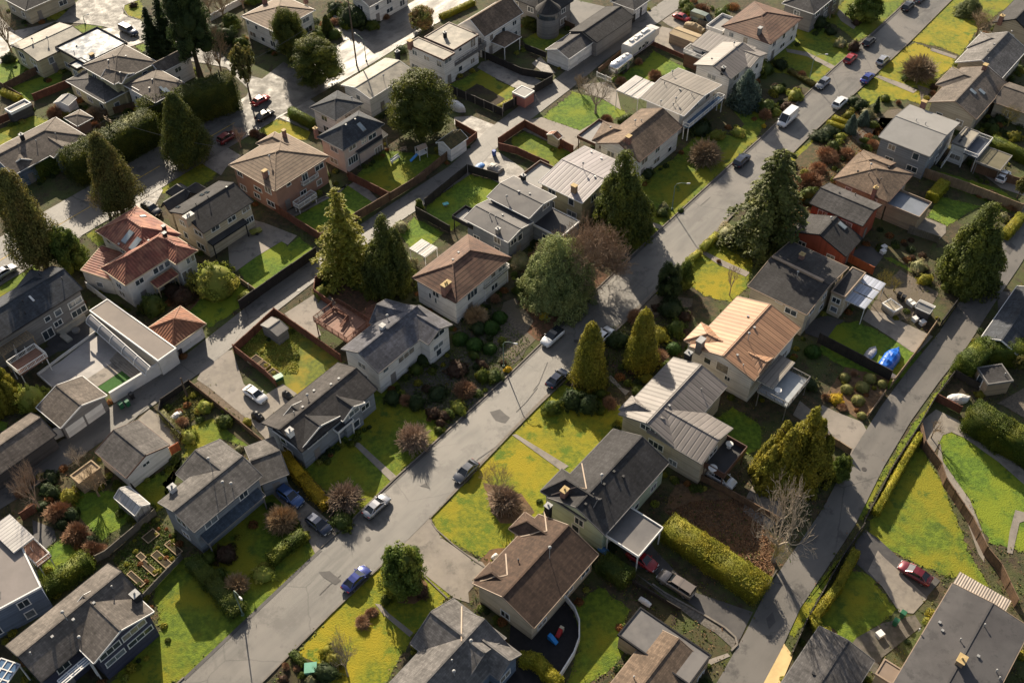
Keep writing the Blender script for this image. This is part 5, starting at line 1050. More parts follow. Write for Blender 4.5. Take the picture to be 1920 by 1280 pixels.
h.wing('14:855,965 14:1220,1100 14:1070,735',5.3,.9,wall=W_bgrey).wing('14:1370,1005 14:1478,1045 14:1572,935',3.9,.1,kind='flat',over=.2,roof=F_cream).deck('14:1455,1080 14:1555,1112 14:1640,990',3.1,TRIM,mat('navy_deck_floor',C(.05,.06,.09),C(.04,.05,.07),.5,.5,.1),.7)
h.sky('14:1432,995 14:1450,965 14:1470,940 14:1490,915',.35,1.1,TRIMK).chim('14:1168,750',.9,.7,1,BRICK,fl=0).vents('14:1120,855 14:1185,880').stairs('14:1360,1050 14:1275,1175',3.1).auto(3.6)
h=H('carport','flat olive roofed carport behind the pale grey house',W_olive,mat('olive_membrane',C(.13,.115,.07),C(.10,.09,.055),.5,.8,.2),TRIMG,cat='carport'); h.wing('14:1540,1140 14:1720,1200 14:1625,1035',2.7,.08,kind='flat',posts=True)
h=H('house','tan gabled house with two skylights and an L shaped brown roof',W_beige,R_taupe,TRIMT)
h.wing('14:1545,842 14:1765,590 14:1212,716',3.6,2.0).bay('14:1258,595 14:1350,465',7,3.6,1.5,'h').bay('14:1670,722 14:1890,640',4,3.3,1.2,'g',inward=0) if 0 else h.wing('14:1545,842 14:1765,590 14:1212,716',3.6,2.0).bay('14:1258,595 14:1350,465',7,3.6,1.5,'h').wing('14:1662,718 14:1885,775 14:1790,585',3.2,1.3,L=11)
h.sky('14:1522,650 14:1585,650',.8,1.2).chim('14:1600,490',.9,.7,1,BRICK,fl=0).auto(4)
h=H('house','beige walled gabled house beyond the one with two skylights',W_beige,R_grey,TRIM); h.wing('14:1725,552 14:1890,345 14:1412,424',3.6,2.2).bay('14:1478,338 14:1558,220',6,3.6,1.5,'h').vents('14:1572,240 14:1670,315 14:1625,365 14:1630,425').mast('14:1790,240',.4).auto(4)
h=H('house','dark roofed house cut by the top right corner',W_beige,R_dark,TRIMK); h.wing('14:1660,160 14:1850,-60 14:1900,290',3.4,2.2,L=14).chim('14:1700,195',.8,.8,1.2,BRICK).auto(4)
# --- right edge
h=H('house','tan house with a dark roof at the right edge beside the lane',W_tan,R_navy,TRIM); h.wing('34:1835,90 34:2000,-200 24:1690,1018',3.0,1.2,'gg',L=14).win('24:1730,1165',1.0,1.3,1)
h=H('garden_cabin','small tan cabin with a dark flat roof in front of the big hedge',W_tan,R_dark,TRIM,cat='cabin'); h.wing('34:1628,305 34:1808,278 34:1562,182',2.7,.1,kind='flat',over=.15,dosnap=False,trim=TRIMG).win('34:1572,275',1,1.5,0).vents('34:1745,240')
h=H('house','very large low grey roof with a row of white vents at the bottom right corner',W_cream,mat('worn_grey_roof',C(.066,.062,.064),C(.052,.049,.051),.3,.8,.3,12,c3=C(.08,.076,.077),sc3=.2,c4=C(.045,.043,.045)),TRIMT)
h.wing('44:875,1072 44:1378,575 44:1885,978',4.0,.5,over=.5,L=24).bay('44:1105,775 44:1372,520',1.2,3.3,.3,'g',kind='flat',roof=R_taupe,inward=0) if 0 else h.wing('44:900,1050 44:1378,575 44:1885,978',4.0,.5,L=-26)
h.vents('44:1285,855 44:1305,912 44:1140,912 44:1430,980 44:1600,878 44:1558,1092 44:1685,1198 44:1705,1252').chim('44:1430,1135',1.1,.8,.8,mat('tan_brick',C(.32,.2,.09),C(.24,.14,.07),1,.9,.2,kind='brick',sp=.5),fl=1)
h.panelroof('44:1382,572 44:1455,507 44:1715,842',3.85,m=mat('tan_ribbed_panels',C(.42,.35,.29),C(.36,.3,.25),.5,.5,.1,6,kind='rib',sp=.3,depth=.8),n=1); h.wing('44:830,1215 44:905,1112 44:1110,1290',2.9,.1,kind='flat',over=.2,roof=mat('tan_flat_roof',C(.24,.18,.14),C(.2,.15,.115),.5,.8,.2)); h.auto(4.5)
h=H('garage','dark grey garage roof at the bottom edge beside the pale sand apron',W_grey,R_mid,TRIMG,cat='garage'); h.wing('44:165,1285 44:302,1012 44:720,1292',2.7,.7,L=9,over=.3).vents('44:395,1215',BLACK)
# --- middle block
h=H('house','white house with a brown hipped tile roof and brick chimney breast',W_white,T_brown,TRIMB)
h.wing('22:1410,930 22:1805,615 22:1115,742',5.2,2.1,'hh').chim('22:1345,850',1.5,.8,1.5,BRICK,ground=False,fl=2).vents('22:1390,630 22:1430,580').deck('22:1615,830 22:1820,705 22:1580,790',3.0,TRIM,F_grey,.8).win('22:1525,870',2.2,1.3,2).win('22:1735,690',1.8,1,1).win('22:1230,880 22:1270,915',.4,1.0,0).auto(4)
h.panelroof('22:1080,548 22:1140,650 22:1165,478',4.0,m=M_white,n=2)
h=H('house','white house with a blue grey shingled gable roof in front of the tall evergreens',W_white,R_blue,TRIMG)
h.wing('32:865,222 22:1330,1115 32:740,75' if 0 else '32:865,222 22:1300,1110 22:610,1250',5.0,1.7).bay('22:1385,1085 22:1215,1225',6.5,5.0,1.2,'g',inward=0).bay('22:800,1072 22:918,905',5,4.9,1.3,'g',inward=0)
h.chim('22:895,1115',.7,.7,.7,TRIM,fl=0).mast('22:930,1050',.7).win('22:1290,1150',2.2,.9,1).win('22:1285,1235',2.0,.8,1).win('32:1060,95',3.2,1,2).win('32:915,200',1,.6,0).auto(4)
h.deck('22:410,1062 22:632,1222 22:570,930',2.7,WOODR,DECKW,1.0,gap=1)
b=MB(); q_=[P(*q,2.75) for q in px('22:470,1050 22:560,985 22:650,1040 22:600,1110')]
for i in range(3): b.beam(q_[i]+Vector((0,0,.3)),q_[i+1]+Vector((0,0,.3)),.45,.12); b.beam(q_[i]+Vector((0,0,.7)),q_[i+1]+Vector((0,0,.7)),.1,.12)
b.build('bench',WOODR,h.root)
h=H('split_level_house','white trimmed grey flat stepped roof house with a dark garage roof',W_bgrey,F_grey,TRIM)
h.wing('0:913,369 0:989,412 0:966,331',5.6,.7,over=.5).wing('0:869,410 0:948,458 0:917,374',4.7,.7).wing('0:997,420 0:1050,447 0:1034,389',3.1,.12,kind='flat',over=.3,roof=R_black).chim('22:1708,440',.6,.6,.9,TRIMG).vents('22:1650,320 22:1690,335 22:1740,315 22:1855,150 23:45,150 23:125,165').mast('22:1770,205',.6).chim('23:80,60',.7,.6,.8,TRIMK)
h.deck('22:1385,332 22:1500,430 22:1460,250',3.2,TRIMK,F_light,.5,solid=True).win('23:240,250',1.6,.8,1).win('23:10,500',1.4,.9,1).auto(3.6)
h=H('house','straw yellow house under a pale lilac tinted ribbed metal roof',W_yellow,M_pale,TRIM); h.wing('0:1010,341 0:1090,382 0:1099,275',5.1,.9).deck('23:40,60 23:200,140 13:230,1160',3.6,TRIMB,F_light,.4,solid=True)
h.chim('23:438,150',.9,.7,1.3,mat('tan_brick',C(1,1,1)),fl=0).vents('13:560,1075 13:630,1120 23:585,45',TRIM).mast('13:500,1190',1.0).auto(4)
h=H('tudor_house','half timbered white house with a brown gabled roof and walled roof deck',W_white,R_tan,TRIMB)
h.wing('13:900,1142 13:1195,890 13:615,1000',5.0,2.0).bay('13:565,990 13:645,858',6,4.6,1.2,'h').deck('13:460,968 13:605,1065 13:605,848',3.1,TRIMB,F_light,.35,solid=True).chim('13:820,1010',.9,.7,1.4,BRICK,fl=0).mast('13:868,885',.9).vents('13:695,900 13:912,860').auto(3.2)
h=H('house','beige standing seam roofed house with a white striped patio roof and blue balcony',W_stucco,M_beige,TRIM)
h.wing('13:905,690 13:1212,820 13:1175,480',5.1,.9,over=.5,gover=1.2).panelroof('13:735,635 13:905,688 13:870,530',4.2,m=M_white,n=3).vents('13:1075,595 13:1185,635 13:1268,670 13:1138,745').mast('13:1155,720 13:1050,740 13:1130,530',.7).deck('13:1205,885 13:1240,910 13:1480,690',3.0,TRIM,BGLASS,.8).win('13:845,690',1.4,.9,1).win('13:805,745',1.6,1,1).auto(3.6)
h=H('house','white walled house with a long grey metal gable and a small white railed deck',W_white,M_grey,TRIMG)
h.wing('13:1545,557 13:1760,395 13:1283,455',4.9,1.3).bay('13:1660,470 13:1802,378',6,4.8,.9,'g',inward=0).wing('13:1265,318 13:1390,370 13:1378,225',4.2,.5,kind='shed',L=11).chim('13:1490,500',.7,.6,.7,TRIMK).vents('13:1410,415').mast('13:1565,325',.6).deck('13:1210,370 13:1330,430 13:1255,330',3.0,TRIM,F_light,.8,skirt=W_brown).auto(4)
h=H('house','white and red trimmed house with a brown hipped tile roof and a fenced roof deck',W_white,T_brown,TRIMB)
h.wing('14:95,312 14:330,130 13:1478,188',4.9,1.8,'hh').bay('13:1480,188 13:1615,88',5,4.85,1.0,'h',inward=0) if 0 else h.wing('14:95,312 14:330,130 13:1478,188',4.9,1.8,'hh')
h.deck('13:1370,195 13:1470,245 13:1480,110',3.1,TRIM,F_light,.5,solid=True).chim('13:1745,240',.9,.6,1.3,TRIMG,fl=0).auto(3)
h=H('house','grey roofed house cut by the top edge above the hipped tile roof',W_grey,R_mid,TRIM); h.wing('14:400,100 14:540,-30 14:165,30',4.6,1.6,'hh',L=14).auto(4)
h=H('garage','long white garage with a grey gabled roof by the back lane',W_white,R_mid,TRIM,cat='garage'); h.wing('13:400,417 13:592,295 13:242,346',3.0,1.1,over=.25).win('13:440,410 13:540,330',2.6,2,0,door=True)
h=H('garage','long dark roofed garage joined behind the white one',W_grey,R_dark,TRIMK,cat='garage'); h.wing('13:600,300 13:760,195 13:428,205',3.5,1.2,over=.25,L=13)
h=H('garage','white hip roofed garage with two doors at the top edge of the lane',W_white,R_mid,TRIM,cat='garage'); h.wing('13:865,72 13:992,-5 13:690,10',3.0,1.3,'hh').win('13:890,95 13:940,50',2.6,2,0,door=True)
h=H('turreted_house','dark house with a round corner turret at the top edge',W_grey,R_dark,TRIMK); h.wing('13:190,60 13:400,-90 13:0,-60',5.4,2,'hh',L=12).wing('13:330,70 13:420,-10 13:210,30',5,1.6,'gg',L=5)
def turret(h,q,r,z,rise,wall,roof):
    p=P(*px(q)[0],z); b=MB(); b.lathe((p.x,p.y,0),[(r,0),(r,z)],20); b.build('turret_wall',wall,h.root); b=MB(); b.lathe((p.x,p.y,z),[(r+.35,-.1),(r+.35,0),(r*.5,rise*.55),(.05,rise)],20); b.build('turret_roof',roof,h.root); b=MB(); b.lathe((p.x,p.y,z-1.6),[(r+.03,0),(r+.03,.9)],20); b.build('turret_windows',GLASS,h.root)
turret(h,'13:255,60',2.3,5.8,2.2,W_grey,R_dark); h.auto(3)
# --- top middle
h=H('house','brown shingled house with a pink gable end at the top edge',W_white,R_tan,TRIM); h.wing('12:1612,262 12:1868,85 12:1440,170',5.2,2.6,wall=W_white,over=.35).auto(3.2)
h=H('gazebo_carport','brown hip roofed carport on white posts beside the pink gabled house',W_white,R_tan,TRIM,cat='carport'); h.wing('12:1755,335 12:1880,262 12:1615,278',3.0,1.0,'hh',posts=True)
h=H('house','flat pale roofed house with a red brick end and a long rear balcony',W_white,F_cream,TRIMB)
h.wing('12:1325,425 12:1400,375 12:1085,300',6.0,.12,kind='flat',over=.12).wing('12:1395,355 12:1568,245 12:1190,262',6.25,.12,kind='flat',over=.12).chim('12:1335,265',.6,.5,1.1,TRIMK).deck('12:1340,505 12:1640,330 12:1310,470',3.2,TRIMG,F_grey,.9).chim('12:1090,330',.9,.8,1,BRICK,fl=0)
h.win('12:1530,305',1.4,1.6,1).win('12:1440,350',.8,.6,0).win('12:1350,430',2,.8,1).auto(3)
h=H('house','long low grey roofed white house behind the big round evergreen',W_white,F_cream,TRIM); h.wing('12:805,697 12:1178,532 12:640,575',4.6,.9).chim('12:1000,400',.8,.6,1.1,TRIMK,fl=2).mast('12:905,580',1.3).auto(4)
h=H('house','navy hip roofed white two storey house with a dark scalloped porch roof',W_white,R_navy,TRIMG)
h.wing('12:615,1062 12:940,890 12:440,960',5.4,2.0,'hh',wall=W_pink).wing('12:560,850 12:780,740 12:455,712',5.0,1.3,'hh').wing('12:725,1085 12:950,960 12:700,1045',3.0,.5,kind='shed',over=.1,roof=R_black,posts=True).sky('12:745,900',.8,1.4).mast('12:680,720',.8).vents('12:635,885 12:700,845').chim('12:425,950',.6,.6,1.3,BRICK).win('12:680,1040',1.6,.8,1).win('12:760,990',1,1,1).win('12:685,1125',2.2,1.4,3).win('12:865,1055',1.8,1.2,2).auto(3.4)
h=H('garage','small white garage with a mossy brown gable beneath the big evergreen',W_white,mat('mossy_shingles',C(.13,.095,.04),C(.08,.07,.03),1,.9,.6,14,kind='tab',sp=.9),TRIM,cat='garage'); h.wing('12:1375,1058 12:1478,965 12:1278,1000',2.8,1.0,over=.25)
h=H('house','salmon walled two storey house with a large tan tile hip roof',W_orange,T_tan,TRIMT)
h.wing('0:515,358 0:634,302 0:424,312',5.6,1.9,'hh').bay('12:0,1010 12:150,940',6,5.6,1.1,'h',inward=0,auto=False).chim('12:70,1250',.8,.6,1.3,BRICK,fl=0).chim('12:205,970',.6,.5,1.5,BRICK,fl=0).sky('12:85,1225',.7,.9).mast('12:100,1130',.7).win('22:345,45',1.1,1.3,1).win('22:230,95',.8,.6,0).win('22:15,130',1.8,.7,1)
h.deck('22:300,90 22:330,115 22:430,35',3.1,TRIM,F_light,.8,posts=False).deck('22:265,250 22:300,275 22:400,170',1.2,TRIM,G_conc,.9).auto(3.2)
h=H('house','white walled house with a wide brick chimney and tan roof near the top left junction',W_white,T_tan,TRIM); h.wing('12:130,225 12:435,78 11:1690,120',5.0,1.4,'hh').chim('12:65,30 12:350,0',.8,.7,1.2,BRICK).win('11:1750,160 11:1810,195',.7,.8,0).auto(3)
h=H('house','white walled house clipped by the top edge over the bright street',W_white,R_grey,TRIM); h.wing('12:800,50 12:930,-10 12:700,-30',4.8,1.4,L=12).auto(3.2)
# --- top left
h=H('house','beige walled house with a low pale roof at the top left',W_yellow,F_cream,TRIMK); h.wing('11:265,433 11:585,248 11:82,316',4.2,.9).mast('11:340,290 11:235,300',.7).auto(4)
h=H('house','flat roofed house with puddles on its roof and a dark parapet',W_yellow,F_wet,TRIMK); h.wing('11:600,455 11:840,345 11:395,335',4.4,.25,kind='flat',L=10).wing('11:545,495 11:640,450 11:487,455',4.2,.25,kind='flat').vents('11:540,325 11:525,375').chim('11:650,395',.8,.7,.4,mat('tan_brick',C(1,1,1)),fl=0).auto(4)
h=H('house','grey hip roofed two storey house with a lower wing, right of the puddled flat roof',W_yellow,R_taupe,TRIM)
h.wing('11:805,595 11:1060,412 11:598,455',5.8,1.8,'hh').bay('11:860,590 11:955,515',5,5.7,.9,'g',inward=0,auto=False).wing('11:735,728 11:850,650 11:493,555',3.4,1.3,'hh',L=9,roof=R_mid).vents('11:800,405 11:890,400 11:765,430 11:770,480 11:848,515').auto(3.6)
h=H('house','taupe hip roofed house with blue framed windows and two bright skylights',W_white,R_taupe,TRIM); h.wing('11:1095,725 11:1330,600 11:888,592',5.0,1.8,'hh').wing('11:1130,520 11:1240,440 11:1040,480',4.6,1.4,'gg',L=8).sky('11:1150,635 11:1185,645',.5,1.5).vents('11:1075,565 11:1055,625').win('11:960,640',2.2,.8,2).win('11:980,710',1.4,1.6,1).auto(4)
h=H('house','long grey roofed house with three small gables behind the tall hedge',W_blue,R_taupe,TRIM)
h.wing('11:95,1235 11:612,962 11:-60,1060',3.6,1.7,'gh',L=None).bay('11:60,1180 11:255,1130',5,3.6,1.1,'g',inward=0,auto=False).bay('11:360,1100 11:535,1030',6,3.6,1.1,'g',inward=0,auto=False).vents('11:258,1005 11:395,955 11:130,1030').chim('11:165,990',.6,.6,1.2,TRIMK).auto(4.5)
h=H('gazebo','small grey hip roofed pavilion with a pale edge behind the tall hedge',W_orange,R_taupe,TRIM,cat='gazebo'); h.wing('11:545,890 11:665,835 11:458,828',2.7,.9,'hh')
h=H('shed','small white garden shed with a pale gabled roof by the vegetable plot',W_white,F_light,TRIM,cat='shed'); h.wing('11:480,745 11:540,690 11:440,670',2.4,.6,over=.15)
h=H('shed','long low shed with a dark lean to and pale roof by the left garden fence',W_dark,F_light,TRIM,cat='shed'); h.wing('11:80,805 11:240,745 11:60,765',2.3,.3,kind='flat',over=.1)
h=H('house','dark roofed house clipped by the top left edge',W_beige,R_dark,TRIM); h.wing('11:180,75 11:370,-20 11:20,-20',3.6,1.5,'hh',L=12).auto(4)
h=H('shed','tiny white shed at the left edge below the grey gables',W_white,F_light,TRIM,cat='shed'); h.wing('11:30,1275 11:120,1225 11:5,1245',2.5,.1,kind='flat',over=.1)
# --- left
h=H('two_storey_house','cream walled house with a long dark gable roof, wide chimney and rear porch',W_cream,R_dark,TRIMK)
h.wing('21:1435,440 21:1800,222 21:1172,300',5.7,1.7).wing('21:1205,300 21:1330,205 21:1082,290',4.2,1.6,'gh',L=8,roof=R_black).bay('21:1170,150 21:1260,80',5,4.2,1.4,'h',inward=0,auto=False,roof=R_black).wing('21:1500,527 21:1745,365 21:1450,490',3.0,.5,kind='shed',over=.1,roof=R_black,posts=True)
h.chim('21:1345,370',1.6,.9,.9,W_cream,fl=2).vents('21:1385,245 21:1470,195 21:1600,120',BLACK).sky('21:1255,258 21:1425,172 21:1460,155',.5,.9,GLASS).win('21:1520,405 21:1635,340 21:1735,272',1.5,.8,1).win('21:1765,345',1.8,1,3).win('21:1315,455 21:1240,390',.9,1.1,0).auto(3.4)
h=H('villa','white villa with a large red clay tiled roof of many hips and skylights',W_stucco,T_red,mat('cream_trim',C(.5,.4,.26),C(.42,.34,.22),1,.6,0))
h.wing('21:885,808 21:1395,562 21:722,680',5.4,2.0,'hh').wing('21:965,250 21:1230,480 21:742,470',5.4,2.0,'hh').wing('21:745,482 21:880,600 21:660,402',3.4,.9,kind='shed',over=.1).wing('21:780,770 21:885,640 21:645,655',3.2,.9,kind='shed',over=.1,L=6).bay('21:1235,655 21:1395,562',5,5.35,1.3,'h',inward=0,auto=False)
h.wing('21:1110,830 21:1272,738 21:1072,792',3.0,.4,kind='shed',over=.05,posts=True).sky('21:900,470 21:955,520',1.1,1.9).sky('21:1010,322',.5,.9,TRIM).vents('21:840,520 21:1050,495').chim('21:1160,410 21:1165,460',.5,.5,.6,TRIMK,fl=0).win('21:1100,705 21:1135,685 21:1180,655',.9,1,0).win('21:1330,630 21:1365,610',.8,1.2,0).win('21:1345,720 21:1305,745',.8,1.8,0).win('21:840,810',1.2,1,1).auto(3.2)
h=H('garage','square white garage with an orange clay tiled pyramid roof',W_stucco,T_orange,mat('cream_trim',C(1,1,1)),cat='garage'); h.wing('21:1217,1245 21:1465,1087 21:1045,1107',2.8,1.6,'hh').win('21:1380,1180 21:1300,1230',2.4,2.1,0,door=True)
h=H('house','dark grey two storey house with white framed windows at the left edge',W_grey,R_navy,TRIMK)
h.wing('21:-160,1295 21:622,858 21:395,655',5.3,1.7).bay('21:85,862 21:215,700',6,5.2,1.3,'h',inward=0).vents('21:280,740 21:165,930 21:440,770 21:180,1010',BLACK).sky('21:225,905',.3,1.0,TRIM).win('21:530,930',2.2,1,1).win('21:410,1000',1.0,1.0,0).win('21:560,990',2.4,1.1,2).win('21:335,1045',.8,.8,0).win('21:410,1075',1.2,.9,1).win('21:340,1150',1.6,1.6,1)
h.deck('31:0,180 31:150,290 21:200,1130' if 0 else '31:60,170 31:150,230 31:250,40',2.9,TRIM,DECKW,.9).stairs('31:150,60 31:175,190',2.9,1.6)
h=H('pergola','weathered timber pergola lattice beside the dark grey house',W_grey,R_mid,cat='pergola')
def pergola(h,pts,z,m=TIMBER,n=12,n2=9):
    A,B,Cc=[P(a,b,z) for a,b in px(pts)]; d=snap(B-A,20); v=Vector((-d.y,d.x,0)); L=(B-A).dot(d); w_=(Cc-A).dot(v)
    if w_<0: A=A+v*w_; w_=-w_
    h._ensure(A); A=Vector((A.x,A.y,0)); b=MB()
    for i in range(n+1): b.beam(A+d*L*i/n+Vector((0,0,z)),A+d*L*i/n+v*w_+Vector((0,0,z)),.06,.14)
    b.build('rafters',m,h.root); b=MB()
    for i in range(n2+1): b.beam(A+v*w_*i/n2+Vector((0,0,z+.12)),A+d*L+v*w_*i/n2+Vector((0,0,z+.12)),.06,.08)
    b.build('lattice',m,h.root)
    for a in(.1,L-.1):
        for c in(.1,w_-.1): q=MB(); q.box(A+d*a+v*c,.14,.14,0,z-.08,math.atan2(d.y,d.x)); q.build('post',m,h.root)
pergola(h,'31:20,105 31:230,-40 31:-60,30',3.6)
h=H('pool_pavilion','long grey roofed white pavilion with a curved glass canopy over steps',W_stucco,F_cream,TRIM,cat='pavilion'); h.wing('21:630,988 31:1075,168 21:795,930',3.2,.08,kind='flat',over=.25,roof=mat('taupe_membrane',C(.20,.17,.15),C(.17,.145,.13),.35,.8,.15,10))
def canopy(h,a,b,z=3.0,w_=2.2,n=5):
    A=P(*px(a)[0],z); B=P(*px(b)[0],z); d=(B-A).normalized(); v=Vector((d.y,-d.x,0)); 
    if v.dot(Vector((0,-1,0)))<0: v=-v
    g=MB(); f=MB(); pr=[(0,0),(.3,-.05),(.6,-.2),(.9,-.5),(1.1,-1.0)]
    for i in range(len(pr)-1):
        (a0,z0),(a1,z1)=pr[i],pr[i+1]; g.poly([A+v*a0+Vector((0,0,z0)),B+v*a0+Vector((0,0,z0)),B+v*a1+Vector((0,0,z1)),A+v*a1+Vector((0,0,z1))])
        for k in range(n+1): c=A.lerp(B,k/n); f.beam(c+v*a0+Vector((0,0,z0+.05)),c+v*a1+Vector((0,0,z1+.05)),.08,.08)
    for a0,z0 in(pr[0],pr[-1]): f.beam(A+v*a0+Vector((0,0,z0+.05)),B+v*a0+Vector((0,0,z0+.05)),.1,.1)
    o=g.build('canopy_glass',mat('canopy_glass',C(.30,.28,.27),C(.24,.23,.22),.5,.15,0,spec=.8),h.root); f.build('canopy_frame',TRIM,o)
canopy(h,'21:640,1015','31:1062,180'); 
b=MB()
for i in range(6): c0=P(*px('31:860,80')[0]); c1=P(*px('31:1040,225')[0]); v=-DU; b.beam(c0+v*(.25+.35*i)+Vector((0,0,.75-.12*i)),c1+v*(.25+.35*i)+Vector((0,0,.75-.12*i)),.34,.12)
b.build('steps',G_conc,h.root)
h=H('garage','grey gabled double garage with two white doors facing the back lane',W_grey,F_cream,TRIM,cat='garage'); h.wing('31:255,465 31:415,617 31:585,247',3.0,1.3,over=.3,roof=R_taupe).win('31:525,580 31:665,495',2.8,2.1,0,door=True)
h=H('carport_block','dark brown wide gabled carport with brick piers on the lane at the left edge',W_dark,R_taupe,TRIMK,cat='carport'); h.wing('31:30,935 31:398,655 31:235,490',3.0,1.3,over=.35,L=-20,posts=False,wall=W_dark)
h=H('garage','grey gabled garage with a white end wall between the lane and the long lawn',W_white,R_mid,TRIMB,cat='garage'); h.wing('31:670,777 31:875,972 31:985,562',3.0,1.3,over=.25,roof=shingle('ash',C(.115,.105,.10))).win('31:1030,862',1.0,.5,1)
h=H('house','slate grey house with a blue rear balcony roof and a tall mast on the ridge',W_bgrey,shingle('stone',C(.125,.115,.108)),TRIMG)
h.wing('41:1368,215 31:1845,942 31:1140,1115',5.6,1.2).wing('31:1240,932 31:1360,1040 31:1400,772' if 0 else '31:1240,932 31:1365,1030 31:1550,690',5.3,1.3,L=6).wing('32:25,1010 32:232,932 31:1800,718',3.4,1.0,'gg').chim('31:1225,1055',.8,.7,.9,TRIM,fl=1).mast('31:1500,910',2.3).mast('31:1580,1020 31:1640,1030',.7)
h.wing('41:1468,298 31:1860,1075 41:1400,205',2.9,1.1,kind='shed',over=.1,roof=shingle('blue_slate',C(.06,.08,.11)),posts=True).auto(3.4)
h=H('house','flat grey roofed house with a white ribbed canopy and black stairs at the left edge',W_blue,mat('stone_membrane',C(.21,.185,.175),C(.18,.16,.15),.4,.8,.15,10),TRIM)
h.wing('41:25,745 41:292,602 41:0,245',5.0,.08,kind='flat',L=-14,over=.12).panelroof('41:95,360 41:255,262 41:-60,180',5.5,m=M_white,n=1,posts=False).deck('41:140,340 41:230,260 41:240,480',3.0,TRIM,DECKW,.8).stairs('41:195,370 41:262,475',3.0,1.2).vents('41:0,635').auto(4)
h=H('house','navy blue house with white framed windows and a taupe roof near the lower left lawn',W_navy,shingle('taupe_brown',C(.15,.13,.115)),TRIMK)
h.wing('41:440,1480 41:985,690 41:765,440' if 0 else '41:40,1015 41:765,440 41:1000,672',5.2,1.7).bay('41:655,1132 41:1085,775',7,5.2,1.5,'g',inward=0,trim=TRIM).chim('41:970,690',.9,.8,1.2,TRIMK,fl=1).mast('41:475,835',1.6).vents('41:795,610 41:665,718 41:520,835 41:372,955 41:222,1078').mast('41:570,975',.5)
h.win('41:945,905',3.0,.9,2).win('41:990,950',3.2,.8,2).win('41:775,1050',2.6,.9,2).win('41:815,1100',2.4,.8,1).auto(4)
def sunroom(h,pts,z):
    A,B,Cc=[P(a,b,z) for a,b in px(pts)]; d=snap(B-A); v=Vector((-d.y,d.x,0)); L=(B-A).dot(d); w_=(Cc-A).dot(v)
    if w_<0: A=A+v*w_; w_=-w_
    A=Vector((A.x,A.y,0)); pt=lambda a,b,zz=0:A+d*a+v*b+Vector((0,0,z+zz)); g=MB(); q=[(0,0),(L,0),(L,w_),(0,w_)]; g.hexa([pt(*x,-.06) for x in q],[pt(*x,0) for x in q]); o=g.build('glass_roof',BGLASS,h.root); f=MB(); n=max(2,int(L/1.0))
    for i in range(n+1): f.beam(pt(L*i/n,0,.03),pt(L*i/n,w_,.03),.12,.12)
    for j in range(4): f.beam(pt(0,w_*j/3,.04),pt(L,w_*j/3,.04),.12,.12)
    f.build('glazing_bars',TRIM,o)
    for a in(.1,L-.1):
        for b in(.1,w_-.1): k=MB(); p=pt(a,b); k.box(p,.12,.12,0,z-.07,0); k.build('post',TRIM,h.root)
sunroom(h,'41:400,1285 41:645,1130 41:360,1260' if 0 else '41:440,1300 41:650,1130 41:410,1260',4.4); sunroom(h,'41:20,1330 41:145,1150 41:-60,1200',3.6)
h=H('house','long charcoal roofed house with white trimmed double front gables facing the street',W_bgrey,R_dark,TRIMK)
h.wing('32:322,778 32:865,338 32:58,560',4.4,1.6,roof=shingle('warm_charcoal',C(.062,.055,.052))).bay('32:335,782 32:612,515',5.5,4.35,1.35,'g',inward=0,trim=TRIM).bay('32:612,560 32:768,432',5.5,4.35,1.1,'g',inward=0,trim=TRIM).deck('32:520,602 32:565,655 32:660,530',3.0,TRIM,R_black,.05,solid=True)
h.chim('32:245,660',.8,.7,1.0,TRIM,fl=1).vents('32:270,510 32:410,350 32:530,305 32:585,265 32:330,465').mast('32:368,405',.7).win('32:430,680',3.4,1.1,3).win('32:690,495',1.8,.9,1).win('32:770,460',1.4,.9,1).auto(4)
# --- small buildings
h=H('greenhouse','whitish ribbed glass greenhouse on the small lawn',W_white,mat('greenhouse_glass',C(.42,.40,.38),C(.32,.31,.30),.8,.2,.05,kind='rib',sp=.7,depth=.5,spec=.8),TRIM,cat='greenhouse'); h.wing('31:805,1100 31:935,1240 31:925,1035',2.1,.8,over=.05,wall=mat('greenhouse_glass',C(1,1,1)))
h=H('shed','open plywood topped shed full of timber by the lane',W_tan,TIMBER,TIMBER,cat='shed'); h.wing('31:560,1008 31:725,905 31:490,955',2.3,.2,kind='flat',over=.1)
h=H('garden_shed','grey plastic gabled shed in the corner of the fenced vegetable garden',W_grey,mat('grey_plastic_roof',C(.17,.16,.15),C(.14,.13,.125),1,.7,.2),TRIMG,cat='shed'); h.wing('22:150,1165 22:215,1100 22:70,1060',2.2,.5,over=.1)
h=H('garden_shed','tiny shed with an orange tan roof on the paving behind the half timbered house',W_cream,T_orange,TRIM,cat='shed'); h.wing('13:325,985 13:352,960 13:250,945',2.0,.6,over=.1)
h=H('shed','pink walled shed with a white flat roof at the corner of the black fence',mat('wall_pink_boards',C(.42,.17,.13),C(.35,.14,.11),1,.8,.2),F_light,TRIM,cat='shed'); h.wing('13:90,692 13:150,640 13:15,642',2.4,.08,kind='flat',over=.1)
h=H('storage_shelter','long tan covered storage shelter behind the camper',W_tan,mat('tan_tarp',C(.34,.26,.15),C(.28,.21,.125),.6,.8,.3),TRIMT,cat='shelter'); h.wing('13:1262,322 13:1335,258 13:1112,225' if 0 else '13:1110,235 13:1255,318 13:1150,178',2.3,.3,over=.05)
h=H('dog_house','low beige slatted box shelter with two open bays on the grass',W_beige,TIMBER,TRIM,cat='shelter'); h.wing('24:880,935 24:965,998 24:920,885',1.2,.05,kind='flat',over=.05,roof=mat('beige_planks',C(.42,.36,.27),C(.34,.29,.22),1,.8,.2,kind='board',sp=.3))
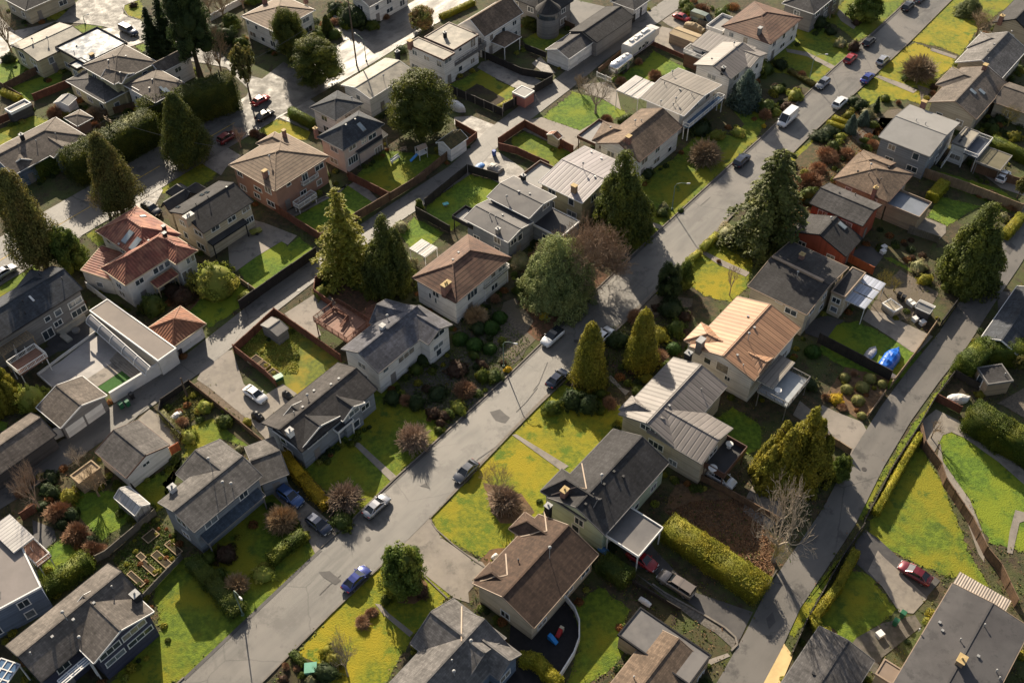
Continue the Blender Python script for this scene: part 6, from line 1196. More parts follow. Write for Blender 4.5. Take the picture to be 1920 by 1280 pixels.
h=H('small_shed','little white topped hut in the cluttered back garden by the lane',W_dark,F_light,TRIM,cat='shed'); h.wing('24:1115,960 24:1215,1010 24:1165,915',1.9,.4,over=.08)
# ================================================================ TREES
def T(k,label,base,top,w,**kw): return tree(k,label,base,top,w,**kw)
T('darkfir','tallest dark evergreen towering over the junction, cut by the top edge','11:1420,560','11:1330,-230',92)
T('spikyfir','narrow dark spiky fir left of the tallest evergreen','11:1120,415','11:990,45',52)
T('spikyfir','slender dark conifer squeezed behind the tallest evergreen','11:1200,360','11:1090,-60',48)
T('tuft','thin open crowned pine on a bare trunk by the junction','11:1768,700','11:1725,330',50)
T('tallcedar','smooth pointed cone shaped dark cedar standing at the arterial road','11:1385,1225','11:1160,672',96)
T('olivecone','olive brown conifer with a bare lower trunk above the red tiled villa','21:870,300','11:640,960',84)
T('bare','wide spreading bare tree beside the olive brown conifer','21:780,330','21:600,150',74)
T('olivecone','big olive green conifer at the roadside left of the villa','21:330,690','21:165,20',92)
T('bushy','yellow green leafy tree between the big conifer and the villa','21:540,760','21:500,430',80)
T('fir','yellow green fir with layered drooping boughs beside the back lane','22:650,720','22:528,100',128)
T('roughcone','tall dark evergreen right of the drooping fir, above the blue grey house','22:960,905','22:885,330',96)
T('oval','big rounded dark evergreen beside the small white garage','12:1180,1080','12:1100,530',138)
T('oval','dark rounded evergreen in front of the wide brick chimney house','12:270,480','12:240,70',72)
T('oval','broad lumpy evergreen overhanging the bright junction','12:470,680','12:430,280',108)
T('cedar','small pale cone tree between shrubs near the bright street','12:510,265','12:500,108',28)
T('pinkround','bronze and green dappled round tree at the corner of the bright street','12:1170,255','12:1190,60',60)
T('bareg','bare twiggy tan tree on the corner lawn by the back lane','13:590,800','13:560,540',72); T('bare','small bare brown tree leaning over the back lane','13:470,640','13:430,520',30)
T('bluefir','dense blue green conifer beside the grey metal roofed white house','13:1640,805','13:1625,510',64)
T('twigb','brown twiggy rounded shrub tree on the shaded lawn below the blue balcony','13:1360,1130','13:1345,915',64)
T('roughcone','tall broad evergreen in front of the straw yellow house','23:760,520','13:790,1080',108)
T('barebig','large rust pink bare tree behind the soft grey green pine','23:470,790','23:430,390',165)
T('pine','soft grey green pine with a rounded fluffy crown at the kerb','23:330,1000','23:315,482',132)
T('darkoval','very dark smooth oval evergreen beside the street','23:1100,960','23:1060,665',56); T('bushy','light green leafy tree touching the dark oval evergreen','23:1215,860','23:1190,650',46)
T('goldcone','golden green cone shaped cedar nearest the street, left of its twin','33:540,345','23:560,1090',66); T('goldcone','golden green cone shaped cedar with a visible trunk, right of its twin','33:905,225','23:900,990',62)
T('smallbare','little bare knobbly fruit tree on the sunlit lawn','23:1535,880','23:1500,670',34)
T('cedarfir','wide drooping cedar overhanging the street above the rusty garden','0:1432,462','0:1437,272',160)
T('bluefir','small blue spruce nearest the clipped yellow hedges','14:655,960','14:640,815',26); T('bluefir','small blue spruce just right of its twin','14:745,900','14:745,785',26); T('spikyfir','tiny dark pointed conifer above the blue spruces','14:832,785','14:835,680',17)
T('twigb','brown rounded twiggy tree on the lawn beside the parked silver car','14:1130,540','14:1110,325',66); T('bare','bare brown tree beside the top right houses','14:1545,250','14:1540,60',62); T('pine','dark flat topped pine near the top right corner','14:1490,140','14:1480,-10',48)
T('bushy','olive leafy tree shading the lawn at the top of the street','14:760,200','14:740,-60',80); T('barep','pinkish bare tree beside the clipped grey roof at the top','14:510,130','14:500,15',36)
T('barey','tawny yellow bare tree behind the house with two skylights','14:1765,890','14:1790,755',40); T('tuft','wispy brown tree beside the tan fence on the right edge','24:1830,200','14:1850,1260',30)
T('roughcone','huge dark evergreen beside the narrow lane on the right','24:1430,880','24:1580,245',112); T('barey','yellow lichened bare shrub tree next to the white striped patio roof','24:880,850','24:870,705',34); T('barey','second yellow lichened bare tree, spreading toward the dark yard','24:960,850','24:990,760',26)
T('goldblob','large golden green evergreen with many tops beside the side lane','34:230,1080','34:190,490',135); T('bushy','dense darker green bush tree at the lane side of the golden evergreen','34:570,1010','34:570,820',52)
T('bareg','pale grey bare tree sprawling over the side lane with yellow lichen','44:110,420','34:190,1040',120); T('barey','small yellow barked stump tree beneath the pale bare tree','44:110,430','44:130,280',30)
T('smallbare','small bare twiggy tree by the fence corner at the side lane','34:1225,680','34:1205,545',36); T('tuft','pale wispy conifer behind the tan garden cabin','34:1810,230','34:1815,110',24)
T('bushy','bushy green tree on the mossy lawn beside the concrete driveway','42:1040,700','42:1075,340',112); T('bareg','bare grey shrub tree on the mossy lawn at the bottom edge','42:650,1230','42:640,940',56)
T('twigp','reddish low twiggy bush on the mulch circle in the mossy lawn','0:945,945',None,66)
T('goldblob','golden green tree at the left edge beside the paved court','31:40,500','31:30,120',78); T('barep','pinkish bare tree beside the back lane at the left','31:290,1190','31:320,880',66); T('bare','bare brown tree in front of the timber filled shed','31:700,1090','31:720,900',62); T('bareg','bare grey tree reaching over the back lane','31:560,880','31:540,770',46)
T('bare','large brown bare tree at the top left edge','11:90,390','11:60,10',52); T('barep','pink budding tree beside the dark red car','11:1700,1040','11:1690,900',36); T('bare','bare brown tree below the tallest evergreen','11:1570,540','11:1540,160',54); T('bare','thin bare tree left of the thin open pine','11:1500,560','11:1470,330',34)
T('bushy','small leafy tree by the black fence at the lane','22:1160,300','22:1140,205',20); T('oval','dark evergreen hidden at the top edge beside the turreted house','13:130,240','13:150,120',48)
T('barep','thin bare tree standing over the low reddish bush on the mulch circle','0:932,940','0:935,872',60)
# rounded twig shrubs
T('twigp','pinkish brown fan of bare twigs nearer the white cars, left of its twin','32:630,1140','32:640,925',72); T('twigp','pinkish brown fan of bare twigs by the footpath, upper right of its twin','32:1115,720','32:1110,500',68)
T('twigt','tawny clipped twig dome beside the navy car','42:190,160','32:170,1075',64); T('twigt','tawny twig dome on the shaded lawn near the green lamp','41:1675,610','41:1670,440',50); T('twigt','orange brown twig dome at the corner of the brick chimney','22:1555,1050','22:1555,880',46); T('twigb','brown bushy dome by the vegetable plot at the top left','11:680,830','11:670,750',36)
# ================================================================ SHRUBS
def sh(k,label,at,d,g=None,hk=1.0): shrub(k,label,at,d,g,hk)
sh('lime','big pale green rounded rhododendron beside the red tiled villa','21:1510,760',74,hk=1.2); sh('ball','dark green round bush at the villa wall','21:1075,930',50,hk=1.2); sh('wine','dark red shrub mound in the villa garden','21:1290,880',42)
sh('wine','dark red low shrub between the villa and its lawn','21:1210,830',30); sh('lime','small yellow green shrub by the black fence corner','21:1735,880',24)
sh('paleb','pale pinkish flowering bush behind the dark evergreen','22:1085,640',30,hk=1.3); sh('lime','pale green bush on the curved wall by the lane','22:455,845',28); sh('paleb','pale feathery bush beside the white lane posts','22:1020,385',24,hk=1.2); sh('hedgeb','dark green bush beneath the drooping fir','22:690,780',22)
g='dark clipped bushes below the white house balcony'
sh('clip','clipped round bush nearest the rusty corner dome, brightest of the row','22:1718,1025',29); sh('clip','clipped dark round bush below the brightest clipped bush','22:1658,1095',31); sh('darkb','very dark round bush beneath the orange brown dome','22:1570,1100',30); sh('clip','clipped round bush beside the white house corner','22:1440,1175',30); sh('clip','clipped round bush in the middle of the lower row','22:1542,1215',31); sh('clip','clipped round bush next to the street lamp garden','22:1650,1245',26)
sh('wine','wine and green mound in the grey gravel garden','32:1420,185',40,hk=.7); sh('hedgeb','small pointed dark green bush by the kerb in the gravel garden','32:1600,235',23,hk=1.4); sh('ball','round green bush beside the street lamp','32:1680,235',27); sh('yellow','bright yellow shrub at the foot of the street lamp','32:1775,195',13); sh('rust','rusty brown shrub in the gravel garden near the street','32:1470,325',40); sh('ball','small green bush at the top of the gravel garden','32:1540,95',18); sh('wine','reddish shrub next to the top green bush of the gravel garden','32:1590,150',20); sh('lime','yellow green shrub overhanging the kerb','32:1425,455',30); sh('yellow','yellow flowered top on the kerbside shrub','32:1415,435',12); sh('ball','green shrub just left of the yellow green kerb shrub','32:1365,505',22); sh('darkb','dark juniper mound in the middle of the gravel garden','32:1280,355',36,hk=.7); sh('darkb','dark bush on the left side of the gravel garden','32:1130,410',38); sh('rust','brown shrub at the left side of the gravel garden','32:1060,410',28); sh('wine','dark red shrub near the pink twig fan','32:1250,500',26); sh('wine','low dark red shrub behind the pink twig fan','32:1300,570',20); sh('darkb','dark bush under the blue grey house windows','32:960,390',32); sh('darkb','dark bush at the corner of the blue grey house','32:1180,110',30); sh('ball','shaded green bush beside the blue grey house entrance','32:1130,190',26); sh('hedgeb','little green bush right of the pink twig fan','32:1290,620',16); sh('wine','tall rust red shrub left of the kerb shrub','32:1330,520',20)
sh('paleb','cream flowering rhododendron beside the dark garage roof','23:60,630',36); sh('rust','rusty shrub next to the cream flowering rhododendron','23:140,600',22); sh('yellow','yellow shrub at the foot of the soft pine','23:230,1020',18); sh('paleb','pale flowering bush under the street lamp on the shaded lawn','23:1075,250',18); sh('ball','dark round bush beside the pale flowering bush','23:1060,290',26,hk=.7); sh('ball','dark green bush at the kerb under the lamp','23:1190,275',12)
sh('paleb','white flowering bush at the kerb opposite the lamp','23:1535,430',46); sh('lime','light green bush between the white flowering bush and the cedar','23:1680,450',34); sh('ball','green bush behind the white flowering bush','23:1610,500',32); sh('ball','green mound on the corner below the cedar','23:1620,390',30); sh('rust','round brown clipped ball on the footpath edge','23:1460,635',11)
sh('golden','golden mound right of the cone cedars','23:1035,1150',34); sh('darkb','dark bush behind the left cone cedar','23:745,1180',36,hk=1.2); sh('ball','dark green bush in the shaded bed below the oval evergreen','23:1165,1100',36); sh('darkb','dark evergreen bush attached below the oval evergreen','23:1130,950',42,hk=1.2); sh('wine','small dark red bush by the gravel path','23:1020,960',16); sh('rust','pink brown twiggy bush between the cone cedars','23:870,1020',34); sh('rust','pink brown twiggy bush right of the second cone cedar','33:1040,90',30); sh('clip','clipped dark ball in front of the copper roofed house','33:1145,40',28); sh('ball','green bush at the street side of the mossy lawn','33:285,455',36); sh('darkb','dark shrub mass below the left cone cedar','33:430,400',44); sh('darkb','dark shrub beside the mossy lawn','33:540,430',48); sh('hedgeb','small green bush in the shaded bed','33:630,480',18); sh('rust','brown shrub near the metal roofed house','33:690,420',30); sh('golden','yellow green shrubs beside the trunk of the right cone cedar','33:950,250',24)
sh('rust','rusty mound in the bed beside the sunlit verge','14:500,1075',46,hk=.8); sh('rust','rusty low mound closest to the cedar','14:430,1180',32,hk=.8); sh('golden','golden clipped ball in the rusty garden','14:730,1110',22); sh('ball','green mound between rusty ones','14:540,1030',28); sh('lime','small lime green ball next to the clipped yellow hedge','14:590,955',18); sh('lime','smaller lime ball beneath the other lime ball','14:585,992',14); sh('darkb','dark spreading juniper at the kerb','14:450,950',38,hk=.6); sh('darkb','dark spreading juniper just above the first one','14:510,920',32,hk=.6); sh('paleb','pale grey green ball among the spruces','14:780,790',24); sh('hedgeb','round green ball at the lawn edge by the rockery','14:905,690',17); sh('darkb','dark bush beside the white suv','14:685,705',24); sh('darkb','dark green bush right of the one by the white suv','14:735,735',26); sh('hedgeb','round ball on the gravel beside the pale grey roof','14:822,872',18); sh('ball','green ball at the bend of the gravel path','14:770,985',17); sh('golden','lime pointed bush below the dark ones','14:650,805',18,hk=1.3); sh('rust','red brown shrub near the green house wall','14:640,1070',30); sh('rust','brown heather mound by the gravel path','14:820,1010',22); sh('rust','bushy brown shrub above the brown hipped house','24:380,60',46); sh('ball','green shrub left of the brown hipped house','24:370,160',34); sh('rust','rust coloured shrub below the cedar','24:190,400',36); sh('rust','orange brown shrub near the red house','24:210,300',28); sh('darkb','dark bush at the foot of the cedar','24:100,330',34); sh('rust','brown low shrub on the rockery','14:1000,720',14); sh('rust','small reddish shrub at the lawn corner by the skylight house','14:1240,655',13); sh('wine','dark red small shrub in front of the skylight house','14:1255,605',16); sh('ball','small green bush under the twiggy rounded tree','14:1045,545',16)
sh('rust','orange topped clipped ball on the verge near the third lamp','14:315,520',21); sh('hedgeb','dark green ball in the shaded front garden','14:160,620',22); sh('lime','light green spreading bush in the shaded front garden','14:270,655',32); sh('ball','green bush at the corner of the white metal roofed house','14:60,475',32); sh('darkb','dark bush by the entrance of the tiled house','14:165,445',24); sh('hedgeb','yellow green bush above the white van','14:60,740',26); sh('hedgeb','green bush just right of the one above the van','14:130,780',24); sh('wine','dark red shrub next to the white van','14:215,745',26); sh('darkb','dark bush at the top lawn corner','14:430,150',30); sh('paleb','pale brown shrub in the island bed on the lawn','14:590,300',22); sh('wine','dark red shrub near the black parked car','14:685,325',24); sh('wine','dark round bush by the curved path','14:700,155',16); sh('darkb','dark bush left in the island bed','14:520,215',18)
sh('darkb','grey green ivy mound under the blue balcony','13:1330,900',40,hk=.7); sh('lime','pale green shrub right of the twiggy brown tree','13:1450,940',28); sh('lime','yellow green low shrub on the shaded lawn','13:1600,925',26,hk=.7); sh('yellow','tiny yellow shrub alone on the shaded lawn','13:1780,885',9); sh('ball','bush beside the blue green conifer','13:1800,745',34); sh('rust','brown bush at the right of the blue green conifer','13:1790,800',26); sh('darkb','dark bush behind the broad evergreen','13:940,1210',30); sh('rust','tan shrub beside the silver trailer','13:895,430',18); sh('rust','tan shrub in the trailer yard by the metal roof','13:1010,525',26); sh('rust','brown shrub by the white picket fence','13:770,565',22); sh('rust','tawny shrub beside the roof deck of the half timbered house','13:670,835',24)
sh('hedgeb','green bush by the red car at the top','13:1250,60',30,hk=1.2); sh('rust','brown bushes behind the red car','13:1340,55',34); sh('ball','round green bush behind the camper','13:1480,90',24)
sh('topiary','round topiary nearest the black fence on the left','34:620,245',21); sh('topiary','round topiary in the upper middle of the group','34:800,252',24); sh('topiary','round topiary furthest right under the fence','34:885,290',20); sh('topiary','largest round topiary at the centre of the group','34:747,312',26); sh('topiary','round topiary left of the largest','34:637,328',23); sh('topiary','round topiary below the largest one','34:715,406',24); sh('topiary','lone small topiary at the corner of the lane','34:740,517',17); sh('rust','small orange bush between the topiaries and black fence','34:687,222',14); sh('yellow','yellow flowering heather clump by the topiaries','34:560,400',28,hk=.7); sh('rust','brown heather clump left of the yellow one','34:490,390',20,hk=.7); sh('rust','brown heather clump below the yellow one','34:600,460',18,hk=.7); sh('clip','dark clipped ball beside the copper roofed house yard','34:395,60',30); sh('golden','small golden bush at the cabin corner','34:1572,372',16); sh('darkb','dark bush next to the glass railed deck','34:370,290',28)
sh('paleb','pale shrub left of the huge dark evergreen','24:1140,670',32); sh('paleb','pale shrub at the tan fence corner','24:1740,320',18); sh('rust','orange shrub beside the tan fence end','24:1810,250',22); sh('golden','golden green shrubs at the foot of the huge evergreen','24:1190,760',26); sh('wine','reddish shrub in the walled garden beyond the tan fence','24:1640,160',24)
sh('rust','upper half of the rusty pair of shrubs on the mossy lawn','42:815,775',29,hk=.8); sh('rust','lower half of the rusty pair of shrubs on the mossy lawn','42:750,845',29,hk=.8); sh('wine','red brown bush behind the bushy green tree','42:1165,620',30); sh('hedgeb','small round bush at the left foot of the bushy tree','42:915,685',22); sh('golden','golden crescent bush above its twin by the bare shrub','42:528,1040',34); sh('golden','golden crescent bush below its twin','42:548,1105',36); sh('darkb','dark bush beside the golden crescents','42:490,1190',46); sh('rust','russet shrub in the corner bed by the street','42:210,1160',17); sh('rust','orange shrub left of the teal utility box','42:290,1170',16); sh('hedgeb','green spiky shrub below the teal utility box','42:330,1215',18); sh('rust','orange shrub under the teal utility box','42:420,1220',16); sh('paleb','pale green shrub at the bottom of the corner bed','42:385,1260',22); sh('wine','dark red low shrub at the bottom of the corner bed','42:190,1245',18)
sh('lime','yellow green bush at the end of the front hedge beside the navy car','42:340,240',24); sh('hedgeb','dark round bush behind the tawny dome','42:265,165',18); sh('ball','large green ball at the driveway mouth','42:605,115',40); sh('rust','pinkish shrub above the large green ball','42:590,35',24); sh('lime','mottled yellow green bush on the left shaded verge','42:45,500',38,hk=.8); sh('wine','dark red bush by the shaded lawn of the slate grey house','41:1590,360',42); sh('hedgeb','green bush left of the dark red bush','41:1470,390',30); sh('ball','green bush between the tawny dome and the dark red bush','41:1540,510',26)
sh('lime','pale bush by the paved court at the left','31:210,390',56,hk=1.2); sh('lime','pale green bush in the shaded garden by the lane pole','31:1440,455',30); sh('ball','round bush at the fence of the long lawn','31:1590,560',28); sh('paleb','pale flowering bush beside the round fence bush','31:1545,545',14); sh('lime','yellow green bush at the corner by the brown fence gate','31:1330,665',28); sh('rust','brown twiggy bush in the cluttered garden','31:1280,560',24); sh('golden','low golden hedge stub by the gravel strip','31:1740,560',16); sh('paleb','pale bush beneath the rear gable of the slate grey house','31:1690,750',16)
sh('rust','brown bramble mound nearest the lane at the left','41:400,60',46); sh('rust','brown bramble mound in the middle of the strip','41:540,210',44); sh('rust','brown bramble mound at the lower end of the strip','41:640,330',38); sh('golden','golden shrub beside the greenhouse lawn','31:480,1090',30)
sh('darkb','dark clipped bush beside the bright upper street','12:690,100',52); sh('hedgeb','low clipped mound beside the bright upper street','12:820,170',34,hk=.6); sh('ball','tiny ball bush above the low clipped mound','12:840,75',13); sh('rust','small rusty topiary on the upper lawn','12:915,110',18); sh('ball','green bush next to the small pale cone tree','12:430,245',30); sh('ball','green bush right of the small pale cone tree','12:550,235',22); sh('wine','red shrub by the clipped front lawn of the salmon house','12:40,960',18); sh('darkb','dark bush behind the white corner house at the top','12:560,40',30); sh('darkb','dark bush at the wall of the flat brick ended house','12:1020,350',18); sh('rust','brown bush beside the pale beige garage wall at top left','11:380,790',34); sh('darkb','dark bush left of the beige house','11:60,405',22); sh('rust','red orange bush behind the small pavilion','11:670,885',22); sh('rust','pinkish bush beside the dark red car','11:1790,930',20); sh('wine','red shrub by the lawn circle at the top left','11:940,30',14)
# ================================================================ HEDGES
hedge('tall dark hedge block beside the arterial road left of the junction','11:1350,850 1640,745',5.0,6.5,L_cedar,rag=.25,dens=70,leaf=.15); hedge('very tall ragged evergreen hedge along the arterial road behind the grey gables','11:560,1265 1080,985',5.0,5.8,L_cedar,rag=.38,dens=70,leaf=.15); hedge('lower dark hedge at the left end of the arterial road hedge','21:130,80 400,-20',3.5,3.2,L_shrub,rag=.3,dens=70,leaf=.15)
hedge('tall hedge behind the cone shaped cedar, joining the dark hedge block','11:1060,880 1240,800',3.5,5.0,L_cedar,rag=.3,dens=70,leaf=.15)
hedge('row of clipped columnar shrubs beside the bright drive','12:255,830 405,910',1.3,2.2,L_shrub,rag=.15); hedge('low yellowish hedge beside the bright upper street','12:1310,135 1530,35',1.4,1.0,L_gh); hedge('low box hedge inside the flat roofed house garden','12:1690,790 1860,700',1.2,.9,L_gh)
hedge('leafy verge hedge left of the street footpath','23:1245,655 1315,595',1.1,.9,L_lime,rag=.12); hedge('leafy verge hedge right of the street footpath','23:1345,565 1440,475',1.1,1.1,L_lime,rag=.12); hedge('clipped yellow hedge nearer the street beside the blue spruces','14:495,885 600,920',1.0,1.0,L_gh); hedge('clipped yellow hedge behind the nearer one','14:535,850 620,885',1.0,1.0,L_gh)
hedge('low brown hedge edging the shaded front garden','14:225,510 395,610',1.2,.8,L_olive); hedge('dark conifer hedge behind the olive carport','14:1650,1030 1890,1150',1.8,2.0,L_hedge,rag=.12); hedge('golden clipped hedge block in the walled lawn','24:1225,215 1300,130',2.0,1.9,L_gh); hedge('golden hedge beside the lane and tan fence','24:1740,480 1850,350',1.6,1.4,L_gh,rag=.1)
hedge('large rounded hedge behind the tan cabin','34:1440,240 1570,130 1920,140',3.2,3.6,L_hedge,rag=.16); hedge('large rounded hedge beside the oval lawn path','34:1500,600 1700,730 1960,860',3.6,4.2,L_hedge,rag=.16)
hedge('long thin golden hedge along the side lane fence, upper stretch','34:1135,690 1010,900 830,1225',.9,1.3,L_gh); hedge('long thin golden hedge along the side lane fence, lower stretch','44:680,385 560,620 390,850 430,945 490,950',1.1,1.4,L_gh)
hedge('thick golden clipped hedge between the leaf strewn yard and dark driveway','43:1120,235 1420,440 1725,650',3.5,2.6,L_gh,rag=.13); hedge('green hedge block beside the brown bungalow lawn','43:650,470 800,570',2.6,2.2,L_shrub,rag=.14); hedge('golden arched hedge at the bottom edge under the white fence','43:75,1140 170,1150 240,1230 320,1300',1.4,1.8,L_gh,rag=.15)
hedge('yellow flowering forsythia hedge along the driveway','32:215,830 330,990 500,1170',1.5,1.5,L_yel,rag=.18); hedge('mixed front hedge of the slate grey house','42:330,260 230,330 120,430',1.6,1.4,L_hedge,rag=.2); hedge('tall dark ragged hedge above the navy house','41:-20,850 300,690 630,460',2.2,2.4,L_hedge,rag=.25,leaf=.13); hedge('dark creeping hedge between the two shaded lawns','41:1380,450 1500,580 1680,790',2.2,1.4,L_shrub,rag=.2)
hedge('short golden hedge in the top left garden','11:30,670 150,720',1.3,1.2,L_gh); hedge('small dark hedge in the corner bed by the street','42:265,1085 340,1160',.9,.9,L_shrub); hedge('dark planting strip under the charcoal roofed house','32:380,800 500,740',1.2,.8,L_dark,rag=.2); hedge('ivy strip at the end of the half timbered house','13:760,870 830,830',1.0,.8,L_shrub,rag=.2); hedge('grassy mound hedge beside the back lane post and fence','31:1290,690 1150,520',1.1,.9,L_olive,rag=.25)
# tufts of rough grass and dead leaves that nobody could count
def scatter(name,pts,n,m,size,label):
    c=pw(pts); xs=[p.x for p in c]; ys=[p.y for p in c]; out=[]
    def ins(x,y):
        k=False; j=len(c)-1
        for i in range(len(c)):
            if (c[i].y>y)!=(c[j].y>y) and x<(c[j].x-c[i].x)*(y-c[i].y)/(c[j].y-c[i].y)+c[i].x: k=not k
            j=i
        return k
    while len(out)<n:
        x,y=random.uniform(min(xs),max(xs)),random.uniform(min(ys),max(ys))
        if ins(x,y): out.append((x,y,random.uniform(.05,.12)))
    A=np.array(out); N_=RNG.normal(0,.6,(n,3))+np.array([0,0,.7]); o0=np.array([A[0][0],A[0][1],0]); me=leafmesh(name,A-o0,N_,size,[m]); o=link(bpy.data.objects.new(name,me)); o.location=o0; o['kind']='stuff'; o['label']=label; o['category']='ground cover'
scatter('fallen_leaves','43:1090,80 1260,0 1700,-30 1860,330 1820,580 1730,540 1450,300',6000,mat('dead_leaves',C(.22,.11,.05),C(.12,.06,.03),1,.8,0,isl=.5),.14,'fallen brown leaves covering the fenced yard'); scatter('bed_plants','0:738,705 850,605 905,565 995,640 955,690 870,775 845,800 775,745',5000,L_shrub,.16,'low ground cover in the grey gravel garden'); scatter('bed_plants','41:790,410 1100,110 1280,300 1270,390 1010,660',5000,L_shrub,.16,'weeds and vegetables in the allotment beds'); scatter('bed_plants','31:1150,500 1380,300 1500,420 1330,590',2500,L_olive,.18,'tangled plants in the garden beside the lane'); scatter('bed_plants','0:1390,425 1480,305 1530,320 1560,395 1480,450 1430,490',4000,L_rust,.18,'rusty low planting under the cedar'); scatter('bed_plants','0:1535,265 1560,220 1600,200 1655,240 1640,320 1580,375 1540,390',3500,L_rust,.16,'rusty heathers in the sloping front garden'); scatter('bed_plants','0:445,662 515,597 560,630 560,700 510,700',3500,L_lime,.18,'weeds across the fenced vegetable garden'); scatter('bed_plants','0:1065,722 1140,615 1180,605 1295,580 1285,690 1215,730',4500,L_shrub,.17,'dark ground cover under the cone cedars')
# ================================================================ FENCES
F=fence
F('red brown board fence between the shaded patio and lawn yard','22:470,505 300,400 0,195 -110,105',1.8,WOODR); F('red brown fence on the lane behind the salmon house','22:470,500 940,220',1.8,WOODB); F('red brown fence dividing the salmon house lawn from its neighbour','22:655,65 945,212',1.8,WOODR); F('sunlit orange brown fence along the lane behind the navy roofed house','22:950,212 1200,60 12:1130,1305 1375,1108',1.7,WOODB)
F('long black fence along the lane below the cream walled house','22:430,608 0,908 -105,985',2.0,WOODK); F('low cream capped fence between the villa lawn and next yard','21:1640,748 1820,875',1.0,WOODT,cap=TRIM); F('black fence between the two small lane lawns','22:1130,310 1370,445',1.7,WOODK); F('black fence on the lane side of the upper small lawn','22:1195,255 1490,15',1.7,WOODK); F('black fence at the far end of the upper small lawn','22:1500,15 1710,75',1.7,WOODK)
F('red brown fence ring around the small lawn behind the half timbered house','12:1710,1030 13:90,902 430,1085',1.7,WOODR); F('lower red brown fence of the small lawn by the pale metal roof','12:1712,1060 13:30,1090 260,1195',1.6,WOODR)
F('black pale capped fence enclosing the vegetable plot, lower side','12:1360,650 1740,822 13:-60,790 160,672',1.7,WOODK,cap=G_conc); F('black fence on the lane corner behind the flat pale roof','13:285,590 160,660',1.7,WOODK); F('long black fence beside the wet patio','12:1600,410 1880,535 13:285,570',1.6,WOODK); railfence('white picket fence beside the silver trailer','13:598,545 702,590'); F('brown lane fence beside the parked trailers','13:610,520 850,320',1.2,WOODB); F('brown rail fence behind the trailer yard','13:980,320 1210,420',1.0,WOODR,post=1.6)
F('black fence with white boards beside the long dark garage','13:700,270 865,155',1.8,WOODK); F('orange brown fence round the small white garage','12:1410,890 1560,975 1390,1110',1.3,WOODR)
F('red brown fence on the lane side of the vegetable garden','0:441,663 516,594',1.7,WOODR); F('long red brown fence from the lane to the charcoal house','0:517,592 640,679',1.7,WOODR); F('brown fence beside the parking pad with the white car','31:1655,75 1880,250 32:145,320',1.6,WOODR); F('curved brown fence around the evergreen garden','22:585,695 425,800 415,880 540,970',1.4,WOODR)
F('dark fence round the cluttered lane garden','31:1345,310 1145,445 1130,525 1290,690',1.2,WOODK); F('long brown fence between lane gravel strip and the long lawn','31:1345,310 1700,595 1880,745',1.1,WOODB); F('dark fence between the greenhouse lawn and house','31:940,1040 1090,1210',1.2,WOODK); F('weathered fence above the allotment','41:750,395 1105,95',1.3,WOODG); F('weathered low fence below the allotment','41:1010,700 1290,405',1.1,WOODG); F('brown fence pieces beside the black stairs','41:165,135 265,70',1.6,WOODR); F('small fence beside the dark allotment corner','41:690,425 770,385',1.4,WOODG); F('red wooden gate beside the grey garage','31:1215,800 1275,765',1.6,WOODO,name='gate',cat='gate')
F('long tan board fence across the back gardens at the right','24:1105,25 1480,155 1850,300',1.9,WOODT); F('brown fence beside the small white car','14:1500,1205 1660,1260 1900,1330',1.6,WOODB); F('tan fence end facing the lane','24:1850,300 1880,265',1.8,WOODT); F('pale topped fence along the lane by the covered boat','24:1262,1085 1115,1300 34:935,330',1.4,WOODT); F('tall black fence between the boat lawn and the topiary garden','34:425,10 930,275',2.0,WOODK); F('low tan fence at the lane end of the topiary garden','34:895,375 780,535',.9,WOODT); F('red board fence below the red house gable','24:510,575 810,735',1.6,WOODO); F('dark fence between two shaded back gardens','24:1060,440 1270,510',1.4,WOODG); F('dark lane fence beneath the huge evergreen','24:1400,950 1290,1100',1.4,WOODK)
F('dark fence along the side lane with a pale cap, upper stretch','34:1378,245 1240,430 1130,620 950,900 755,1275',1.0,WOODK,cap=WOODG); F('dark fence along the side lane with a pale cap, lower stretch','44:745,185 600,400 340,860 240,1085',1.0,WOODK,cap=WOODG); F('brown fence behind the white umbrella','34:1255,420 1425,510',1.5,WOODR); F('dark fence above the white umbrella','34:1385,250 1560,345',1.4,WOODK)
F('long brown stepped fence dividing the two big right hand lawns','34:1140,640 1165,760 1275,915 1310,1020 1490,1290 44:1595,375 1690,490 1810,745',1.8,WOODB); F('brown fence from the metal roofed house yard to the lane','33:1130,880 1500,1070 1880,1285',1.3,WOODB); F('curved white topped fence around the black play area','43:370,685 440,775 473,860 473,985 435,1090 335,1250',1.1,RENDER,post=1.2,posts=False,th=.16); F('tan fence beside the golden evergreen parking pad','34:650,800 480,690',1.3,WOODT); F('low concrete edge fence along the dark driveway mouth','43:1790,620 1860,510',.8,WOODG); F('black fence beside the dark driveway bed','43:850,575 1185,775',.7,WOODK)
F('white rendered garden wall along the lane beside the turf','31:1262,150 800,432',2.2,RENDER,'garden_wall','wall',post=6,th=.35,posts=False); F('short white wall between the lane garages','31:390,690 465,655',1.9,RENDER,'garden_wall','wall',post=6,th=.3,posts=False); F('white fence at the corner of the dark grey house','21:620,830 770,945',1.4,TRIM)
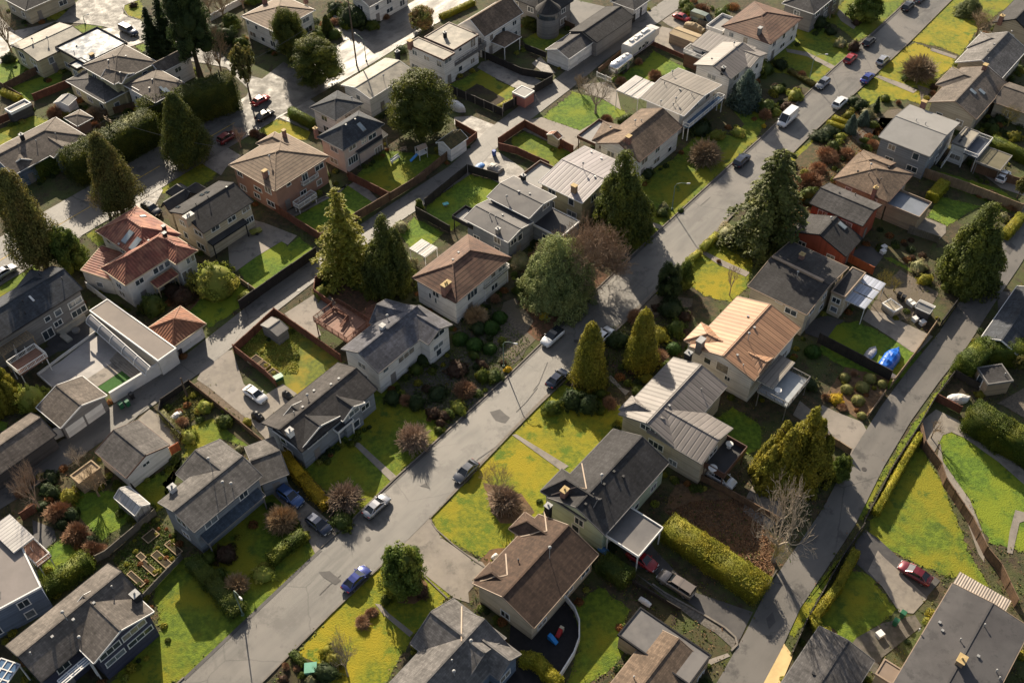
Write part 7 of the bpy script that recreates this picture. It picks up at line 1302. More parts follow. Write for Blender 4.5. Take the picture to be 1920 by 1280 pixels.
F('brown fence between the two top left lawns','11:45,640 440,435',1.6,WOODB); F('brown fence right of the pale lawn with the birdbath','11:245,715 520,605',1.6,WOODR); F('brown fence at the lower left of the top left lawn','11:-20,600 165,705',1.2,WOODB); F('brown fence above the sunlit lawn at the left edge','11:-60,905 240,775',1.5,WOODR); F('brown rear fence beside the dark hedge','11:600,860 980,760',1.4,WOODB); F('small fence between taupe house and hedge','11:720,830 900,750',1.4,WOODK); F('grey fence behind the top grey roof','13:1310,180 1590,260',1.4,WOODG); F('brown fence by the brown shrubs at the top','13:300,150 440,215',1.3,WOODB); F('low dark wall along the upper back garden','13:90,355 240,415',1.4,WOODK)
F('low wooden edging in front of the blue grey house','23:170,1020 290,1050',.5,WOODB,post=1.2); F('black slim fence under the terraced court','31:270,240 680,-60',.5,RENDER,'court_edging','wall',post=4,th=.15,posts=False); F('white court edging beside the garage','31:270,240 370,330',.5,RENDER,'court_edging','wall',post=4,th=.15,posts=False)

# many small mixed shrubs crowding the planted beds; the smallest ones past the first few hundred are one mass
SM=[]; SMK={'ball':0,'darkb':1,'hedgeb':2,'rust':3,'wine':4,'lime':5,'golden':6}
def fill(pts,n,kinds,d0,d1,label,group):
    c=px(pts); xs=[p[0] for p in c]; ys=[p[1] for p in c]; k=0
    while k<n:
        x,y=random.uniform(min(xs),max(xs)),random.uniform(min(ys),max(ys)); ins=False; j=len(c)-1
        for i in range(len(c)):
            if (c[i][1]>y)!=(c[j][1]>y) and x<(c[j][0]-c[i][0])*(y-c[i][1])/(c[j][1]-c[i][1])+c[i][0]: ins=not ins
            j=i
        if ins:
            k+=1; kd=random.choice(kinds); d=random.uniform(d0,d1)
            if d>21: shrub(kd,label,'0:%.1f,%.1f'%(x,y),d,group,random.uniform(.6,1.1))
            else: p=P(x,y); SM.append((p.x,p.y,d*mpp(x,y)/2,SMK[kd]))
MX=['ball','darkb','hedgeb','rust','wine','lime','golden','ball','darkb']
fill('0:745,700 850,605 905,565 995,640 955,690 870,770 845,800 775,745',26,MX,9,20,'small mixed shrub crowding the grey gravel garden','small shrubs in the grey gravel garden')
fill('0:1390,425 1480,305 1530,320 1560,395 1480,450 1430,490',16,['rust','rust','ball','darkb','golden'],12,26,'rusty or green shrub filling the garden under the wide cedar','shrubs under the wide cedar')
fill('0:1540,262 1560,220 1600,200 1655,240 1640,320 1580,375 1545,380',16,['rust','ball','golden','hedgeb','darkb'],10,20,'small shrub on the sloping heather garden beside the verge','shrubs of the sloping heather garden')
fill('0:1065,722 1140,615 1180,605 1295,580 1285,680 1215,730 1120,740',20,['darkb','ball','rust','wine','hedgeb'],14,28,'shaded shrub in the dark bed around the cone cedars','shaded shrubs around the cone cedars')
fill('31:1150,500 1380,300 1500,420 1640,520 1560,600 1400,560 1330,600',14,['rust','ball','lime','golden','hedgeb'],9,18,'small plant in the cluttered lane garden','plants in the cluttered lane garden')
fill('41:350,20 470,30 600,200 700,330 620,400 480,240',12,['rust','rust','darkb'],18,34,'brown bramble in the tangled strip between two small lawns','brambles between the two small lawns')
fill('31:120,1000 350,900 520,900 480,1040 330,1180 180,1220',12,['rust','rust','golden','darkb'],18,34,'brown undergrowth around the bare trees at the lane','undergrowth by the lane')
fill('24:860,560 920,440 1230,520 1170,740 1080,680',14,['rust','darkb','ball','wine'],10,20,'low shrub in the shaded back garden of the red house','shrubs behind the red house')
fill('24:1480,165 1700,240 1830,290 1700,220 1420,120',9,['rust','rust','ball'],9,17,'low shrub in the bed beyond the tan fence','shrubs beyond the tan fence')
fill('14:1600,780 1880,830 1880,1050 1640,960',12,['rust','ball','darkb','golden'],14,26,'dark shrub in the yard behind the skylight house','shrubs behind the skylight house')
fill('22:440,830 640,660 780,720 850,860 640,900 500,880',14,['darkb','rust','ball','hedgeb'],10,20,'undergrowth beneath the two evergreens by the lane','undergrowth beneath the evergreens')
fill('13:1250,880 1500,900 1640,760 1800,650 1860,780 1700,860 1500,960',12,['darkb','ball','lime','rust'],10,20,'small dark shrub in the shaded beds by the blue green conifer','shrubs by the blue green conifer')
fill('23:-20,560 130,540 160,700 60,880 -20,900 -120,1100 -250,1000 -100,700',12,['darkb','ball','hedgeb','rust'],12,24,'shaded shrub between the white brown roofed house and pine','shaded shrubs beside the pine')
fill('11:330,740 560,700 720,790 640,850 430,830',10,['rust','rust','golden'],12,24,'tan brown shrub in the vegetable plot at the top left','shrubs in the top left vegetable plot')
fill('12:480,40 760,20 760,110 620,180 420,260 380,200',12,['darkb','ball','hedgeb','rust'],12,24,'green shrub on the garden corner above the bright street','shrubs above the bright street')
fill('14:200,560 400,640 330,700 100,760 60,640',10,['ball','darkb','lime','golden','wine'],9,18,'small bush in the shaded front garden below the clipped hedge','bushes in the shaded front garden')
fill('13:1200,0 1420,20 1640,60 1560,120 1380,90 1240,90',10,['rust','darkb','ball','hedgeb'],12,24,'bush in the strip behind the red car and camper','bushes behind the camper')
fill('0:448,662 515,598 560,632 560,700 508,704',14,['lime','golden','ball','hedgeb'],8,16,'x','x')
fill('41:790,410 1100,120 1280,300 1265,390 1010,660',26,['golden','ball','rust','lime'],6,13,'x','x')
fill('34:450,430 560,300 700,240 900,300 880,360 740,520 600,480',8,['rust','golden'],6,12,'tiny heather tuft between the round topiaries','heather tufts between the topiaries')

T('bare','bare pale tree beyond the side street, left of the wide chimney house','11:1580,130','11:1560,-60',60); T('barep','bare tree glowing pinkish at the top edge by the white wall','11:1720,60','11:1700,-120',56); T('bare','bare tree at the top edge between tallest evergreen and white wall','11:1480,90','11:1450,-80',50); T('bushy','dark leafy bush tree beside the side street mouth','11:1640,230','11:1630,110',44); T('bushy','dark green bush tree below the white boundary wall','11:1800,60','11:1800,-60',50)
sh('darkb','dark bush at the bright driveway mouth beyond the side street','11:1580,250',40); sh('darkb','dark bush under the bare trees beyond the side street','11:1500,200',34); sh('ball','green bush below the white walled corner house','11:1700,300',30)
F('pale boundary wall gleaming at the top left of the wide chimney house','11:1490,150 1650,60 1790,-10',1.4,RENDER,'garden_wall','wall',post=6,th=.3,posts=False)
lawn('11:1540,220 1680,170 1720,200 1640,240 1560,250'); bed('11:1300,-60 1500,150 1560,300 1700,330 1900,200 1900,-60 1600,-100',MAT['shaded_garden'])

# weeds, litter and low planting that nobody could count, over the bare ground between the houses
def inpoly(c,x,y):
    k=False; j=len(c)-1
    for i in range(len(c)):
        if (c[i][1]>y)!=(c[j][1]>y) and x<(c[j][0]-c[i][0])*(y-c[i][1])/(c[j][1]-c[i][1])+c[i][0]: k=not k
        j=i
    return k
def bbx(L): return [(min(p[0] for p in c),min(p[1] for p in c),max(p[0] for p in c),max(p[1] for p in c),c) for c in L]
HB,LB=bbx(HARD),bbx(LAWN)
FP=[]
for h_ in _H:
    for W in h_.wings: r_=[(p.x,p.y) for p in W.rect()]; FP.append(r_)
FB=bbx(FP)
def free(x,y,lawn=False):
    for L_ in (HB,FB)+(() if lawn else (LB,)):
        for a,b,c,d,q in L_:
            if a<=x<=c and b<=y<=d and inpoly(q,x,y): return False
    return True
pts=[[],[],[]]
while sum(map(len,pts))<15000:
    u=random.uniform(-20,1940); v=random.uniform(-20,1300); p=P(u,v)
    if random.random()>min(1,(75/p.y)**2+.12): continue
    if not free(p.x,p.y): continue
    k=random.choice((0,0,1,2)); r=random.uniform(.15,.5)
    for _ in range(5): pts[k].append((p.x+random.gauss(0,r),p.y+random.gauss(0,r),random.uniform(.03,.16)))
for nm,q,m,sz,lb in (('weeds',pts[0],L_shrub,.17,'low green weeds on the bare ground between the houses'),('leaf_litter',pts[1],mat('dead_leaves',C(1,1,1)),.13,'brown leaf litter on the bare ground between the houses'),('rough_grass',pts[2],L_olive,.2,'dull rough grass on the bare ground between the houses')):
    A=np.array(q); me=leafmesh(nm,A,RNG.normal(0,.5,(len(A),3))+np.array([0,0,.8]),sz,[m]); o=link(bpy.data.objects.new(nm,me)); o['kind']='stuff'; o['label']=lb; o['category']='ground cover'
E_=[]
for x,y in EDGE:
    if not free(x,y,True): continue
    for _ in range(3): E_.append((x+random.gauss(0,.16),y+random.gauss(0,.16),random.uniform(.03,.07)))
A=np.array(E_); A[:,2]+=.01; me=leafmesh('grass_edges',A,RNG.normal(0,.25,(len(A),3))+np.array([0,0,1.]),.22,[mat('edge_grass',C(.15,.17,.018),C(.09,.11,.014),1,.85,0,isl=.3)]); o=link(bpy.data.objects.new('grass_edges',me)); o['kind']='stuff'; o['label']='ragged grass growing over the lawn edges'; o['category']='grass'
# low foundation planting along house walls joins the mass of small shrubs
Fd=[]
for h_ in _H:
    for W in h_.wings:
        for i in range(4):
            a=W.pt(*[(0,0),(W.L,0),(W.L,W.w),(0,W.w)][i]); b=W.pt(*[(W.L,0),(W.L,W.w),(0,W.w),(0,0)][i]); d=(b-a); n=Vector((d.y,-d.x,0)).normalized()
            for k in range(int(d.length/1.1)):
                if random.random()<.5: continue
                p=a.lerp(b,random.random())+n*random.uniform(.1,1.1)
                if free(p.x,p.y,True): Fd.append((p.x,p.y,random.uniform(.28,.7),random.choice((0,0,1,2,3,5,6))))
SM.extend(Fd)
Cs=[];Ns=[];Mi=[];Sz=[]
for x,y,r,k in SM:
    n=int(260+500*r*r); d=RNG.normal(size=(n,3)); d/=np.linalg.norm(d,axis=1,keepdims=True); d[:,2]=np.abs(d[:,2]); lump=1+.14*np.sin(d[:,0]*7+x)*np.sin(d[:,1]*6+y); rr=r*RNG.uniform(.7,1.08,n)*lump
    Cs.append(d*rr[:,None]*np.array([1,1,.85])+np.array([x,y,.03])); Ns.append(d+RNG.normal(0,.5,(n,3))); Mi.append(np.full(n,k)); Sz.append(np.full(n,.11))
if Cs:
    me=leafmesh('small_shrubs',np.concatenate(Cs),np.concatenate(Ns),np.concatenate(Sz),[L_shrub,L_dark,L_hedge,L_rust,L_wine,L_lime,L_gold]); me.polygons.foreach_set('material_index',np.concatenate(Mi).astype(np.int32)); me.update(); o=link(bpy.data.objects.new('small_shrubs',me)); o['kind']='stuff'; o['label']='mass of small mixed shrubs filling the planted beds'; o['category']='shrubs'
# ================================================================ VEHICLES
pS=paint('silver',C(.42,.42,.44),.6); pW=paint('white',C(.72,.72,.73),.1); pK=paint('black',C(.02,.02,.025),.3); pN=paint('navy',C(.02,.028,.055),.4); pB=paint('blue',C(.03,.05,.26),.4); pR=paint('red',C(.30,.014,.018),.2); pD=paint('dark_red',C(.14,.012,.02),.3); pG=paint('graphite',C(.11,.115,.13),.6); pT=paint('taupe',C(.24,.20,.17),.5); pV=paint('violet_blue',C(.04,.055,.22),.5); pGy=paint('grey',C(.2,.21,.24),.5)
car('sedan','silver saloon parked at the left kerb above the driveway with the navy car','0:706,947',pS); car('sedan','dark grey and silver saloon parked at the right kerb of the mossy lawn','0:874,882',pG,'-u'); car('sedan','violet blue saloon parked at the mossy lawn kerb','0:668,1084',pV); car('hatch','navy car parked in the driveway beside the forsythia hedge','0:597,982',pN,'v'); car('suv','blue car nearer the house in the shaded driveway','0:544,930',paint('deep_blue',C(.04,.09,.24),.4),'v')
car('suv','white car with a dark glass roof parked by the gravel parking','0:1036,631',pW,'-u',roofm=CARGLASS); car('sedan','white car mostly hidden behind the cone cedars','0:1131,628',pW); car('sedan','dark navy saloon parked beside the left cone cedar','0:1045,708',pN); car('sedan','white saloon with a sunroof on the parking pad by the charcoal house','0:478,738',pW,'v')
car('van','white delivery van parked on the street with a long shadow','0:1477,219',pW,'-u','van',zc=1.2); car('suv','dark navy car half hidden behind the drooping cedar','0:1391,300',pN); car('hatch','grey estate car parked above the lawn lamp','0:1543,156',pGy,'-u'); car('sedan','bright blue saloon parked at the right kerb','0:1627,145',pB); car('suv','white and grey car nosed into the kerbside bushes','0:1575,192',pW); car('hatch','bright red car in the row at the upper street','0:1595,109',pR); car('hatch','silver hatchback opposite the bright red car','0:1656,112',pS); car('hatch','black car parked just above the red one','0:1630,77',pK); car('suv','black car nearest the top edge of the street','0:1703,11',pK); car('sedan','dark grey car cut by the top edge of the street','0:1726,-4',pG)
car('sedan','red car waiting at the bright junction','0:488,187',pR,'u'); car('sedan','black car behind the red one at the junction','0:496,215',pK,'u'); car('suv','dark red car on the arterial road with a gleaming roof','0:427,257',pD,'u'); car('sedan','silver saloon at the left edge of the arterial road','0:8,509',pS,'u'); car('pickup','dark pickup truck parked at the cul de sac','0:241,57',pN,'v','pickup truck'); car('hatch','white car parked by the puddled flat roof','0:219,80',pW,'v'); car('sedan','black car beside the tall dark evergreen drive','0:296,115',pK)
car('sedan','red saloon parked at the top of the back lane','13:1200,122',pR,'v'); car('van','grey green camper van beside the red saloon','13:1342,130',paint('sage',C(.17,.2,.15),.2),'v','camper van',zc=1.2); car('sedan','red car tucked under the white topped carport','43:920,405',pR,'v'); car('pickup','taupe pickup truck with a hard canopy on the dark driveway','43:1158,573',pT,'-v','pickup truck',zc=.9); car('sedan','dark red saloon parked on the driveway of the very large roof','0:1716,1073',pD,'-v'); car('sedan','white car poking out from under the dark roof deck','33:1478,958',pW,'v')
car('sedan','dark car parked in the shade beside the villa','21:660,715',pN,'-v'); car('hatch','white car behind the brown fence at the right edge','14:1737,1240',pW,'u'); car('suv','dark car half under the black roofed porch of the cream house','21:1068,270',pK,'v'); car('suv','red car at the right edge beyond the lane','24:1870,925',pR,'v')
# trailers
def trailer(kind,label,at,L,W_,Hh,zc):
    (x,y),=px(at); p=P(x,y,zc); r=thing('travel_trailer',label,'trailer',(p.x,p.y,0),math.atan2(DU.y,DU.x))
    def add(nm,mb,m,sm=False,par=r): return link(bpy.data.objects.new(nm,mb.mesh(nm,m,smooth=sm)),par)
    m=mat('polished_aluminium',C(.62,.62,.63),C(.5,.5,.52),1,.25,.05,metal=.85) if kind=='silver' else mat('trailer_white',C(.5,.485,.46),C(.44,.43,.41),1,.5,.05)
    b=MB(); n=14; xs=[-L/2,-L/2+.25,-L/2+.8,L/2-.8,L/2-.25,L/2] if kind=='silver' else [-L/2,-L/2+.03,L/2-.03,L/2]; sc=[.55,.86,1,1,.86,.55] if kind=='silver' else [.98,1,1,.98]
    for x_,s in zip(xs,sc):
        for j in range(n):
            t=2*math.pi*(j+.5)/n; e=.35 if kind!='silver' else .62; cx=math.copysign(abs(math.cos(t))**e,math.cos(t)); cz=math.copysign(abs(math.sin(t))**e,math.sin(t)); b.v.append((x_,cx*W_/2*s,.5+(Hh-.5)/2+cz*(Hh-.5)/2*s))
    for i in range(len(xs)-1):
        for j in range(n): a=i*n+j; c=i*n+(j+1)%n; b.f.append((a,c,c+n,a+n))
    b.f.append(tuple(range(n))[::-1]); b.f.append(tuple(range((len(xs)-1)*n,len(xs)*n))); add('body',b,m,kind=='silver')
    for x_ in(-1.3,-.1,1.3):
        for sg in(-1,1): w=MB(); w.box((x_,sg*(W_/2+.005)),.8,.05,1.45,2.0); add('window',w,GLASS)
    d=MB(); d.box((.7,-(W_/2+.01)),.65,.05,.7,2.3); add('door',d,TRIMG)
    for x_ in(-1.2,.6,L/2-1.1): a=MB(); a.box((x_,0),.6,.55,Hh-.01,Hh+.18); add('roof_vent',a,TRIM)
    for x_ in(-.45,.45):
        for sg in(-1,1): w=MB(); w.tube([(x_,sg*(W_/2-.2)-.1,.34),(x_,sg*(W_/2-.2)+.1,.34)],.34,14); add('wheel',w,TYRE)
    h=MB(); h.beam((-L/2,.5,.5),(-L/2-1.2,0,.5),.1,.1); h.beam((-L/2,-.5,.5),(-L/2-1.2,0,.5),.1,.1); add('hitch',h,TRIMK)
    if kind!='silver':
        s=MB(); s.box((0,-W_/2-.03),L*.9,.03,1.05,1.25); add('stripe',s,mat('trailer_stripe',C(.12,.1,.2),C(.1,.09,.17),1,.5,0)); k=MB(); k.hexa([(L/2,-W_/2+.05,1.5),(L/2+1.6,-W_/2+.15,1.7),(L/2+1.6,W_/2-.15,1.7),(L/2,W_/2-.05,1.5)],[(L/2,-W_/2+.05,Hh),(L/2+1.6,-W_/2+.15,Hh-.25),(L/2+1.6,W_/2-.15,Hh-.25),(L/2,W_/2-.05,Hh)]); add('nose',k,m)
        for x_ in(-2.3,-.3,1.9,2.9): a=MB(); a.box((x_,.3),.9,.7,Hh,Hh+.28); add('air_conditioner',a,TRIM)
trailer('silver','polished silver rounded travel trailer in the lane yard','13:770,455',6.2,2.4,2.9,1.6); trailer('white','long white travel trailer with cluttered roof, longer of the two','13:893,305',8.6,2.5,3.4,1.9)
def covered(kind,label,at,L,W_,Hh,m,to=DU,name='covered_boat',cat='boat',seed=1):
    (x,y),=px(at); p=P(x,y,Hh/2); rs=random.Random(seed); b=MB(); n=12; K_=9
    for i in range(n+1):
        t=i/n; w_=W_/2*(math.sin(math.pi*min(1,.12+t*.98)**.8)**.6 if kind!='box' else 1-.12*abs(2*t-1)**4); w_=W_/2*max(.08,1-abs(2*t-1)**3.2)*(.8 if t<.15 else 1) if kind!='box' else w_; h_=Hh*(.6+.4*math.sin(math.pi*min(1,t*1.1)))*(1+rs.uniform(-.06,.06))
        for j in range(K_): a=math.pi*j/(K_-1); b.v.append((L*(t-.5),-math.cos(a)*w_*(1+rs.uniform(-.04,.04)),abs(math.sin(a))**.7*h_*(1+rs.uniform(-.05,.05))+.02))
    for i in range(n):
        for j in range(K_-1): a=i*K_+j; b.f.append((a,a+K_,a+K_+1,a+1))
    b.f.append(tuple(range(K_))); b.f.append(tuple(range(n*K_+K_-1,n*K_-1,-1))); o=link(bpy.data.objects.new(name,b.mesh(name,m))); o.location=(p.x,p.y,.05); o.rotation_euler=(0,0,math.atan2(to.y,to.x)); tag(o,label,cat); return o
covered('boat','bright blue tarpaulin covered boat on the shaded lawn','34:935,125',6.0,2.3,1.4,mat('blue_tarp',C(.01,.12,.55),C(.008,.09,.44),1.2,.4,.6,3),DU,seed=4)
covered('boat','upturned pale grey dinghy beside the blue covered boat','34:800,80',3.3,1.4,.6,mat('dinghy_grey',C(.38,.37,.40),C(.3,.3,.33),2,.5,.1,kind='plank',sp=.25),DU,'dinghy','boat',3); covered('boat','white covered boat by the black fence behind the big evergreen','12:1410,742',4.8,2.0,1.5,mat('white_cover',C(.62,.6,.58),C(.52,.5,.49),1,.6,.3),-DV,seed=8)
covered('box','tan covered trailer between the camper and the hipped tile house','13:1290,190',4.5,1.8,1.5,mat('tan_tarp',C(1,1,1)),DV,'covered_trailer','trailer',5); covered('box','black covered barbecue on the pale pad next to the charcoal house','32:222,375',1.7,.9,1.2,BLACK,DV,'covered_barbecue','barbecue',6); covered('box','black covered barbecue nearer the long lawn fence','31:1815,520',1.8,1.1,1.2,BLACK,DV,'covered_barbecue','barbecue',7); covered('box','grey tarpaulin heap beside the dark shed yard on the lane','12:1690,1180',2.6,2.0,1.0,mat('grey_tarp',C(.3,.28,.26),C(.22,.21,.2),1,.6,.4),DV,'covered_heap','covered goods',9)
covered('box','crumpled blue sheet on the lane pad','12:1575,1172',2.0,1.2,.4,mat('blue_sheet',C(.06,.2,.5),C(.05,.16,.42),1,.5,.4),DU,'plastic_sheet','sheet',11)
covered('box','stack of blue wrapped goods beside the pale green house','43:655,345',1.8,.8,.6,mat('blue_sheet',C(1,1,1)),DV,'plastic_sheet','sheet',12); covered('box','white bundle on the mulch beside the brown bungalow','42:1685,385',.9,.6,.5,mat('white_cover',C(1,1,1)),DU,'storage_box','box',13); covered('box','pale rock heap in the allotment corner of the lane garden','31:1245,520',1.6,1.0,.6,mat('white_cover',C(1,1,1)),DU,'rock_heap','rocks',15); covered('box','silver wrapped bundle beside the flat garage lawn','43:940,705',1.6,.7,.5,mat('white_cover',C(1,1,1)),DV,'wrapped_bundle','bundle',16); covered('box','pale heap of plastic at the black fence end by the covered boat','34:940,235',2.0,.9,.35,mat('white_cover',C(1,1,1)),DV,'rubble_heap','rubble',17)
# ================================================================ STREET FURNITURE
street_lamp('green street lamp in front of the grey gravel garden','0:944.5,688','0:944,641','0:967,645'); street_lamp('street lamp on the shaded lawn opposite the white flowering bush','0:1260,393','0:1266,345','0:1291,345'); street_lamp('street lamp on the lawn beside the grey estate car','14:365,572','14:400,395','14:488,388'); street_lamp('street lamp rising from the dark hedge at the lower left','41:1715,800','41:1640,620','41:1700,685'); street_lamp('street lamp beside the bright upper street','12:778,432','12:750,285','12:700,240'); street_lamp('street lamp over the hedge block on the arterial road','11:1300,800','11:1265,715','11:1312,722'); street_lamp('small lamp on the grass circle of the cul de sac','11:602,172','11:585,118','11:620,105')
r1,c1=utility_pole('tall leaning utility pole beside the bright upper street','12:712,466','12:590,-60'); r2,c2=utility_pole('utility pole at the end of the dark hedge block','11:1600,742','11:1530,500',False); r3,c3=utility_pole('utility pole rising behind the ragged arterial hedge','11:835,1060','11:755,820'); r4,c4=utility_pole('thin pole in the lane garden opposite the turf','31:1325,398','31:1245,258',False)
wire('thin overhead wire along the arterial hedge, upper strand',c3,c2,1.2); wire('thin overhead wire over the junction between two poles',c2,c1,1.5); wire('thin overhead wire crossing the arterial road toward the villa',c3,Vector((P(440,330).x,P(440,330).y,6)),.8); wire('thin overhead wire along the bright upper street',c1,c1+DU*60,1.5); wire('thin overhead wire along the arterial toward the left edge',c3,c3-DU*60,1.5)
bin_('black bin left of its twin beside the striped patio roof','24:1000,885',BLACK); bin_('black bin right of its twin beside the striped patio roof','24:1030,905',BLACK); GB=mat('green_plastic',C(.02,.12,.06),C(.015,.1,.05),1,.5,0); bin_('dark green bin against the white lane wall','31:900,440',GB); bin_('black bin against the white lane wall','31:930,388',BLACK); bin_('dark green bin upper one on the paving by the large grey roof','44:1025,800',GB); bin_('dark green bin lower one on the paving by the large grey roof','44:975,855',GB); bin_('blue bin standing on the wet lane drive','12:1680,1085',mat('blue_plastic',C(.02,.08,.35),C(.02,.07,.3),1,.5,0)); bin_('black bin at the corner of the pool pavilion wall','31:1270,75',BLACK); bin_('small green bin beside the greenhouse garage','31:855,455',GB)
planter('timber raised bed nearest the lane in the vegetable garden','32:-60,150 0,100 0,180'); planter('middle timber raised bed in the vegetable garden','32:5,185 60,145 50,220'); planter('timber raised bed next to the green lid box','32:70,235 120,195 115,280')
i=0
for q in('41:895,520 985,620 930,490','41:985,440 1085,540 1020,410','41:1065,385 1160,490 1110,345','41:1160,310 1240,400 1195,270','41:960,390 1010,420 985,350','41:1000,260 1090,200 1040,310'): planter(['allotment bed at the lower left end beside the navy house','allotment bed with pale laths, second from the left','bare brown allotment bed in the middle of the row','grassy allotment bed at the right end of the row','small allotment bed above the row','long weedy allotment bed near the top fence'][i],q,TIMBER,G_bed,.25); i+=1
# furniture and toys
def small(name,label,cat,at,parts,rz=0,zc=0):
    (x,y),=px(at); p=P(x,y,zc); r=thing(name,label,cat,(p.x,p.y,0.0),rz)
    for nm,mb,m in parts: link(bpy.data.objects.new(nm,mb.mesh(nm,m)),r)
    return r
def rtable(z,r=.6): b=MB(); b.lathe((0,0,z+.7),[(r,0),(r,.04)],18); l=MB(); l.tube([(0,0,z),(0,0,z+.7)],.04,6); l.lathe((0,0,z),[(.3,0),(.3,.03)],12); return [('table_top',b,TRIM),('leg',l,TRIM)]
small('round_table','white round table at the lower end of the dark roof deck','table','33:1418,892',rtable(3.0),zc=3.7); small('round_table','white round table by the parapet of the dark roof deck','table','33:1535,722',rtable(3.0,.5),zc=3.7); small('round_table','white round table on the pale glass railed deck','table','34:147,342',rtable(3.1,.5),zc=3.8)
covered('boat','white covered little boat in the dark yard beside the side lane','34:1415,400',3.6,1.7,.9,mat('white_cover',C(1,1,1)),Vector((1,.1,0)),seed=21)
def bench(L=1.6,m=TIMBER): 
    s=MB(); s.box((0,0),L,.45,.4,.45); b=MB(); b.box((0,.22),L,.05,.5,.9); l=MB()
    for x in(-L/2+.1,L/2-.1): l.box((x,0),.07,.4,0,.398); l.box((x,.22),.06,.05,.4,.5)
    return [('seat',s,m),('backrest',b,m),('leg',l,m)]
small('garden_bench','white bench table on the lawn of the navy roofed house','bench','12:985,1135',bench(2.2,TRIM),.9); small('garden_bench','pale seat beside the play frame','bench','12:1045,1070',bench(1.2,TRIMT),.4)
small('outdoor_sofa','pale corner sofa on the dark patio under the grey wall','sofa','21:520,1100',[('base',(lambda b:(b.box((0,0),4.6,.9,.05,.42),b.box((-2.2,-1.4),.9,2.0,.05,.42),b.box((2.2,-1.0),.9,1.3,.05,.42),b)[-1])(MB()),mat('sofa_cushion',C(.36,.33,.28),C(.3,.28,.24),1,.9,.1)),('backrest',(lambda b:(b.box((0,.5),4.9,.18,.05,.8),b)[-1])(MB()),mat('sofa_cushion',C(1,1,1)))],math.atan2(DU.y,DU.x)); small('fire_table','round grey fire table inside the corner sofa','table','21:540,1135',[('table_top',(lambda b:(b.lathe((0,0,.1),[(.6,0),(.6,.35)],16),b)[-1])(MB()),TRIMG)])
def play():
    f=MB()
    for x in(-.8,.8):
        for y in(-.7,.7): f.box((x,y),.1,.1,0,2.2)
    f.box((0,0),1.7,1.5,1.0,1.1); f.beam((-.85,-.75,2.1),(.85,-.75,2.1),.08,.08); f.beam((-.85,.75,2.1),(.85,.75,2.1),.08,.08); r=MB(); r.poly([(-1,-.8,2.1),(1,-.8,2.1),(1,0,2.7),(-1,0,2.7)]); r.poly([(-1,0,2.7),(1,0,2.7),(1,.8,2.1),(-1,.8,2.1)]); s=MB(); s.hexa([(-.85,-.3,1.05),(-2.4,-.3,.1),(-2.4,.3,.1),(-.85,.3,1.05)],[(-.85,-.3,1.12),(-2.4,-.3,.17),(-2.4,.3,.17),(-.85,.3,1.12)]); return [('frame',f,TRIM),('canopy',r,TRIMT),('slide',s,mat('blue_slide',C(.03,.25,.6),C(.03,.2,.5),1,.4,0))]
small('play_frame','white play frame with a blue slide on the shaded lawn','play frame','12:1170,1110',play(),.6)
def toy(c1,c2): a=MB(); a.hexa([(-.6,-.25,.1),(.3,-.25,.1),(.3,.25,.1),(-.6,.25,.1)],[(-.6,-.25,.25),(.3,-.25,.9),(.3,.25,.9),(-.6,.25,.25)]); b=MB(); b.box((.5,0),.35,.5,0,.9); return [('slide',a,c1),('ladder',b,c2)]
tr_,tb_,ty_=mat('red_plastic',C(.5,.02,.02),C(.4,.02,.02),1,.4,0),mat('sky_blue_plastic',C(.02,.25,.65),C(.02,.2,.55),1,.4,0),mat('cream_plastic',C(.6,.5,.35),C(.5,.42,.3),1,.4,0)
small('toy_slide','small blue toy slide on the black play area','toy','43:290,985',toy(tb_,tb_),2.4); small('toy_slide','red and cream toy playhouse slide on the black play area','toy','43:335,935',toy(tr_,ty_),1.0); small('teal_table','small turquoise garden table on the upper small lawn','table','22:1340,250',[('table_top',(lambda b:(b.box((0,0),1.0,.7,.5,.56),b)[-1])(MB()),mat('turquoise_plastic',C(.08,.4,.42),C(.07,.35,.37),1,.5,0)),('leg',(lambda b:(b.box((0,0),.5,.3,0,.499),b)[-1])(MB()),TRIMG)],.4)
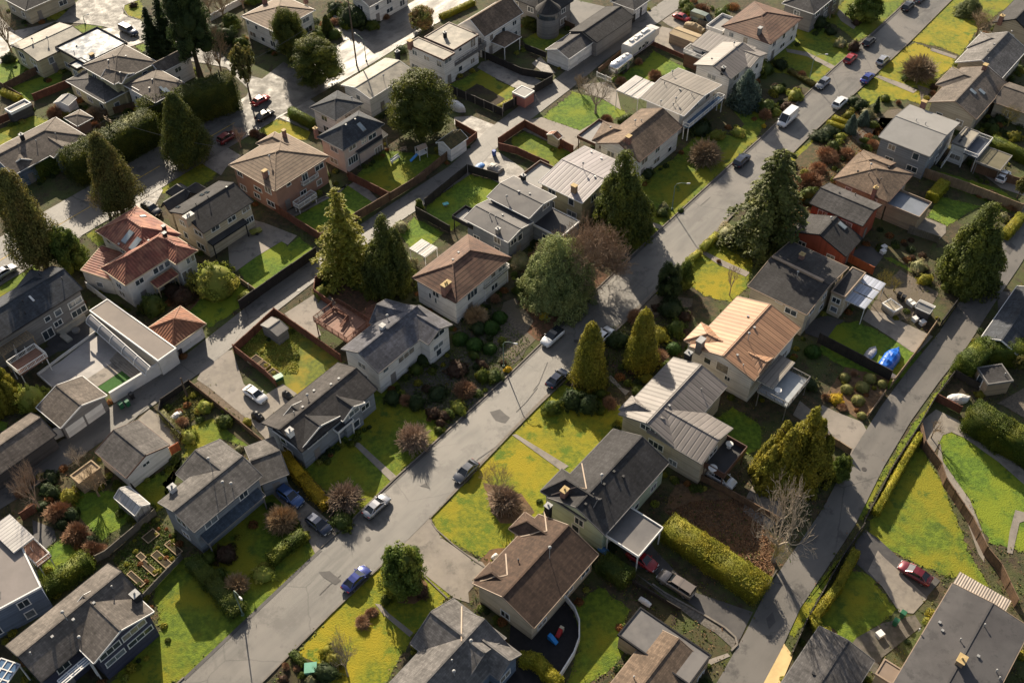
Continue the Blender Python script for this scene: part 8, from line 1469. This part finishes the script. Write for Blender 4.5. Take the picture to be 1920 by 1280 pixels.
small('utility_box','teal utility box in the corner bed beside the street','utility box','42:385,1172',[('cabinet',(lambda b:(b.box((0,0),1.35,1.2,.05,.85),b)[-1])(MB()),mat('teal_green_paint',C(.12,.33,.24),C(.1,.28,.2),1,.6,0)),('lid',(lambda b:(b.box((0,0),1.42,1.27,.851,.92),b)[-1])(MB()),mat('teal_green_paint',C(1,1,1)))],.1,.8)
small('storage_box','green lidded storage box by the raised beds','box','32:155,268',[('box_body',(lambda b:(b.box((0,0),1.5,.8,0,.55),b)[-1])(MB()),mat('green_plastic',C(1,1,1))),('lid',(lambda b:(b.box((0,0),1.6,.9,.551,.62),b)[-1])(MB()),mat('mint_lid',C(.22,.36,.28),C(.2,.32,.25),1,.5,0))],.6)
WC=TRIM
for nm,at,lb in(('white_box','24:895,540','white boxed unit on the dark drive by the red fence, upper one'),('white_box','24:888,570','white boxed unit on the dark drive by the red fence, lower one'),('white_block','24:1115,1045','cream stone block on the grass by the lane, left one'),('white_block','24:1167,1070','cream stone block on the grass by the lane, right one'),('white_block','44:865,935','white garden ornament block on the mossy paving'),('stacked_crate','24:1075,925','pile of white crates beside the little hut, lower left'),('stacked_crate','24:1095,940','pile of white crates beside the little hut, upper right')): small(nm,lb,'box',at,[('box_body',(lambda b:(b.box((0,0),.8,.7,0,.6),b)[-1])(MB()),WC),('lid',(lambda b:(b.box((0,0),.86,.76,.601,.68),b)[-1])(MB()),WC)],.5,.4)
for i,(at,rz) in enumerate((('21:1640,470',.3),('21:1690,450',.9),('22:560,70',.5),('32:1290,1300',.2))):
    pass
small('garden_lounger','yellow green garden cart by the patio of the cream house','cart','21:1810,445',[('tub',(lambda b:(b.hexa([(-.8,-.4,.3),(.8,-.4,.3),(.8,.4,.3),(-.8,.4,.3)],[(-1,-.55,.75),(1,-.55,.75),(1,.55,.75),(-1,.55,.75)]),b)[-1])(MB()),mat('olive_plastic',C(.2,.2,.03),C(.17,.17,.03),1,.6,0)),('wheel',(lambda b:(b.tube([(0,-.5,.3),(0,.5,.3)],.28,12),b)[-1])(MB()),TYRE)],.5)
